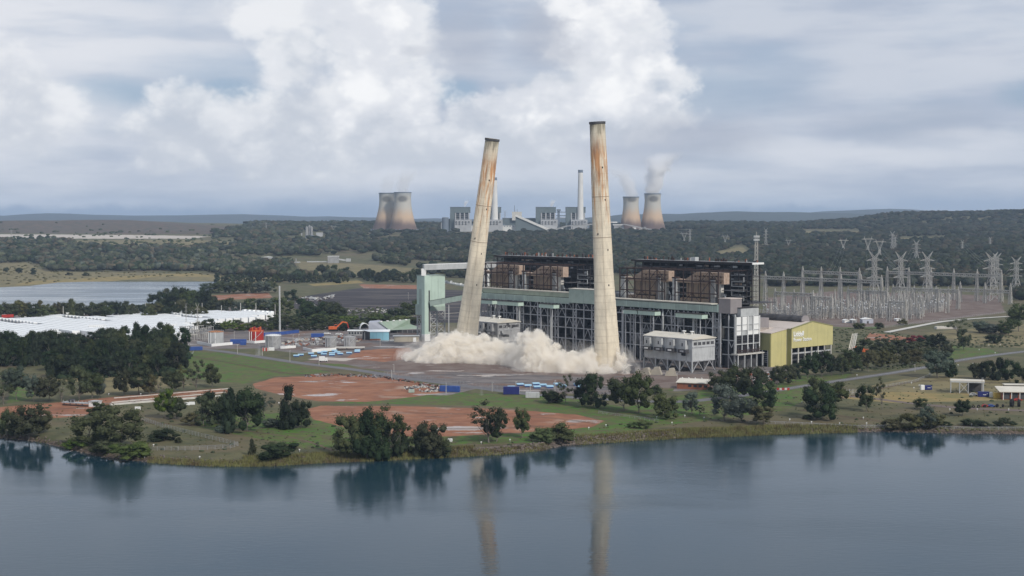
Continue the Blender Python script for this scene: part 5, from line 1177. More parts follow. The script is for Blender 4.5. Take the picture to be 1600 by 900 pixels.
blk('wall', -8.5*s_, 8.5*s_, -6, 6, 0, 10.5*s_, M['grey'], t); blk('roof', -8.8*s_, 8.8*s_, -6.4, 6.4, 10.5*s_, 11*s_, M['white'], t); blk('conveyor', -41*s_, -8*s_, -2, 1.5, 1.3*s_, 3*s_, M['greylight'], t); blk('conveyor', -86*s_, -52*s_, -2, 1.5, .3*s_, 2.2*s_, M['greylight'], t); beam('conveyor', (8*s_, 0, 6*s_), (25*s_, 0, 3.4*s_), 3, M['greylight'], t); blk('transfer_box', 20*s_, 27*s_, -3, 3, 2.4*s_, 7*s_, M['greylight'], t); blk('vent', -59*s_, -57.5*s_, -2, 0, 0, 7*s_, M['grey'], t)
for k, (px, py, w_, lab) in enumerate(((418, 404, 22, 'small white building among the woods left of the grey box building'), (1235, 399, 9, 'pale hut half seen in the forest behind the switchyard'), (1213, 372, 14, 'faint white conveyor structure on the wooded slope right of the plant'), (247, 420, 3, 'tiny white hut by the woodland left of the pond head'), (270, 417, 22, 'low white shed at the head of the pond'))):
    t = site('shed', lab, 'shed', px, py); s_ = mpp(t.location); blk('wall', -w_/2*s_, w_/2*s_, -5, 5, 0, 2.2*s_, M['greylight'], t); MB().prism([(-w_/2*s_-1, 2.2*s_), (0, 3.2*s_), (w_/2*s_+1, 2.2*s_)], -6, 6).build('roof', M['white'], t)

# ------------------------------------------------------------------ pylons, gantries and the switchyard
def lat(mb, w0, z0, w1, z1, n, t_=.35, d0=None, d1=None):
    """square lattice mast section from half-width w0 at z0 to w1 at z1"""
    for k in range(n):
        f0, f1 = k/n, (k+1)/n; a0 = w0+(w1-w0)*f0; a1 = w0+(w1-w0)*f1; za = z0+(z1-z0)*f0; zb = z0+(z1-z0)*f1
        for sx, sy in ((-1,-1),(1,-1),(1,1),(-1,1)): mb.bar((sx*a0, sy*a0, za), (sx*a1, sy*a1, zb), t_)
        for (p, q) in (((-1,-1),(1,-1)), ((1,-1),(1,1)), ((1,1),(-1,1)), ((-1,1),(-1,-1))):
            mb.bar((p[0]*a0, p[1]*a0, za), (q[0]*a1, q[1]*a1, zb), t_*.6); mb.bar((q[0]*a0, q[1]*a0, za), (p[0]*a1, p[1]*a1, zb), t_*.6)
            mb.bar((p[0]*a1, p[1]*a1, zb), (q[0]*a1, q[1]*a1, zb), t_*.6)
    return mb
def arm(mb, x, z, h, t_=.3, w_=1.2):
    for s in (-1, 1):
        mb.bar((0, s*w_, z), (x, 0, z), t_).bar((0, s*w_, z+h), (x, 0, z), t_)
    for k in range(1, 4): mb.bar((x*k/4, 0, z), (x*k/4, 0, z+h*(1-k/4)), t_*.6)
PY = {}
def pylon_meshes(kind, mt):
    if (kind, mt) in PY: return PY[(kind, mt)]
    out = []
    if kind == 'arms':                                               # three cross arms and a V of earth peaks
        mb = lat(MB(), 6.2, 0, 2.0, 24, 3, .5); lat(mb, 2.0, 24, 1.7, 43, 4, .42); out.append(('body', mb.mesh('pylon_body', M[mt])))
        for z, x in ((25, 9.5), (33, 10.5), (41, 9.5)):
            mb = MB(); arm(mb, x, z, 2.2); arm(mb, -x, z, 2.2); out.append(('cross_arm', mb.mesh('pylon_arm', M[mt])))
        mb = MB()
        for s in (-1, 1): mb.bar((s*1.5, -1, 43), (s*7, 0, 50), .4).bar((s*1.5, 1, 43), (s*7, 0, 50), .4).bar((-s*.8, 0, 43.5), (s*7, 0, 50), .35)
        out.append(('earth_peak', mb.mesh('pylon_peak', M[mt])))
    elif kind == 'vee':                                              # flat V-shaped pylon
        mb = lat(MB(), 4.2, 0, 1.6, 24, 4, .45); out.append(('body', mb.mesh('pylon_body', M[mt])))
        mb = MB()
        for s in (-1, 1):
            mb.bar((s*1.4, -1, 24), (s*9, -1, 42), .5).bar((s*1.4, 1, 24), (s*9, 1, 42), .5).bar((-s*1.2, 0, 26), (s*6, 0, 42), .4).bar((s*9, 0, 42), (s*11, 0, 50), .4).bar((s*8, 0, 42), (s*11, 0, 50), .35)
        out.append(('fork', mb.mesh('pylon_fork', M[mt])))
        mb = MB().bar((-18, -1, 42), (18, -1, 42), .5).bar((-18, 1, 42), (18, 1, 42), .5).bar((-14, 0, 44), (14, 0, 44), .45)
        for k in range(-9, 10): mb.bar((k*1.8, 0, 42), (k*1.8+.9, 0, 44), .25)
        out.append(('cross_arm', mb.mesh('pylon_arm', M[mt])))
    elif kind == 'column':                                           # gantry column with spire
        mb = lat(MB(), 2.3, 0, 1.0, 31, 5, .55); lat(mb, 1.0, 31, 1.0, 34, 1, .5); out.append(('body', mb.mesh('gantry_column', M[mt])))
        out.append(('spire', lat(MB(), 1.0, 34, .1, 40.5, 2, .36).mesh('gantry_spire', M[mt])))
    elif kind == 'column_low':
        mb = lat(MB(), 1.8, 0, .9, 21, 4, .5); out.append(('body', mb.mesh('gantry_column', M[mt]))); out.append(('spire', lat(MB(), .8, 21, .1, 26, 2, .28).mesh('gantry_spire', M[mt])))
    PY[(kind, mt)] = out; return out
def pylon(px, base, top, kind, label, rz=.3, mt='lattice_far', name='pylon', wid=None):
    b_ = place(px, base); H = (base-top)*mpp(b_); s_ = H/50
    t = thing(name, label, 'pylon', b_, rz, 'transmission pylons', (s_*(wid or 1), s_*(wid or 1), s_))
    for n_, me in pylon_meshes(kind, mt): link(n_, me, t)
    return t
pylon(1365.5, 478, 391, 'arms', 'left one of the three big pylons standing in the switchyard', wid=.85)
pylon(1406.5, 474, 393, 'arms', 'middle one of the three big pylons standing in the switchyard', wid=.85)
pylon(1448, 472, 393, 'arms', 'right one of the three big pylons standing in the switchyard', wid=.85)
pylon(1548.5, 470, 394, 'arms', 'broad pylon at the right end of the switchyard', wid=1.05)
pylon(1557, 450, 395, 'arms', 'pylon right behind the broad one at the switchyard end')
pylon(1587, 462, 401, 'arms', 'pylon against the trees at the right edge of the photo')
pylon(1431.5, 414, 375, 'arms', 'slim pylon on the pale clearing behind the switchyard')
pylon(1394, 398, 361, 'arms', 'tallest of the far pylons on the wooded slope', wid=.8)
pylon(1398.5, 396, 367, 'arms', 'far pylon overlapping the tallest far one', wid=.8)
pylon(1356, 400, 369, 'vee', 'left of two overlapping V-shaped pylons', mt='lattice'); pylon(1374, 405, 373, 'vee', 'right of two overlapping V-shaped pylons', mt='lattice')
pylon(1317.5, 396, 372, 'vee', 'V-shaped pylon alone in the woods left of the overlapping pair', mt='lattice', wid=1.1); pylon(1232, 391, 373, 'vee', 'smallest V-shaped pylon, behind the steel end of the plant'); pylon(1133, 386, 366, 'vee', 'V-shaped pylon above the right boiler house roof')
pylon(1503.5, 398, 375, 'arms', 'small pylon in the forest left of the far right one', wid=.9); pylon(1547, 390, 370, 'arms', 'small pale pylon high in the forest at right', wid=.9)
pylon(1069, 383, 362, 'vee', 'V-shaped pylon right of the distant coal stockpile'); pylon(1078, 384, 357, 'arms', 'slim pylon next to the V-shaped one by the coal stockpile', wid=.7); pylon(1196.5, 387, 356, 'arms', 'slim tall pylon above the steel end of the plant', wid=.7)
pylon(856, 376, 360, 'vee', 'squat V-shaped pylon in front of the distant boiler house'); pylon(915, 374, 357, 'vee', 'V-shaped pylon left of the upright chimney'); pylon(18, 378, 357, 'arms', 'far pylon on the pale flat at the left edge', wid=.6); pylon(48, 352, 341, 'arms', 'tiny pylon on the bare ridge at left', wid=.6)
pylon(454, 362, 345, 'vee', 'faint pylon on the ridge left of the cement silos'); pylon(416, 363, 346, 'arms', 'faint pylon on the ridge at the left wood', wid=.7); pylon(521, 366, 352, 'vee', 'faint pylon right of the cement silos'); pylon(533, 352, 336, 'arms', 'thin pylon above the skyline right of the cement silos', wid=.5); pylon(567, 353, 337, 'arms', 'thin pylon above the skyline next to the cooling towers', wid=.5)
pylon(789, 353, 327, 'arms', 'skyline pylon between the pale stack and the wedge-shaped bunker', wid=.9); pylon(309, 530, 473, 'arms', 'lone pylon standing in the small substation by the battery yard', mt='lattice', wid=.35); pylon(291, 512, 473, 'arms', 'thin lattice mast behind the lone pylon', wid=.3)
t = site('telecom_mast', 'lattice telecom mast with antennas behind the right end of the plant', 'mast', 1181, 488); s_ = mpp(t.location)
lat(MB(), 2.3, 0, 1.3, 120*s_, 18, .4).build('mast', M['lattice'], t); 
for z in (112, 117): MB().box(-3, 3, -3, 3, z*s_, z*s_+2.2).build('antenna_ring', M['greylight'], t)
MB().bar((0, 0, 118*s_), (0, 0, 126*s_), .4).build('whip', M['lattice'], t)
def beamspan(t, p, q, z, dep=2.9):
    mb = MB(); L = (q-p).length; d_ = (q-p).normalized(); n = max(4, int(L/3)); sd_ = Vector((-d_.y, d_.x, 0))*.7
    for s in (-1, 1):
        for zz in (z, z+dep): mb.bar(p+sd_*s+Vector((0,0,zz)), q+sd_*s+Vector((0,0,zz)), .95)
        for k in range(n):
            a = p.lerp(q, k/n)+sd_*s; b2 = p.lerp(q, (k+1)/n)+sd_*s; mb.bar(a+Vector((0,0,z+(dep if k % 2 else 0))), b2+Vector((0,0,z+(0 if k % 2 else dep))), .36)
    mb.build('beam', M['lattice'], t)
def gantry(px, py, n, step, label, kind='column', zb=31.2, both=1):
    b_ = Vector((*unproj(px, py, 0), 0)); t = thing('gantry', label, 'gantry', (0,0,0), 0, 'switchyard gantries'); t.location = b_
    P_ = [-Ld*step*k for k in range(n)]
    for p_ in P_:
        for n_, me in pylon_meshes(kind, 'lattice'):
            o = link('column' if n_ == 'body' else n_, me, t); o.location = p_; o.rotation_euler = (0, 0, RZP)
    for p_, q_ in zip(P_[:-1], P_[1:]): beamspan(t, p_, q_, zb)
    return t
gantry(1168, 474, 8, 27.5, 'long front gantry with beams running across the whole switchyard')
gantry(1254, 463, 4, 30, 'rear left gantry whose four spires rise before the forest')
gantry(1386, 464, 6, 33, 'rear right gantry ending beside the broad pylon')
gantry(1270, 496, 2, 24, 'low portal gantry left of centre at the front of the switchyard', 'column_low', 19.2)
gantry(1211, 487, 3, 26, 'low gantry behind the yellow hall ventilator', 'column_low', 19.2)
gantry(1389, 502, 2, 19, 'low portal gantry at the front right corner of the switchyard', 'column_low', 17.5)
gantry(1395, 478, 4, 29, 'low gantry between the big pylons', 'column_low', 19.2)
gantry(1500, 472, 3, 34, 'low gantry on the bare right end of the switchyard', 'column_low', 14)
gantry(1325, 483, 3, 26, 'low gantry in the middle of the switchyard', 'column_low', 19.2)
# switchgear bays: frame, six porcelain posts and a bus bar each
def bay(loc, label):
    t = thing('switchgear_bay', label, 'switchgear', loc, RZP, 'switchgear bays')
    mb = MB()
    for x in (-5, 0, 5): mb.bar((x, 0, 0), (x, 0, 5), .42).bar((x, 4, 0), (x, 4, 5), .42).bar((x, 0, 5), (x, 4, 5), .35)
    mb.bar((-5, 0, 5), (5, 0, 5), .4).bar((-5, 4, 5), (5, 4, 5), .4); link('support_frame', mb.mesh('support_frame', M['lattice']), t)
    ins = MB().lathe([(.25, 0), (.42, .3), (.25, .6), (.42, .9), (.25, 1.2), (.42, 1.5), (.25, 1.8), (.42, 2.1), (.25, 2.4), (.5, 3.6), (.1, 3.8)], 6).mesh('insulator', M['grey'])
    for x in (-5, 0, 5):
        for y in (0, 4): o = link('insulator', ins, t); o.location = (x, y, 5)
    link('bus_bar', MB().bar((-6.5, 0, 8.9), (6.5, 0, 8.9), .3).bar((-5, 0, 8.7), (-5, 4, 8.7), .25).bar((5, 0, 8.7), (5, 4, 8.7), .25).mesh('bus_bar', M['lattice']), t); return t
def postgear(loc):
    t = thing('voltage_transformer', 'tall single post transformer with white head in the switchyard', 'switchgear', loc, 0, 'post transformers of the switchyard')
    link('post', MB().bar((0, 0, 0), (0, 0, 7), .5).box(-.8, .8, -.8, .8, 0, .6).mesh('post', M['lattice']), t); link('insulator', MB().lathe([(.35, 7), (.55, 7.5), (.35, 8), (.55, 8.5), (.35, 9), (.6, 10)], 6).mesh('insulator', M['grey']), t)
    link('head', MB().lathe([(.5, 10), (.9, 10.3), (.9, 11.2), (.3, 11.6)], 8).mesh('head', M['greylight']), t); return t
b0_ = None; p0_ = None; c0_ = None; RB = random.Random(5); nb = 0
sw0 = Vector((*unproj(1200, 500, 0), 0))
for i in range(-3, 34):
    for j in range(-4, 34):
        p_ = sw0 - Ld*(i*15+RB.uniform(-2, 2)) + Bd*(j*13+RB.uniform(-2, 2)); qx, qy = proj(p_.x, p_.y, 0)
        if not (1190 < qx < 1480 and 466 < qy < 500 and qy < 509-(qx-1200)*.03) or (qx > 1440 and qy > 490): continue
        if RB.random() < .06: continue
        if RB.random() < .6:
            if b0_ is None: b0_ = bay(p_, 'lattice switchgear bay with grey insulators in the switchyard')
            else: dup(b0_, p_, RZP+RB.choice([0, 0, math.pi/2]))
        else:
            if p0_ is None: p0_ = postgear(p_)
            else: dup(p0_, p_, 0)
        nb += 1
        if RB.random() < .6:
            p_ = p_+Bd*5
            if c0_ is None:
                c0_ = thing('lattice_post', 'thin lattice post standing between the switchgear bays', 'lattice post', p_, RZP, 'lattice posts of the switchyard', (.62, .62, .72))
                for n_, me in pylon_meshes('column_low', 'lattice'): link(n_, me, c0_)
            else: dup(c0_, p_, RZP, (.62, .62, RB.uniform(.6, .95)))
        if RB.random() < .5: dup(p0_ or postgear(p_), p_+Bd*8+Ld*3, 0) if p0_ else None
print('bays', nb)
mb = MB()                                                            # conductors between big pylons and gantries
def wire(a, b_, sag=4, r=.07):
    pts = [a.lerp(b_, k/10)-Vector((0, 0, sag*4*(k/10)*(1-k/10))) for k in range(11)]; return MB().tube(pts, r, 3)
for (x0, y0, z0, x1, y1, z1) in ((1365, 478, 41, 1254, 463, 33), (1406, 474, 33, 1318, 466, 33), (1448, 472, 41, 1386, 464, 33), (1548, 470, 33, 1496, 470, 33), (1431, 414, 40, 1406, 464, 34), (1431, 414, 30, 1448, 466, 34), (1503, 398, 26, 1548, 470, 41), (1356, 400, 24, 1365, 478, 41), (1317, 396, 24, 1300, 464, 33), (1374, 405, 24, 1406, 474, 41), (1587, 462, 40, 1560, 470, 30)):
    a = place(x0, y0)+Vector((0,0,z0)); b_ = place(x1, y1)+Vector((0,0,z1))
    for k in (-6, 0, 6): tag(wire(a+Vector((k, 0, 0)), b_+Vector((k, 0, 0))).build('power_line', M['lattice']), 'thin overhead conductor strung above the switchyard', 'power line', 'overhead conductors of the switchyard')
for k, (px, py, w_, h_, mt, lab) in enumerate(((1354, 505, 18, 8.5, 'lilac', 'small grey gabled relay hut at the front of the switchyard'), (1321.5, 504, 8, 5, 'white', 'white cubicle left of the relay hut'), (1333, 505, 8, 6.5, 'grey', 'grey transformer between the cubicle and the relay hut'), (1403, 501, 9, 3.5, 'white', 'white vehicle-like box by the right portal gantry'))):
    t = site('hut', lab, 'hut', px, py, .2); s_ = mpp(t.location); W_ = w_*s_; H_ = h_*s_
    blk('wall', -W_/2, W_/2, -3, 3, 0, H_*.8, M[mt], t)
    MB().prism([(-W_/2-.4, H_*.8), (0, H_*1.05), (W_/2+.4, H_*.8)], -3.4, 3.4).build('roof', M['white'], t)
    if k != 1: blk('door', -W_*.1, W_*.08, -3.1, -3, 0, 2.2, M['steel_dark'], t)
    for z in range(3 if k == 2 else 0): blk('radiator_fin', -W_/2+z*1.6, -W_/2+z*1.6+.4, -4, -3, .5, H_*.7, M['greylight'], t)

# ------------------------------------------------------------------ battery yard
def container_like(name, label, cat, px, py, L, W_, H_, mt, rz, group=None, doors=True, mtd=None):
    t = site(name, label, cat, px, py, rz, group)
    blk('body', -L/2, L/2, -W_/2, W_/2, 0.15, H_, M[mt], t); blk('roof', -L/2+.1, L/2-.1, -W_/2+.1, W_/2-.1, H_, H_+.12, M[mtd or mt], t)
    for k in range(max(2, int(L/2))): blk('rib', -L/2+k*L/max(2, int(L/2))+.3, -L/2+k*L/max(2, int(L/2))+.55, -W_/2-.08, -W_/2, .3, H_-.2, M[mt], t)
    if doors: blk('door', L/2, L/2+.08, -W_/2+.2, W_/2-.2, .3, H_-.2, M['white' if mt in ('navy', 'whitebox') else mt], t)
    return t
YARD = [(-60,509),(58,504.5),(62,500.5),(95,499.5),(150,503),(186,497.5),(240,493.5),(262,493),(264,491),(330,492.5),(372,493.5),(392,492.5),(424,495.5),(420,500),(360,506),(300,512),(284,532),(200,532),(100,524),(40,538),(-60,538)]
AISLE = [[(-30,501.5),(60,514),(64,517),(-30,506)], [(98,500),(165,506.5),(165,509.5),(98,503)], [(234,491.5),(318,503),(318,506.5),(234,494.5)], [(130,497),(170,500),(168,503),(130,500)]]
yd = Vector((*unproj(0, 520, 0), 0)); proto = None; ny = 0
cand = []
for i in range(-14, 22):
    for j in range(-22, 46):
        p_ = yd - Ld*(i*24.4) + Bd*(j*8.6); qx, qy = proj(p_.x, p_.y, 0)
        if not (-60 < qx < 430 and 485 < qy < 540): continue
        if poly_mask(np.array([qx]), np.array([qy]), YARD, 1, 3)[0] < .5: continue
        if any(poly_mask(np.array([qx]), np.array([qy]), A_, 1, 3)[0] > .5 for A_ in AISLE): continue
        cand.append((qy, p_))
cand.sort(key=lambda q: q[0]); print('yard', len(cand)); cand = cand[:300]
for qy, p_ in cand:
    if proto is None:
        proto = thing('battery_unit', 'long white battery enclosure in the yard left of the tank farm', 'battery unit', p_, RZP, 'white battery enclosures')
        blk('enclosure', -12, 12, -3.6, 3.6, .4, 5.2, M['whitebox'], proto); blk('plinth', -12, 12, -3.5, 3.5, 0, .4, M['grey'], proto); blk('roof_seam', -.12, .12, -3.62, 3.62, .4, 5.26, M['grey'], proto)
    else: dup(proto, p_, RZP)
ac = None
for (xa, ya, xb, yb, n) in ((-4, 505.5, 54, 513.5, 12), (104, 501.5, 160, 507.5, 11), (238, 493, 312, 503.5, 16), (382, 492.5, 424, 495.5, 7), (105, 497.5, 128, 499, 4)):
    ai = []
    for k in range(n):
        f = k/(n-1); p_ = Vector((*unproj(xa+(xb-xa)*f, ya+(yb-ya)*f, 0), 0))
        if ac is None:
            ac = thing('inverter_unit', 'grey inverter cabinet with white lid in an aisle of the battery yard', 'inverter', p_, RZP, 'inverter cabinets in the aisles')
            blk('cabinet', -2.4, 2.4, -1.8, 1.8, 0, 5.0, M['steel'], ac); blk('lid', -2.2, 2.2, -1.9, 1.9, 5.0, 6.2, M['whitebox'], ac); o = ac
        else: o = dup(ac, p_, RZP)
        ai.append((xa+(xb-xa)*f, o, 'grey inverter cabinet'))
    number(ai, {-4: 'in the near left battery aisle', 104: 'in the middle battery aisle', 238: 'in the long aisle by the lone pylon', 382: 'at the right end of the battery yard', 105: 'in the short rear battery aisle'}[xa])
mast0 = None; mi = []
for k, (px, base, top) in enumerate(((3,497,478),(30,498,481),(54,500,479),(79,497,488),(99,499,478),(118,500,479),(136,498,488),(144,498,480),(162,497,489),(165,499,477),(181,498,484),(190,497,478),(201,498,488),(206,497,489),(217,496,482),(228,496,473),(233,497,484),(249,496,475),(274,495,472),(277,492,480),(316,495,473),(346,494,477),(376,494,473),(400,495,473),(430,500,475))):
    b_ = place(px, base); H = (base-top)*mpp(b_)
    if mast0 is None:
        mast0 = thing('lightning_mast', 'slender grey mast above the battery yard', 'mast', b_, 0, 'masts of the battery yard', (1, 1, H))
        link('pole', MB().lathe([(.55, 0), (.42, .5), (.28, .98), (.05, 1)], 8).mesh('mast_pole', M['lattice']), mast0); link('base_plate', MB().box(-.7, .7, -.7, .7, 0, .01).mesh('mast_base', M['grey']), mast0); mi.append((px, mast0, 'slender grey mast'))
    else: mi.append((px, dup(mast0, b_, 0, (1, 1, H)), 'slender grey mast'))
number(mi, 'above the battery yard')
t = site('gatehouse', 'grey gatehouse with flat canopy and red end at the left edge', 'building', 3, 502, RZP); blk('wall', -10, 8, -5, 5, 0, 5.5, M['dark2'], t); blk('canopy', -14, 14, -6, 6, 5.6, 6.6, M['greylight'], t); blk('red_end', 14, 15.5, -6, 6, 4.6, 7.6, M['red'], t); blk('window', -8, 6, -5.1, -5, 1.5, 4, M['glass'], t)
# white wind-break walls in the yard
for px, py, w_, h_, lab in ((150, 520, 22, 11, 'tall white enclosure wall standing proud of the battery yard'), (262, 518, 24, 10, 'white ribbed hall in the battery yard near the lone pylon')):
    t = site('white_hall', lab, 'hall', px, py, .12); s_ = mpp(t.location); blk('wall', -w_/2*s_, w_/2*s_, 0, 14, 0, h_*s_, M['whitebox'], t); blk('roof', -w_/2*s_-.3, w_/2*s_+.3, -.3, 14.3, h_*s_, h_*s_+.4, M['white'], t)
    for k in range(7): blk('rib', (-w_/2+k*w_/7)*s_, (-w_/2+k*w_/7)*s_+.5, -.3, 0, 0, h_*s_, M['greylight'], t)
# small substation beside it
for k, (px, py) in enumerate(((296,531),(303,533),(316,532),(322,530),(300,527),(312,526),(326,527),(290,527))):
    o = dup(b0_, place(px, py), RZP+(k % 2)*1.57, (.7, .7, 1.1), 'lattice switchgear bay beside the lone pylon near the battery yard', 'bays of the small substation'); o['label'] = 'lattice switchgear bay beside the lone pylon, %s from the left' % ORD(sorted([296,303,316,322,300,312,326,290]).index(px)+1)
# ------------------------------------------------------------------ tank farm and sheds
def tank(px, py, r, h, mt, lab, extras=None):
    t = site('storage_tank', lab, 'storage tank', px, py)
    prof = [(r, 0)]
    z = 0
    while z < h-1.6: z += 1.6; prof += [(r, z-.05), (r+.06, z-.04), (r+.06, z+.04), (r, z+.05)]
    MB().lathe(prof+[(r, h)], 36).build('shell', M[mt], t)
    MB().lathe([(r+.15, h), (r+.15, h+.25), (r*.5, h+.9), (.05, h+1.1)], 36).build('roof', M[extras or mt], t)
    mb = MB()
    for k in range(14):
        a = -math.pi*.5+k*.11-.5; mb.bar((r*1.05*math.cos(a), r*1.05*math.sin(a), h*k/14), (r*1.05*math.cos(a+.11), r*1.05*math.sin(a+.11), h*(k+1)/14), .35)
    mb.build('spiral_stair', M['steel'], t)
    mb = MB()
    for k in range(24):
        a = k*math.pi/12; a2 = a+math.pi/12; mb.bar((r*math.cos(a), r*math.sin(a), h+.2), (r*math.cos(a), r*math.sin(a), h+1.3), .1).bar((r*math.cos(a), r*math.sin(a), h+1.3), (r*math.cos(a2), r*math.sin(a2), h+1.3), .1)
    mb.build('handrail', M['steel'] if mt != 'red' else M['red'], t)
    mb = MB()
    for k in (-.9, -.5, .1): mb.bar((r*1.03*math.cos(-1.57+k), r*1.03*math.sin(-1.57+k), 0), (r*1.03*math.cos(-1.57+k), r*1.03*math.sin(-1.57+k), h), .5)
    mb.build('downpipe', M['white'] if mt != 'tank' else M['steel'], t)
    return t
tank(337.5, 536.5, 6.3, 9.6, 'greylight', 'pale tank with orange rusty roof beside the small substation', 'rusttop')
t = tank(400.5, 533.5, 6.2, 8.8, 'red', 'bright red tank with red steelwork on its roof', 'orangep')
for k in range(6): blk('roof_frame', -5+k*1.6, -4+k*1.6, -2, 2, 9.8, 11.4+(k % 3)*.5, M['orangep' if k % 2 else 'red'], t)
tank(427, 544, 6.3, 10.2, 'tank', 'plain grey tank between the red tank and the vent stack', 'white')
tank(517, 541.5, 4.7, 7.2, 'tank', 'left one of two rusty grey tanks on the concrete pad', 'tank'); tank(546.5, 541, 4.9, 7.4, 'tank', 'right one of two rusty grey tanks on the concrete pad', 'tank')
t = site('vent_stack', 'tall slim white-grey steel stack rising behind the tank farm', 'chimney', 437.3, 520); MB().lathe([(.95, 0), (.85, 12), (.75, 42), (.6, 42.6), (.05, 42.7)], 14).build('pipe', M['greylight'], t)
for z in (10, 20, 30): MB().lathe([(.9, z), (1.1, z), (1.1, z+.4), (.9, z+.4)], 14).build('flange', M['steel'], t)
def wallrun(name, label, cat, pts, h, th, mt, kind=None):
    t = thing(name, label, cat, place(*pts[0])); o = t.location
    for a, b_ in zip(pts[:-1], pts[1:]):
        p_ = place(*a); q_ = place(*b_); beam('wall_section', p_-o+Vector((0, 0, h/2)), q_-o+Vector((0, 0, h/2)), h if False else th, M[mt], t, h)
    for ch in t.children:                                            # turn sections so that height is vertical
        d_ = ch.rotation_quaternion @ Vector((0, 0, 1)); x_ = Vector((-d_.y, d_.x, 0)).normalized(); y_ = d_.cross(x_)
        ch.rotation_quaternion = Matrix((x_, y_, d_)).transposed().to_quaternion()
    return t
wallrun('bund_wall', 'white bund wall around the orange-roofed tank', 'wall', [(308,537),(331,541.5),(363,538.5)], 2.2, .6, 'white')
wallrun('bund_wall', 'white bund wall below the red tank', 'wall', [(384,535.5),(398,536.5),(416,535)], 2.0, .6, 'white')
wallrun('bund_wall', 'broken white bund wall in front of the grey rubble of the tank farm', 'wall', [(438,545),(462,543.5)], 2.0, .6, 'white')
wallrun('bund_wall', 'white and red bund wall below the two rusty tanks', 'wall', [(474,546.5),(488,550),(525,547.5)], 2.2, .6, 'white')
wallrun('hoarding', 'long blue hoarding behind the grey tank', 'fence', [(411,525),(440,523),(467,520)], 2.8, .3, 'blue')
t = site('concrete_pad', 'pale concrete pad roof right of the two rusty tanks', 'slab', 547, 546.5, .06); blk('slab', -11.5, 11.5, -3, 3, 1.6, 2.3, M['concrete_pale'], t); 
for x in (-10, -3, 4, 10): blk('pier', x, x+.7, -2.6, 2.6, 0, 1.6, M['steel_dark'], t)
container_like('shipping_container', 'long dark blue container left of the red tank', 'container', 372.5, 537, 13, 3, 3.6, 'blue', .05); container_like('shipping_container', 'short blue container tucked before the long blue one', 'container', 380, 539, 4.5, 2.6, 2.6, 'blue', .05)
container_like('shipping_container', 'blue container at the edge of the dark plantation', 'container', 304, 547.5, 12, 3, 2.8, 'blue', .35); container_like('shipping_container', 'blue container half buried in rubble left of the excavator', 'container', 496, 527, 11, 3, 3.2, 'blue', .1)
container_like('site_cabin', 'white cabin right of the red striped barrier', 'cabin', 424, 548, 4.4, 2.6, 2.4, 'white', 0)
t = site('barrier', 'red and white water barrier beside the white cabin', 'barrier', 415, 548.5); [blk('barrier_block', -2.4+k*1.2, -1.3+k*1.2, -.5, .5, 0, 2.6, M['red' if k % 2 == 0 else 'pinkroof'], t) for k in range(4)]
# sheds
t = site('blue_shed', 'sky blue shed with dark open side and white roof', 'shed', 593, 531.5, .03); s_ = mpp(t.location)
for k in range(3): blk('wall_panel', -15*s_+k*10*s_+.05, -15*s_+(k+1)*10*s_-.05, 0, .3, 0, 12.8*s_, M['sky'], t)
blk('brick_base', -15*s_, 2*s_, -.2, 0, 0, 1.2, M['brick'], t); MB().prism([(-15*s_, 0), (-28*s_, 9), (-28*s_, 9.4), (-14.9*s_, .4)], 0, 12.4*s_, 'z').build('dark_side', M['dark2'], t); blk('back', -28*s_, 15*s_, 12, 12.3, 0, 12*s_, M['dark2'], t); blk('side_wall', 14.8*s_, 15*s_, .3, 12, 0, 12.8*s_, M['steel_dark'], t)
MB().add([(-15.5*s_, -.4, 12.9*s_), (15.5*s_, -.4, 12.9*s_), (15.5*s_, 13, 14.6*s_), (-30*s_, 11, 14.6*s_), (-15.5*s_, -.4, 13.3*s_), (15.5*s_, -.4, 13.3*s_), (15.5*s_, 13, 15*s_), (-30*s_, 11, 15*s_)], [(0,3,2,1),(4,5,6,7),(0,1,5,4),(1,2,6,5),(2,3,7,6),(3,0,4,7)]).build('roof', M['whitebox'], t)
for x in (-20, -24): blk('post', x*s_, x*s_+.4, 4, 4.4, 0, 12*s_, M['greylight'], t)
t = site('lean_to_shed', 'low white roofed shed left of the sky blue shed', 'shed', 557, 524, .03); blk('roof', -8, 6.5, -4, 6, 4.2, 4.6, M['whitebox'], t); blk('wall', -7.5, 6, -3.5, 5.5, 0, 4.2, M['grey'], t); [blk('window', -6.5+k*2.5, -5+k*2.5, -3.6, -3.5, 1.5, 3.2, M['glass'], t) for k in range(5)]
t = site('green_roof_workshop', 'large workshop with sage green roof and lilac gable left of the mint tower', 'workshop', 596, 521, .05); s_ = mpp(t.location)
MB().add([(-20*s_, 0, 0), (13*s_, -2, 0), (13*s_, -2, 5.5*s_), (0, 0, 18*s_), (-4*s_, 0, 18.5*s_), (-20*s_, 0, 18*s_)], [(0,1,2,3,4,5)]).build('gable_wall', M['lilac'], t)
MB().prism([(-20*s_, 0), (-20*s_, 17*s_), (-4*s_, 17.8*s_), (12*s_, 5*s_), (12*s_, 0)], .5, 24).build('hall_body', M['lilac'], t)
MB().add([(-5*s_, -1, 18.4*s_), (13.5*s_, -2.5, 5.2*s_), (62*s_, 16, 5.0*s_), (52*s_, 22, 9*s_), (44*s_, 24, 11.5*s_), (44*s_, 24, 19.5*s_)], [(0,1,2,3,4,5)]).build('roof_slope', M['greenroof'], t)
for k in range(5): beam('ridge_vent', (-2*s_+k*9.5*s_, -.5+k*5, 18.9*s_), (1*s_+k*9.5*s_, .8+k*5, 19*s_), .9, M['white'], t)
blk('eave_wall', 14*s_, 60*s_, 6, 7, 0, 4.5*s_, M['steel_dark'], t); blk('door_frame', -12*s_, -7*s_, -.3, 0, 2, 10*s_, M['steel_dark'], t)
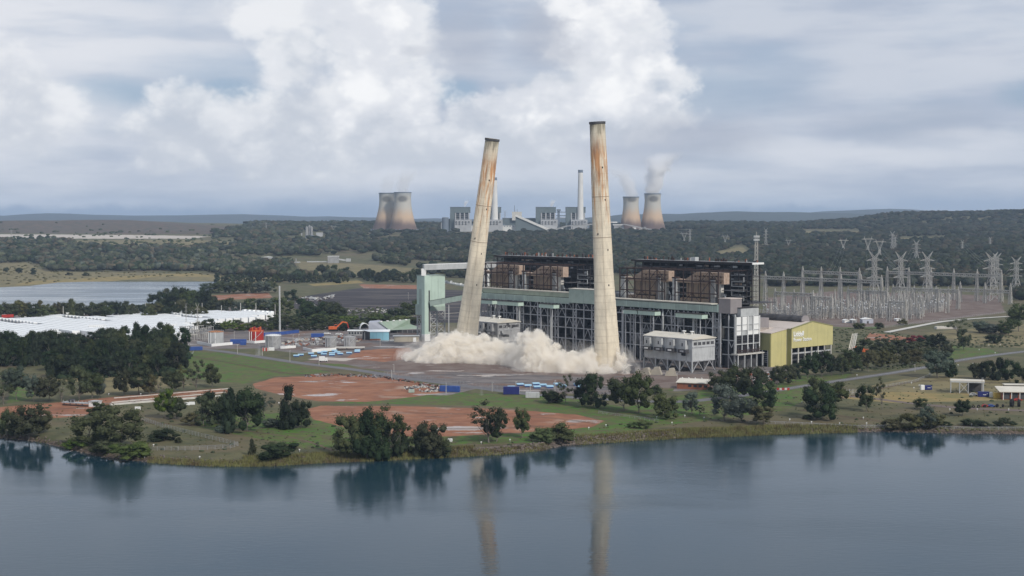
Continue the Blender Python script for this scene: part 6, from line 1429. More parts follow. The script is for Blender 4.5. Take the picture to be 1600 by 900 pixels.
for k in range(6): blk('post', (16+k*8)*s_, (16+k*8)*s_+.4, 4.5, 5, 0, 4.6*s_, M['grey'], t)
t = site('arched_shelter', 'white arched shelter with dark mouth beside the green-roofed workshop', 'shelter', 570, 515.5, .3)
arc = [(4.6*math.cos(math.pi*k/12), 1+5.2*math.sin(math.pi*k/12)) for k in range(13)]; MB().prism(arc+[(4.2*math.cos(math.pi*k/12), 1+4.8*math.sin(math.pi*k/12)) for k in range(12, -1, -1)], 0, 14).build('arch_skin', M['whitebox'], t); MB().prism(arc, 9, 9.2).build('dark_inside', M['dark2'], t)
t = site('low_grey_building', 'low grey building with a pale door right of the blue shed', 'building', 636, 533.5, .12); blk('wall', -11, 10, -4, 4, 0, 4.6, M['concrete'], t); blk('roof', -12, 10.6, -4.6, 4.6, 4.6, 5.0, M['greylight'], t); blk('door', 5, 7.5, -4.1, -4, 0, 3.6, M['white'], t)
def excavator(px, py, rz, lab, sc_=1.0, mt='orangep', up=1.0):
    t = site('excavator', lab, 'excavator', px, py, rz); t.scale = (sc_*1.15,)*3
    for y in (-1.4, 1.4): MB().prism([(-2.4, 0), (2.4, 0), (2.8, .5), (2.4, 1.0), (-2.4, 1.0), (-2.8, .5)], y-.35, y+.35).build('track', M['black'], t)
    MB().prism([(-2.8, 1.2), (2.0, 1.2), (2.0, 2.4), (.4, 3.0), (-2.8, 2.8)], -1.5, 1.5).build('body', M[mt], t); c_ = blk('cab', .6, 2.2, .2, 1.5, 2.4, 4.0, M[mt], t)
    blk('cab_window', .7, 2.25, .1, .2, 2.9, 3.8, M['glass'], t)
    MB().bar((1.6, 0, 2.2), (5.5, 0, 5.6*up), .8).bar((5.5, 0, 5.6*up), (8.2, 0, 4.9*up), .7).build('boom', M[mt], t); MB().bar((8.2, 0, 4.9*up), (9.0, 0, 1.6), .5).build('stick', M['red'], t)
    MB().prism([(8.4, 1.8), (9.6, 1.8), (9.8, .6), (8.8, 0), (8.2, .8)], -.7, .7).build('bucket', M['steel_dark'], t); return t
excavator(521, 517.5, .1, 'orange-red excavator reaching right on top of the tank farm rubble', 1.35)
excavator(1350, 552.5, math.pi+.2, 'orange excavator half hidden by trees under the yellow lattice booms', 1.05, up=.8)
def car(px, py, rz, mt, lab, L=4.6, group=None):
    t = site('parked_car', lab, 'car', px, py, rz, group)
    MB().prism([(-L/2, .35), (L/2, .35), (L/2, .85), (L*.28, 1.0), (L*.12, 1.5), (-L*.3, 1.5), (-L*.42, .95), (-L/2, .9)], -.9, .9).build('body', M[mt], t)
    blk('side_window', -L*.28, L*.14, -.93, -.9, 1.02, 1.4, M['glass'], t)
    for x in (-L*.3, L*.3):
        w_ = MB().lathe([(.34, -.12), (.34, .12)], 12).build('wheel', M['black'], t); w_.rotation_euler = (math.pi/2, 0, 0); w_.location = (x, -.88, .34)
    return t
for k, (px, py, mt, lab) in enumerate(((511, 522, 'white', 'white van left of the excavator in the tank farm'), (530, 523, 'white', 'white ute right of the excavator in the tank farm'), (33, 494, 'white', 'white ute parked left of the gatehouse masts'), (41, 495.5, 'white', 'second white ute right of the first by the battery yard'), (361, 488.5, 'white', 'white vehicle on the red verge behind the battery yard'), (371, 489, 'white', 'white van on the red verge behind the battery yard'))):
    car(px, py, .1, mt, lab, 6.5)
# rubble in the tank farm
def rubble(name, label, pts, n, smin, smax, mts, cat='rubble'):
    for mi, mt in enumerate(mts):
        mb = MB(); g = random.Random(n+mi)
        for k in range(n//len(mts)):
            i = g.randrange(len(pts)-1); f = g.random(); x = pts[i][0]*(1-f)+pts[i+1][0]*f+g.uniform(-6, 6); y = pts[i][1]*(1-f)+pts[i+1][1]*f+g.uniform(-1.6, 1.6)
            c_ = place(x, y); s_ = g.uniform(smin, smax); a = g.uniform(0, 3.14); d_ = Vector((math.cos(a), math.sin(a), g.uniform(-.2, .4)))*s_*g.uniform(.5, 1.5)
            mb.bar(c_-d_*.5+Vector((0, 0, s_*.2)), c_+d_*.5+Vector((0, 0, s_*.25)), s_*g.uniform(.3, .9), s_*g.uniform(.2, .5))
        tag(mb.build(name, M[mt]), label, cat, kind='stuff')
rubble('demolition_rubble', 'broken steel and concrete scattered through the tank farm', [(440,538),(470,532),(500,530),(540,527),(560,533),(500,537),(450,541)], 420, .8, 3.0, ['brick', 'grey', 'concrete', 'rust', 'greylight'])
rubble('scrap_heap', 'scrap and rubble in front of the yellow hall', [(1150,588),(1180,584),(1215,585),(1225,592),(1170,596)], 260, .5, 1.8, ['brick', 'mauve', 'greylight', 'orangep'])
rubble('earth_rubble', 'dark soil and rubble heaps at the edge of the upper dirt oval', [(480,588),(520,586),(600,590),(660,600),(700,608)], 300, .5, 1.8, ['rust', 'brick', 'mauve'])
rubble('spoil_heap', 'heap of broken concrete near the blue container by the dirt', [(632,608),(660,604),(690,610),(660,612)], 200, .5, 1.6, ['grey', 'concrete_pale', 'dark2'])
rubble('coal_yard_plant', 'broken white and grey machinery at the left of the coal yard', [(440,470),(480,466),(505,468),(520,462),(470,476),(500,480)], 160, 1.0, 4.0, ['greylight', 'grey', 'concrete_pale', 'rust'])
rubble('coal_yard_debris', 'pale debris scattered on the ground behind the green belt', [(540,486),(600,488),(640,490),(655,486),(580,484)], 200, .8, 2.6, ['concrete_pale', 'grey', 'rust'])
# blue mist tubs with pale lids
tub = None
TB = [(463,557.5),(470,556),(486,554),(490.5,558),(500,552.5),(507,551.2),(506,555),(522.5,549.5),(518.5,553.3),(518.7,556),(527,552),(531.5,554.4),(545.5,553),(558.5,549),(558,551),(799,606.8),(804.5,609),(812.5,602.5),(825,604.5),(837.5,601.5),(839,606.5),(848.5,603.5),(859,606),(871,602),(879.5,605),(902,602.5),(906,606)]
ti = {0: [], 1: []}
for k, (px, py) in enumerate(TB):
    p_ = place(px, py); g_ = 'blue tubs with pale lids left of the dust' if px < 700 else 'blue tubs with pale lids behind the lakeside trees'; l_ = 'small blue tub with pale lid on the dirt left of the dust cloud' if px < 700 else 'small blue tub with pale lid on the grey yard behind the lakeside trees'
    if tub is None:
        tub = thing('tub', l_, 'tub', p_, .1, g_); blk('body', -1.9, 1.9, -1.4, 1.4, 0, .8, M['blue'], tub); blk('lid', -2.2, 2.2, -1.9, 1.9, .8, 1.45, M['lidblue'], tub); o = tub
    else: o = dup(tub, p_, .1+(k % 3)*.06, None, l_, g_)
    ti[int(px > 700)].append((px, o, 'small blue tub with pale lid'))
number(ti[0], 'left of the dust'); number(ti[1], 'behind the lakeside trees')
container_like('shipping_container', 'bright blue container on the dark ground between dirt ovals and road', 'container', 703, 612, 12, 3, 3.4, 'blue', -.25)
container_like('shipping_container', 'navy container below the blue tubs left of the dark bushes', 'container', 799, 616, 9.5, 4, 4.4, 'navy', .0)
container_like('site_cabin', 'pale grey cabin between navy container and dark bush', 'cabin', 832, 621.5, 8, 3, 3.2, 'greylight', -.03)
container_like('skip_bin', 'small green skip beside the spoil heap', 'skip', 643, 613.5, 3.4, 2.2, 1.8, 'mint', 0, doors=False)
container_like('white_box', 'white box at the water edge right of the big tree clump', 'box', 703, 690.5, 2.4, 1.6, 1.4, 'white', 0, doors=False)
t = site('truck', 'pale boxy truck standing by the site road', 'truck', 505, 565.5, .1); blk('cargo_box', -3, 1.2, -1.3, 1.3, 1.0, 4.0, M['white'], t); blk('cab', 1.4, 3.2, -1.2, 1.2, .7, 2.9, M['white'], t); blk('windscreen', 2.6, 3.24, -1.0, 1.0, 1.8, 2.6, M['glass'], t)
for x in (-2, 2.3): w_ = MB().lathe([(.5, -.2), (.5, .2)], 12).build('wheel', M['black'], t); w_.rotation_euler = (math.pi/2, 0, 0); w_.location = (x, -1.2, .5)
lp = None; li_ = []
for k, (px, base, top) in enumerate(((371,553,538),(410,556,543),(453,565,547),(498.5,571,555),(594,543,529),(615.5,582,569),(612,590,578),(697,614,598),(769,612,597),(806,610,596),(867,611,594),(828.5,616,603),(1058,601,583),(1429.5,581,569),(1341,578,568),(638,468,457),(480,480,464),(1534,617,590),(366,531,517),(467,541,522),(458,540,524))):
    b_ = place(px, base); H = (base-top)*mpp(b_)
    if lp is None:
        lp = thing('light_pole', 'grey pole beside the site roads', 'pole', b_, 0, 'light poles along the site roads', (1, 1, H)); link('pole', MB().lathe([(.22, 0), (.15, 1)], 8).mesh('light_pole_shaft', M['lattice']), lp); link('lamp_head', MB().box(-.2, .9, -.2, .2, .97, 1.0).mesh('lamp_head', M['greylight']), lp); o = lp
    else: o = dup(lp, b_, k*.7, (1, 1, H))
    li_.append((px, o, 'grey light pole'))
number(li_, 'along the site roads')
mk = None; mi_ = []
MKP = [(110,709),(226,716),(312,717),(422,712),(468,706),(556,705),(752,694),(797,690),(920,671),(947,667),(1026,654),(1070,652),(1050,663),(1100,655),(1234,658),(1268,662),(1312,664),(1354,664),(1396,664),(1477,664),(1484,642),(1518,666),(1527,642),(1576,642),(1560,666),(1349,655),(1253,631),(1371,608),(1424,600),(1436,604),(1452,586),(1497,572),(1520,570),(1545,541),(1563,540),(1555,553),(1530,548),(1428,608),(1339,588),(436,632),(170,618),(220,618),(240,698),(640,700)]
for k, (px, py) in enumerate(MKP):
    p_ = place(px, py)
    if mk is None:
        mk = thing('marker_post', 'short post with white reflector by the shore or road', 'marker post', p_, 0, 'white marker posts'); blk('post', -.1, .1, -.1, .1, 0, .9, M['steel'], mk); blk('reflector', -.3, .3, -.1, .1, .8, 1.25, M['white'], mk); o = mk
    else: o = dup(mk, p_, 0)
    mi_.append((px, o, 'small white-topped marker post'))
number(mi_, 'among the shore and road markers')
# brick hut, huts and shelter on the right
t = site('brick_hut', 'red brick hut with pale skillion roof in front of the dust collector', 'hut', 1083, 607, -.35)
blk('wall', -9, 9, -4.5, 4.5, 0, 4.0, M['brick'], t); MB().prism([(-5.2, 3.7), (5.4, 5.2), (5.4, 5.6), (-5.2, 4.1)], -9.6, 9.8, 'x').build('roof', M['cream'], t); [blk('window', -2+k*3.2, 0+k*3.2, -4.6, -4.5, 1.4, 2.8, M['glass'], t) for k in range(4)]; [blk('roof_vent', -8+k*4, -7.4+k*4, 4, 4.6, 5.5, 6.2, M['white'], t) for k in range(4)]
t = site('white_rail', 'white sloping barrier rail among trees by the scrap', 'rail', 1200, 592); beam('rail', (-7, 0, 3.2), (7, -6, 1.0), .9, M['white'], t); beam('post', (-5, -1, 0), (-5, -1, 3), .4, M['white'], t); beam('post', (5, -5, 0), (5, -5, 1.5), .4, M['white'], t)
t = site('steel_shelter', 'open steel shelter with flat pale roof in the dry paddock', 'shelter', 1511, 613.5, -.28); W_ = 19.5; D_ = 9; H_ = 7.2
blk('roof', -W_/2, W_/2, -D_/2, D_/2, H_, H_+.45, M['cream'], t)
for x in (-W_/2+.4, -W_/2+5.4, 0.6, W_/2-.6):
    for y in (-D_/2+.4, D_/2-.4): blk('post', x-.25, x+.25, y-.25, y+.25, 0, H_, M['greylight'], t)
blk('eave_beam', -W_/2, W_/2, -D_/2, -D_/2+.3, H_-.8, H_, M['greylight'], t); beam('brace', (-W_/2+5.4, -D_/2+.4, .3), (.6, -D_/2+.4, H_-1), .25, M['greylight'], t); beam('brace', (.6, -D_/2+.4, .3), (-W_/2+5.4, -D_/2+.4, H_-1), .25, M['greylight'], t); blk('back_wall', 0, W_/2-.6, D_/2-.6, D_/2-.4, 0, H_-1, M['dark2'], t)
t = site('brick_workshop', 'brick workshop with pale roof cut off by the right edge', 'workshop', 1592, 623, -.1); blk('wall', -10.5, 12, -5, 5, 0, 4.6, M['brick'], t); MB().prism([(-6.5, 4.4), (5.6, 6.2), (5.6, 6.6), (-6.5, 4.8)], -12.5, 12.5, 'x').build('roof', M['cream'], t)
for k in range(5): blk('bay_post', -10.3+k*4.6, -10+k*4.6, -6.2, -5.9, 0, 4.5, M['white'], t); blk('bay_opening', -9.6+k*4.6, -6.4+k*4.6, -5.08, -5, .3, 3.8, M['dark2'], t)
t = site('rear_shed', 'flat shed roof just behind the brick workshop', 'shed', 1594, 610, -.1); blk('roof', -10, 10, -3, 3, 3.4, 3.8, M['cream'], t); blk('wall', -9.5, 9.5, -2.6, 2.6, 0, 3.4, M['dark2'], t)
NV1 = container_like('shipping_container', 'navy container with white lettering strip under the steel shelter', 'container', 1537, 620, 6.6, 2.6, 2.9, 'navy', -.12); container_like('white_box', 'white tank box at the end of the navy container', 'box', 1548, 620.5, 1.8, 2.2, 2.8, 'white', -.12, doors=False)
NV2 = container_like('shipping_container', 'small navy container in the dry paddock', 'container', 1449.5, 609, 4.6, 2.4, 2.6, 'navy', .03); container_like('white_box', 'white cube beside the small navy container', 'box', 1441, 609.3, 2.2, 2.4, 2.9, 'white', .03, doors=False)
container_like('yellow_skip', 'yellow waste container beside the brick workshop', 'skip', 1560, 622.5, 4.9, 3, 3.3, 'yellowp', -.05, doors=False)
for t_, x_ in ((NV1, -.6), (NV2, -.5)):
    for k in range(3): blk('white_mark', x_+k*.62, x_+k*.62+.42, -1.42, -1.3, 1.2, 1.55, M['white'], t_)
    blk('white_mark', x_+2.1, x_+2.4, -1.42, -1.3, 1.75, 2.1, M['white'], t_)
t = site('sedan', 'grey car under the steel shelter', 'car', 1521, 618.5, -.2)
MB().prism([(-2.4, .35), (2.4, .35), (2.4, .9), (1.4, 1.1), (.7, 1.7), (-1.4, 1.7), (-2.3, 1.0)], -.9, .9).build('body', M['greylight'], t); blk('side_window', -1.2, .7, -.94, -.9, 1.1, 1.55, M['glass'], t)
for x in (-1.5, 1.5): w_ = MB().lathe([(.36, -.12), (.36, .12)], 12).build('wheel', M['black'], t); w_.rotation_euler = (math.pi/2, 0, 0); w_.location = (x, -.9, .36)
tyre = None
for k, (px, py, r) in enumerate(((1521,637.5,.8),(1529,637.5,.9),(1539,636.5,.8),(1558,636.5,1.0),(1567,636.5,.9),(1581,635.5,2.2),(1592,635.5,2.0))):
    pr_ = [(r*.45, -.35*r), (r*.9, -.4*r), (r, -.25*r), (r, .25*r), (r*.9, .4*r), (r*.45, .35*r), (r*.45, -.35*r)]
    p_ = place(px, py); o = MB().lathe(pr_, 18, cap=False).build('tyre', M['black']); o.location = p_+Vector((0, 0, r)); o.rotation_euler = (math.pi/2, 0, .2*k)
    tag(o, 'big upright loader tyre at the right edge of the yard' if r > 1.5 else 'black scrap tyre in the row below the dry paddock', 'tyre', 'upright loader tyres' if r > 1.5 else 'row of scrap tyres')
car(1539.5, 636, 0, 'red', 'small red car in the row of tyres', 4); car(1549, 636, 0, 'blue', 'small blue car in the row of tyres', 4); car(1590, 626.5, 0, 'red', 'red car in front of the brick workshop', 4.5)
t = site('lattice_booms', 'pair of yellow-white lattice booms leaning on the scrub bank', 'crane boom', 1328, 556, 0)
s_ = mpp(t.location)
for dx_ in (0, 5.2):
    mb = MB(); a = Vector((dx_*s_-1, 0, 1)); b_ = a+Vector((18*s_, 22, 30*s_-1.0)) if dx_ == 0 else a+Vector((17.5*s_, 22, 28.5*s_))
    for ox, oz in ((-.7, -.7), (.7, -.7), (.7, .7), (-.7, .7)): mb.bar(a+Vector((ox, 0, oz)), b_+Vector((ox, 0, oz)), .3)
    for k in range(12): mb.bar(a.lerp(b_, k/12)+Vector((-.7, 0, .7)), a.lerp(b_, (k+1)/12)+Vector((.7, 0, .7)), .22).bar(a.lerp(b_, k/12)+Vector((-.7, 0, -.7)), a.lerp(b_, (k+1)/12)+Vector((-.7, 0, .7)), .22)
    mb.build('boom', M['concrete_pale'] if dx_ else M['cream'], t)
beam('head_bar', (17*s_-1, 22, 29*s_), (23.5*s_-1, 22, 29.4*s_), .8, M['concrete_pale'], t)
t = site('water_pit', 'pale walled water pit beside the concrete channel', 'basin', 1478, 514); blk('wall', -9, 9, 4, 5, 0, 2.4, M['concrete_pale'], t); blk('floor', -9, 9, -3, 4, 0, .3, M['concrete'], t); blk('side_wall', -9.5, -9, -3, 5, 0, 2.2, M['concrete_pale'], t); blk('side_wall', 9, 9.5, -3, 5, 0, 2.2, M['concrete_pale'], t)
t = site('bus_shelter', 'small white bus shelter at the edge of the bright lawn', 'shelter', 1475, 545.5); blk('roof', -2, 2, -1, 1, 1.9, 2.2, M['white'], t); blk('wall', -1.8, 1.8, .6, .8, 0, 1.9, M['white'], t); blk('side', -1.8, -1.6, -.8, .8, 0, 1.9, M['white'], t)
t = site('steel_gate', 'grey mesh gate beside the road near the lakeside lawn', 'gate', 1330, 614.5); 
for x in (-3, -1, 1, 3): blk('post', x-.1, x+.1, -.1, .1, 0, 2.6, M['greylight'], t)
mb = MB(); [mb.bar((-3, 0, .2+k*.4), (3, 0, .2+k*.4), .07) for k in range(6)]; mb.build('mesh_rail', M['grey'], t)
t = site('road_barrier', 'pink and white plastic road barriers at the road fork', 'barrier', 1224, 609.5, .05); [blk('barrier_block', -4+k*1.6, -2.7+k*1.6, -.3, .3, 0, 1.3, M['pinkroof' if k % 2 else 'red'], t) for k in range(5)]
# settling basin on the left
t = site('settling_basin', 'long pale concrete settling basin below the red dirt strip', 'basin', 200, 628, 0); o_ = t.location
def rel(px, py, z=0): return Vector((*unproj(px, py, -.6), -.6+z)) - o_
for (a, b_, h_) in (((178, 624), (360, 609), .8), ((174, 631), (352, 615), .9), ((172, 635), (345, 621), 1.6)):
    p_ = rel(*a); q_ = rel(*b_); beam('wall', p_+Vector((0, 0, h_/2)), q_+Vector((0, 0, h_/2)), h_, M['concrete_pale'], t, 1.2)
q_ = [rel(178, 625, .25), rel(360, 610, .25), rel(352, 615, .25), rel(174, 631, .25)]; MB().add(q_, [(0, 3, 2, 1)]).build('water', M['pond'], t)
for k, px in enumerate((215, 246, 274, 292, 300)): p_ = rel(px, 643-(px-200)*.09); blk('white_sheet', p_.x-1.5, p_.x+1.6, p_.y, p_.y+.3, p_.z, p_.z+2.2, M['white'], t)
t = site('pump_station', 'grey pump walkway and white hut at the end of the settling basin', 'pump station', 128, 634, -.35)
blk('deck', -12, 5, -2, 2, 1.4, 1.8, M['steel'], t); [blk('pile', -11+k*4, -10.6+k*4, -1.6, -1.2, -1, 1.4, M['steel_dark'], t) for k in range(4)]; [blk('rail_post', -11+k*2.5, -10.8+k*2.5, -2, -1.8, 1.8, 3, M['greylight'], t) for k in range(7)]
blk('hut', 6, 11, -2, 3, 0, 2.8, M['white'], t); blk('hut_roof', 5.7, 11.3, -2.3, 3.3, 2.8, 3.1, M['greylight'], t); blk('pump', -8, -5, -1, 1, 1.8, 3.4, M['dark2'], t); beam('pipe', (-11, -2.5, .5), (6, -2.5, .5), .6, M['rust'], t)
# fences
def fence(label, pts, h=2.0, step=3.0, name='wire_fence'):
    t = thing(name, label, 'fence', place(*pts[0])); o_ = t.location; posts = MB(); rails = MB()
    for a, b_ in zip(pts[:-1], pts[1:]):
        p_ = place(*a)-o_; q_ = place(*b_)-o_; n = max(1, int((q_-p_).length/step))
        for k in range(n): c_ = p_.lerp(q_, k/n); posts.bar(c_, c_+Vector((0, 0, h)), .14)
        for z in (.4, 1.0, 1.5, h-.05): rails.bar(p_+Vector((0, 0, z)), q_+Vector((0, 0, z)), .06)
    tag(posts.build('posts', M['grey'], t), kind='stuff'); tag(rails.build('wires', M['steel'], t), kind='stuff'); return t
fence('angled mesh fence enclosing the grassy corner by the lake', [(222,657),(254,668),(310,682),(372,697),(360,701),(300,704),(235,704)]); fence('shore fence behind the lake bank on the right', [(1170,661),(1240,664),(1340,668),(1420,668),(1520,671),(1600,671),(1700,671)], 1.4, 4)
fence('site fence along the far side of the site road', [(600,586),(640,589),(700,598),(760,606),(800,611)], 2.2, 3); fence('fence posts crossing the lawn below the brick hut', [(935,646),(975,652),(1000,655),(1030,660)], 1.3, 3); fence('paddock fence between road and dry paddock', [(1330,618),(1380,606),(1430,597),(1457,586)], 1.6, 4); fence('fence at the foot of the switchyard', [(1210,507),(1300,509),(1380,513),(1440,505),(1580,488)], 2.2, 5); fence('long fence before the plantation', [(262,561),(300,554),(303,551)], 1.6, 2.5)
# rocks, reeds and low growth
def scatter_rocks():
    mb_v = []; mb_f = []; n0 = 0; g = np.random.default_rng(3); v0, f0 = I0
    for i in range(2600):
        px = g.choice([g.uniform(-60, 700), g.uniform(700, 1060), g.uniform(700, 1060), g.uniform(1060, 1680)]); py = np.interp(px, [q[0] for q in SHORE], [q[1] for q in SHORE])-g.uniform(-.6, 4.5)
        x, y = unproj(px, py, WATER+.3); z = hz1(x, y); s_ = g.uniform(.25, .85)*(1.25 if 760 < px < 1060 else .8)
        mb_v.append(v0*(1+g.uniform(-.3, .3, (12, 1)))*[s_, s_*.8, s_*.6]+[x, y, max(z, WATER)+s_*.2]); mb_f.append(f0+n0); n0 += 12
    tag(link('bank_rocks', np_mesh('bank_rocks', np.concatenate(mb_v), np.concatenate(mb_f), M['rock'])), 'dark broken rocks along the lake bank', 'rocks', kind='stuff')
scatter_rocks()
def reeds(name, label, runs, n, h0, h1, mt='reed'):
    g = np.random.default_rng(n); V_ = []; 
    for (xa, xb, d0, d1, k_) in runs:
        for _ in range(int(n*k_)):
            px = g.uniform(xa, xb); py = np.interp(px, [q[0] for q in SHORE], [q[1] for q in SHORE])-g.uniform(d0, d1); x, y = unproj(px, py, WATER+.4); z = max(hz1(x, y), WATER-.3); h = g.uniform(h0, h1); a = g.uniform(0, 3.14); w_ = .22; lx, ly = g.normal(0, .25, 2)
            V_ += [(x-w_*math.cos(a), y-w_*math.sin(a), z), (x+w_*math.cos(a), y+w_*math.sin(a), z), (x+lx, y+ly, z+h)]
    V_ = np.array(V_); tag(link(name, np_mesh(name, V_, np.arange(len(V_)).reshape(-1, 3), M[mt])), label, 'reeds', kind='stuff')
reeds('reed_bed', 'yellow-green reeds along the lake edge', [(380,740,-1,7,1.0),(900,1010,-1,6,.25),(1010,1250,-1,6,1.0),(1240,1340,-1,5,.2),(230,400,-1,3,.2),(740,860,-1,3,.15)], 9000, .8, 1.9)
def tufts(name, label, poly, n, smin, smax, mt, cat='low scrub'):
    g = np.random.default_rng(len(poly)*n); xs_ = [q[0] for q in poly]; ys_ = [q[1] for q in poly]; V_ = []; F_ = []; n0 = 0; v0, f0 = I0
    px = g.uniform(min(xs_), max(xs_), n); py = g.uniform(min(ys_), max(ys_), n); ok = poly_mask(px, py, poly, 2, 3) > .5
    for x_, y_ in zip(px[ok], py[ok]):
        c_ = place(x_, y_); s_ = g.uniform(smin, smax); V_.append(v0*(1+g.uniform(-.4, .4, (12, 1)))*[s_, s_, s_*.6]+[c_.x, c_.y, c_.z+s_*.2]); F_.append(f0+n0); n0 += 12
    if V_: tag(link(name, np_mesh(name, np.concatenate(V_), np.concatenate(F_), M[mt])), label, cat, kind='stuff')
tufts('lawn_tufts', 'rough grass tufts on the lakeside ground', [(0,640),(300,600),(520,640),(700,690),(900,680),(1000,650),(1150,620),(1280,600),(1600,590),(1600,668),(1100,672),(900,690),(700,705),(420,715),(200,705),(0,680)], 2600, .2, .6, 'olive_leaf')
tufts('meadow_weeds', 'dark weed clumps dotted over the lakeside ground', [(0,640),(300,600),(520,640),(700,690),(900,680),(1000,650),(1150,620),(1280,600),(1600,590),(1600,668),(1100,672),(900,690),(700,705),(420,715),(200,705),(0,680)], 500, .5, 1.3, 'gum')
tufts('scrub', 'dark scrub on the bank between yellow hall and switchyard', [(1300,512),(1380,516),(1460,530),(1600,524),(1600,542),(1460,545),(1440,575),(1340,580),(1310,560)], 1500, .5, 1.5, 'gum')
tufts('ridge_scrub', 'scattered dark trees dotting the bare brown ridge at the left', [(-80,345),(120,343),(300,349),(410,357),(330,365),(-80,365)], 420, 4, 9, 'gum')
tufts('clearing_trees', 'scattered trees in the pale clearings beyond the pond', [(-80,366),(330,366),(400,380),(300,390),(-80,388)], 240, 3.5, 7, 'gum')
tufts('field_scrub', 'scattered scrub in the pale fields around the pond', [(-60,390),(300,400),(440,428),(440,444),(330,430),(180,435),(40,444),(-60,446)], 900, 1.2, 3.2, 'olive_leaf')
tufts('plantation_undergrowth', 'dark undergrowth filling the plantation at the left', [(-60,548),(60,543),(285,540),(296,556),(280,574),(262,588),(90,592),(70,570),(-60,574)], 1500, 1.8, 4.2, 'dark_leaf')
tufts('yard_scrub', 'low dark scrub between the coal yard and the plant', [(430,484),(660,480),(660,500),(430,508)], 900, .8, 2.4, 'gum')
tufts('bank_scrub', 'brown-green weeds on the lake bank', [(0,676),(100,694),(260,716),(430,720),(700,704),(860,692),(1020,676),(1100,668),(1600,668),(1600,675),(1100,680),(860,700),(700,711),(400,726),(200,718),(0,688)], 3500, .3, .8, 'olive_leaf')

# ------------------------------------------------------------------ dust, steam and air
def volmat(name, col, dens, aniso=0.0, emis=0):
    m = bpy.data.materials.new(name); m.use_nodes = True; T = NT(m.node_tree); T.n.clear(); v_ = T.new('ShaderNodeVolumePrincipled')
    v_.inputs['Color'].default_value = (*col, 1); v_.inputs['Density'].default_value = dens; v_.inputs['Anisotropy'].default_value = aniso
    T.l.new(v_.outputs[0], T.new('ShaderNodeOutputMaterial').inputs['Volume']); return m, T, v_
SIL = [(632,566,563),(640,566,552),(650,567,545),(662,568,537),(676,568,531),(690,568,521),(704,568,515),(718,568,517),(732,569,520),(746,569,524),(760,570,520),(774,570,528),(790,571,532),(804,574,527),(816,578,518),(828,581,511),(840,582,512),(850,583,522),(862,583,530),(876,584,541),(888,584,549),(900,584,547),(914,584,545),(928,584,538),(940,585,548),(952,585,552),(962,585,541),(970,585,546),(978,586,560),(986,586,575)]
def dust_mesh():
    g = random.Random(21); S_ = []
    xs_ = [q[0] for q in SIL]; px = 634.0
    while px < 985:
        pb = np.interp(px, xs_, [q[1] for q in SIL]); pt = np.interp(px, xs_, [q[2] for q in SIL]); e = 1.0 if 655 < px < 965 else .62
        X, Y0 = unproj(px, pb, 0); s_ = Y0/FPX; H = (pb-pt)*s_
        near_stack = 926 < px < 966
        if near_stack: H = (pb-571)*s_
        z = 0.8
        while z < H:                                                  # front face leans back with height
            f = z/max(H, 1); Y = Y0+4+26*f**1.3+g.uniform(-3, 3); r = g.uniform(2.4, 5.2)*e*(1.15-.35*f)
            zz = HC-(pb-z/s_-HZ)*Y/FPX; S_.append(((px+g.uniform(-4, 4)-800)/FPX*Y, Y, max(.3, min(zz, HC-(pt-HZ)*Y/FPX-r*.85)), r))
            z += r*g.uniform(.75, 1.15)
        if near_stack: px += 4; continue
        for k in range(2): Y = Y0+g.uniform(14, 46); r = g.uniform(5, 8)*e; S_.append(((px-800)/FPX*Y, Y, max(1, (HC-(pt-HZ)*Y/FPX)*g.uniform(.3, .8)-r), r))
        px += g.uniform(3.0, 5.5)
    v0, f0 = ico(2); V_ = []; F_ = []; n0 = 0
    for x, y, z, r in S_: V_.append(v0*[r, r, r*.95]+[x, y, z]); F_.append(f0+n0); n0 += len(v0)
    return np.concatenate(V_), np.concatenate(F_)
V_, F_ = dust_mesh(); me = np_mesh('dust_cloud', V_, F_, None)
o = link('dust_cloud', me); tag(o, 'billowing cream dust cloud boiling up around the feet of both chimneys', 'dust cloud', kind='stuff')
rm = o.modifiers.new('remesh', 'REMESH'); rm.mode = 'VOXEL'; rm.voxel_size = 0.55; rm.use_smooth_shade = True
for nm, sc2, stg in (('puff_large', 7.0, 3.0), ('puff_mid', 3.0, 1.9), ('puff_small', 1.5, .8)):
    tx = bpy.data.textures.new(nm, 'VORONOI'); tx.noise_scale = sc2; tx.distance_metric = 'DISTANCE_SQUARED' if False else 'DISTANCE'; tx.weight_1 = 1.0
    dm = o.modifiers.new(nm, 'DISPLACE'); dm.texture = tx; dm.texture_coords = 'LOCAL'; dm.strength = -stg; dm.mid_level = .38
dm_, T_, v_ = volmat('dust', (0.988, 0.957, 0.90), 0.40, 0.0); me.materials.append(dm_)
p = T_.obj(); dn = T_.noise(p, .16, 5, .65); T_.put(v_.inputs['Density'], T_.m('MULTIPLY', T_.ss(dn, .40, .60, .03, 1.0), 0.62))
rm.voxel_size = 0.6
V2_ = V_.copy(); me2 = np_mesh('dust_veil', V2_, F_, None); o2 = link('dust_veil', me2); tag(o2, 'thin drifting dust spreading around the thick cloud', 'dust', kind='stuff')
r2 = o2.modifiers.new('remesh', 'REMESH'); r2.mode = 'VOXEL'; r2.voxel_size = 1.2; d2 = o2.modifiers.new('spread', 'DISPLACE'); d2.strength = 5.5; d2.mid_level = 0; r3 = o2.modifiers.new('remesh_again', 'REMESH'); r3.mode = 'VOXEL'; r3.voxel_size = 1.3
vm, T2, w2 = volmat('thin_dust', (0.97, 0.94, 0.89), .05); p = T2.obj(); T2.put(w2.inputs['Density'], T2.m('MULTIPLY', T2.m('MULTIPLY', T2.ss(T2.noise(p, .11, 5, .62), .44, .70), T2.ss(T2.xyz(p)[2], 3, 24, 1, .1)), 0.07)); me2.materials.append(vm)
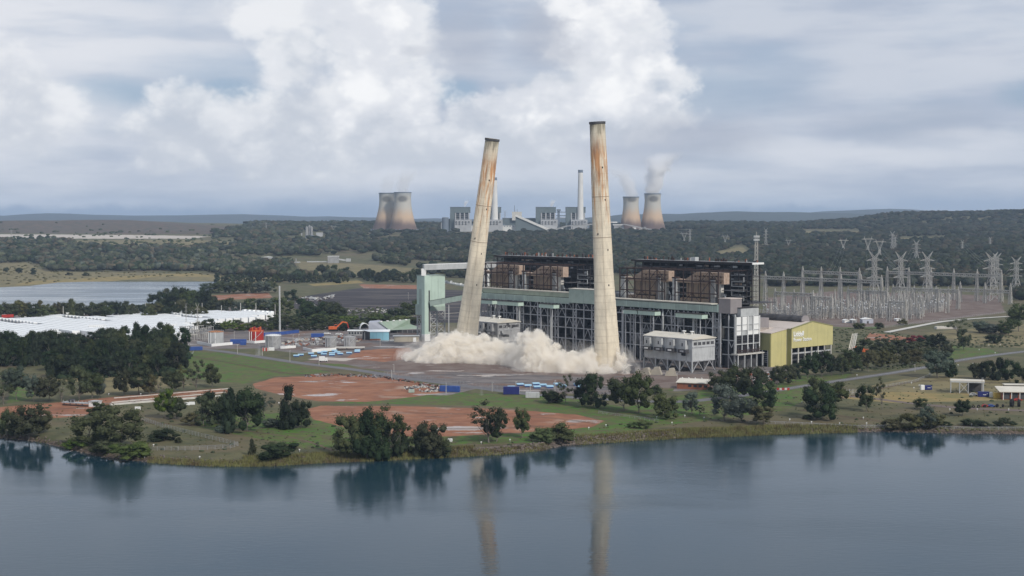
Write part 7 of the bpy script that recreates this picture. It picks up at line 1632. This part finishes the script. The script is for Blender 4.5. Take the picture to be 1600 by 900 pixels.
# steam over the cooling towers
def steam(name, label, base, H, r0, top_h, r1, drift, dens, seed):
    mt, T, v_ = volmat(name+'_vapour', (0.995, 0.995, 1.0), dens)
    p = T.v('SUBTRACT', T.pos(), tuple(base+Vector((0, 0, H-4)))); x, y, z = T.xyz(p); h = T.m('DIVIDE', z, top_h)
    xc = T.m('SUBTRACT', x, T.m('MULTIPLY', T.m('MULTIPLY', h, h), drift)); rr = T.v('LENGTH', T.comb(xc, y, 0)); R_ = T.m('ADD', r0, T.m('MULTIPLY', h, r1-r0))
    n = T.noise(T.v('ADD', p, (seed*37, 0, 0)), .022, 5, .62)
    d1 = T.m('SUBTRACT', 1.0, T.m('DIVIDE', rr, R_)); q = T.ss(T.m('ADD', d1, T.m('MULTIPLY', T.m('SUBTRACT', n, .5), 1.6)), .05, .6)
    q = T.m('MULTIPLY', q, T.m('MULTIPLY', T.ss(h, 0.0, .04), T.ss(h, .45, .98, 1, 0))); T.put(v_.inputs['Density'], T.m('MULTIPLY', q, dens))
    w_ = r1*1.25; o = MB().box(-w_+min(0, drift), w_+max(0, drift), -w_, w_, 2, top_h).build(name, mt)
    o.location = base+Vector((0, 0, H-4)); tag(o, label, 'steam', kind='stuff'); return o
steam('steam_plume', 'thin steam drifting off the greyer right-hand cooling tower', CT[2][0], CT[2][1], CT[2][2]*.95, 110, 50, -60, .035, 1)
steam('steam_plume', 'dense white steam rising from the rightmost cooling tower', CT[3][0], CT[3][1], CT[3][2]*.95, 150, 66, 50, .12, 2)
steam('steam_plume', 'faint steam over the left cooling tower of the far left pair', CT[0][0], CT[0][1], CT[0][2]*.9, 80, 38, 20, .012, 3)
steam('steam_plume', 'faint steam over the right cooling tower of the far left pair', CT[1][0], CT[1][1], CT[1][2]*.9, 90, 42, 30, .02, 4)
for k, (px, lab) in enumerate(((726.5, 'small white steam puff above the left distant boiler house'), (861.5, 'small white steam puff above the middle distant boiler house'))):
    b_ = place(px, 363); steam('steam_puff', lab, b_, 41*mpp(b_), 4, 26, 15, 10, .12, 6+k)
# water mist sprays
for k, (px, py, top, w_, lab) in enumerate(((404, 556, 528, 18, 'fine white water spray in front of the red tank'), (440, 545, 522, 26, 'thin water mist between grey tank and vent stack'), (697, 618, 600, 9, 'water spray beside the blue container'), (752, 618, 602, 12, 'water spray right of the blue container'))):
    b_ = place(px, py); s_ = mpp(b_); mt, T, v_ = volmat('spray_mist', (.96, .97, 1.0), .05); p = T.v('SUBTRACT', T.pos(), tuple(b_)); n = T.noise(T.v('MULTIPLY', p, (1, 1, .3)), .5, 4, .6); x, y, z = T.xyz(p)
    H_ = (py-top)*s_; W_ = w_*s_/2; ed = T.ss(T.m('ADD', T.m('DIVIDE', T.v('LENGTH', T.comb(x, y, 0)), W_), T.m('DIVIDE', z, H_*1.6)), .25, 1.0, 1, 0)
    T.put(v_.inputs['Density'], T.m('MULTIPLY', T.m('MULTIPLY', ed, T.ss(n, .35, .7)), .11)); o = MB().lathe([(W_*.7, 0.1), (W_, H_*.3), (W_*.8, H_*.8), (.3, H_)], 16).build('water_spray', mt); o.location = b_; tag(o, lab, 'water spray', kind='stuff')
hm, T, v_ = volmat('air', (0.62, 0.78, 1.0), 4.0e-5, 0.0)
o = MB().box(-11000, 11000, -250, 17500, -9, 345).build('haze', hm); tag(o, 'pale blue air between camera and distant hills', 'haze', kind='stuff')
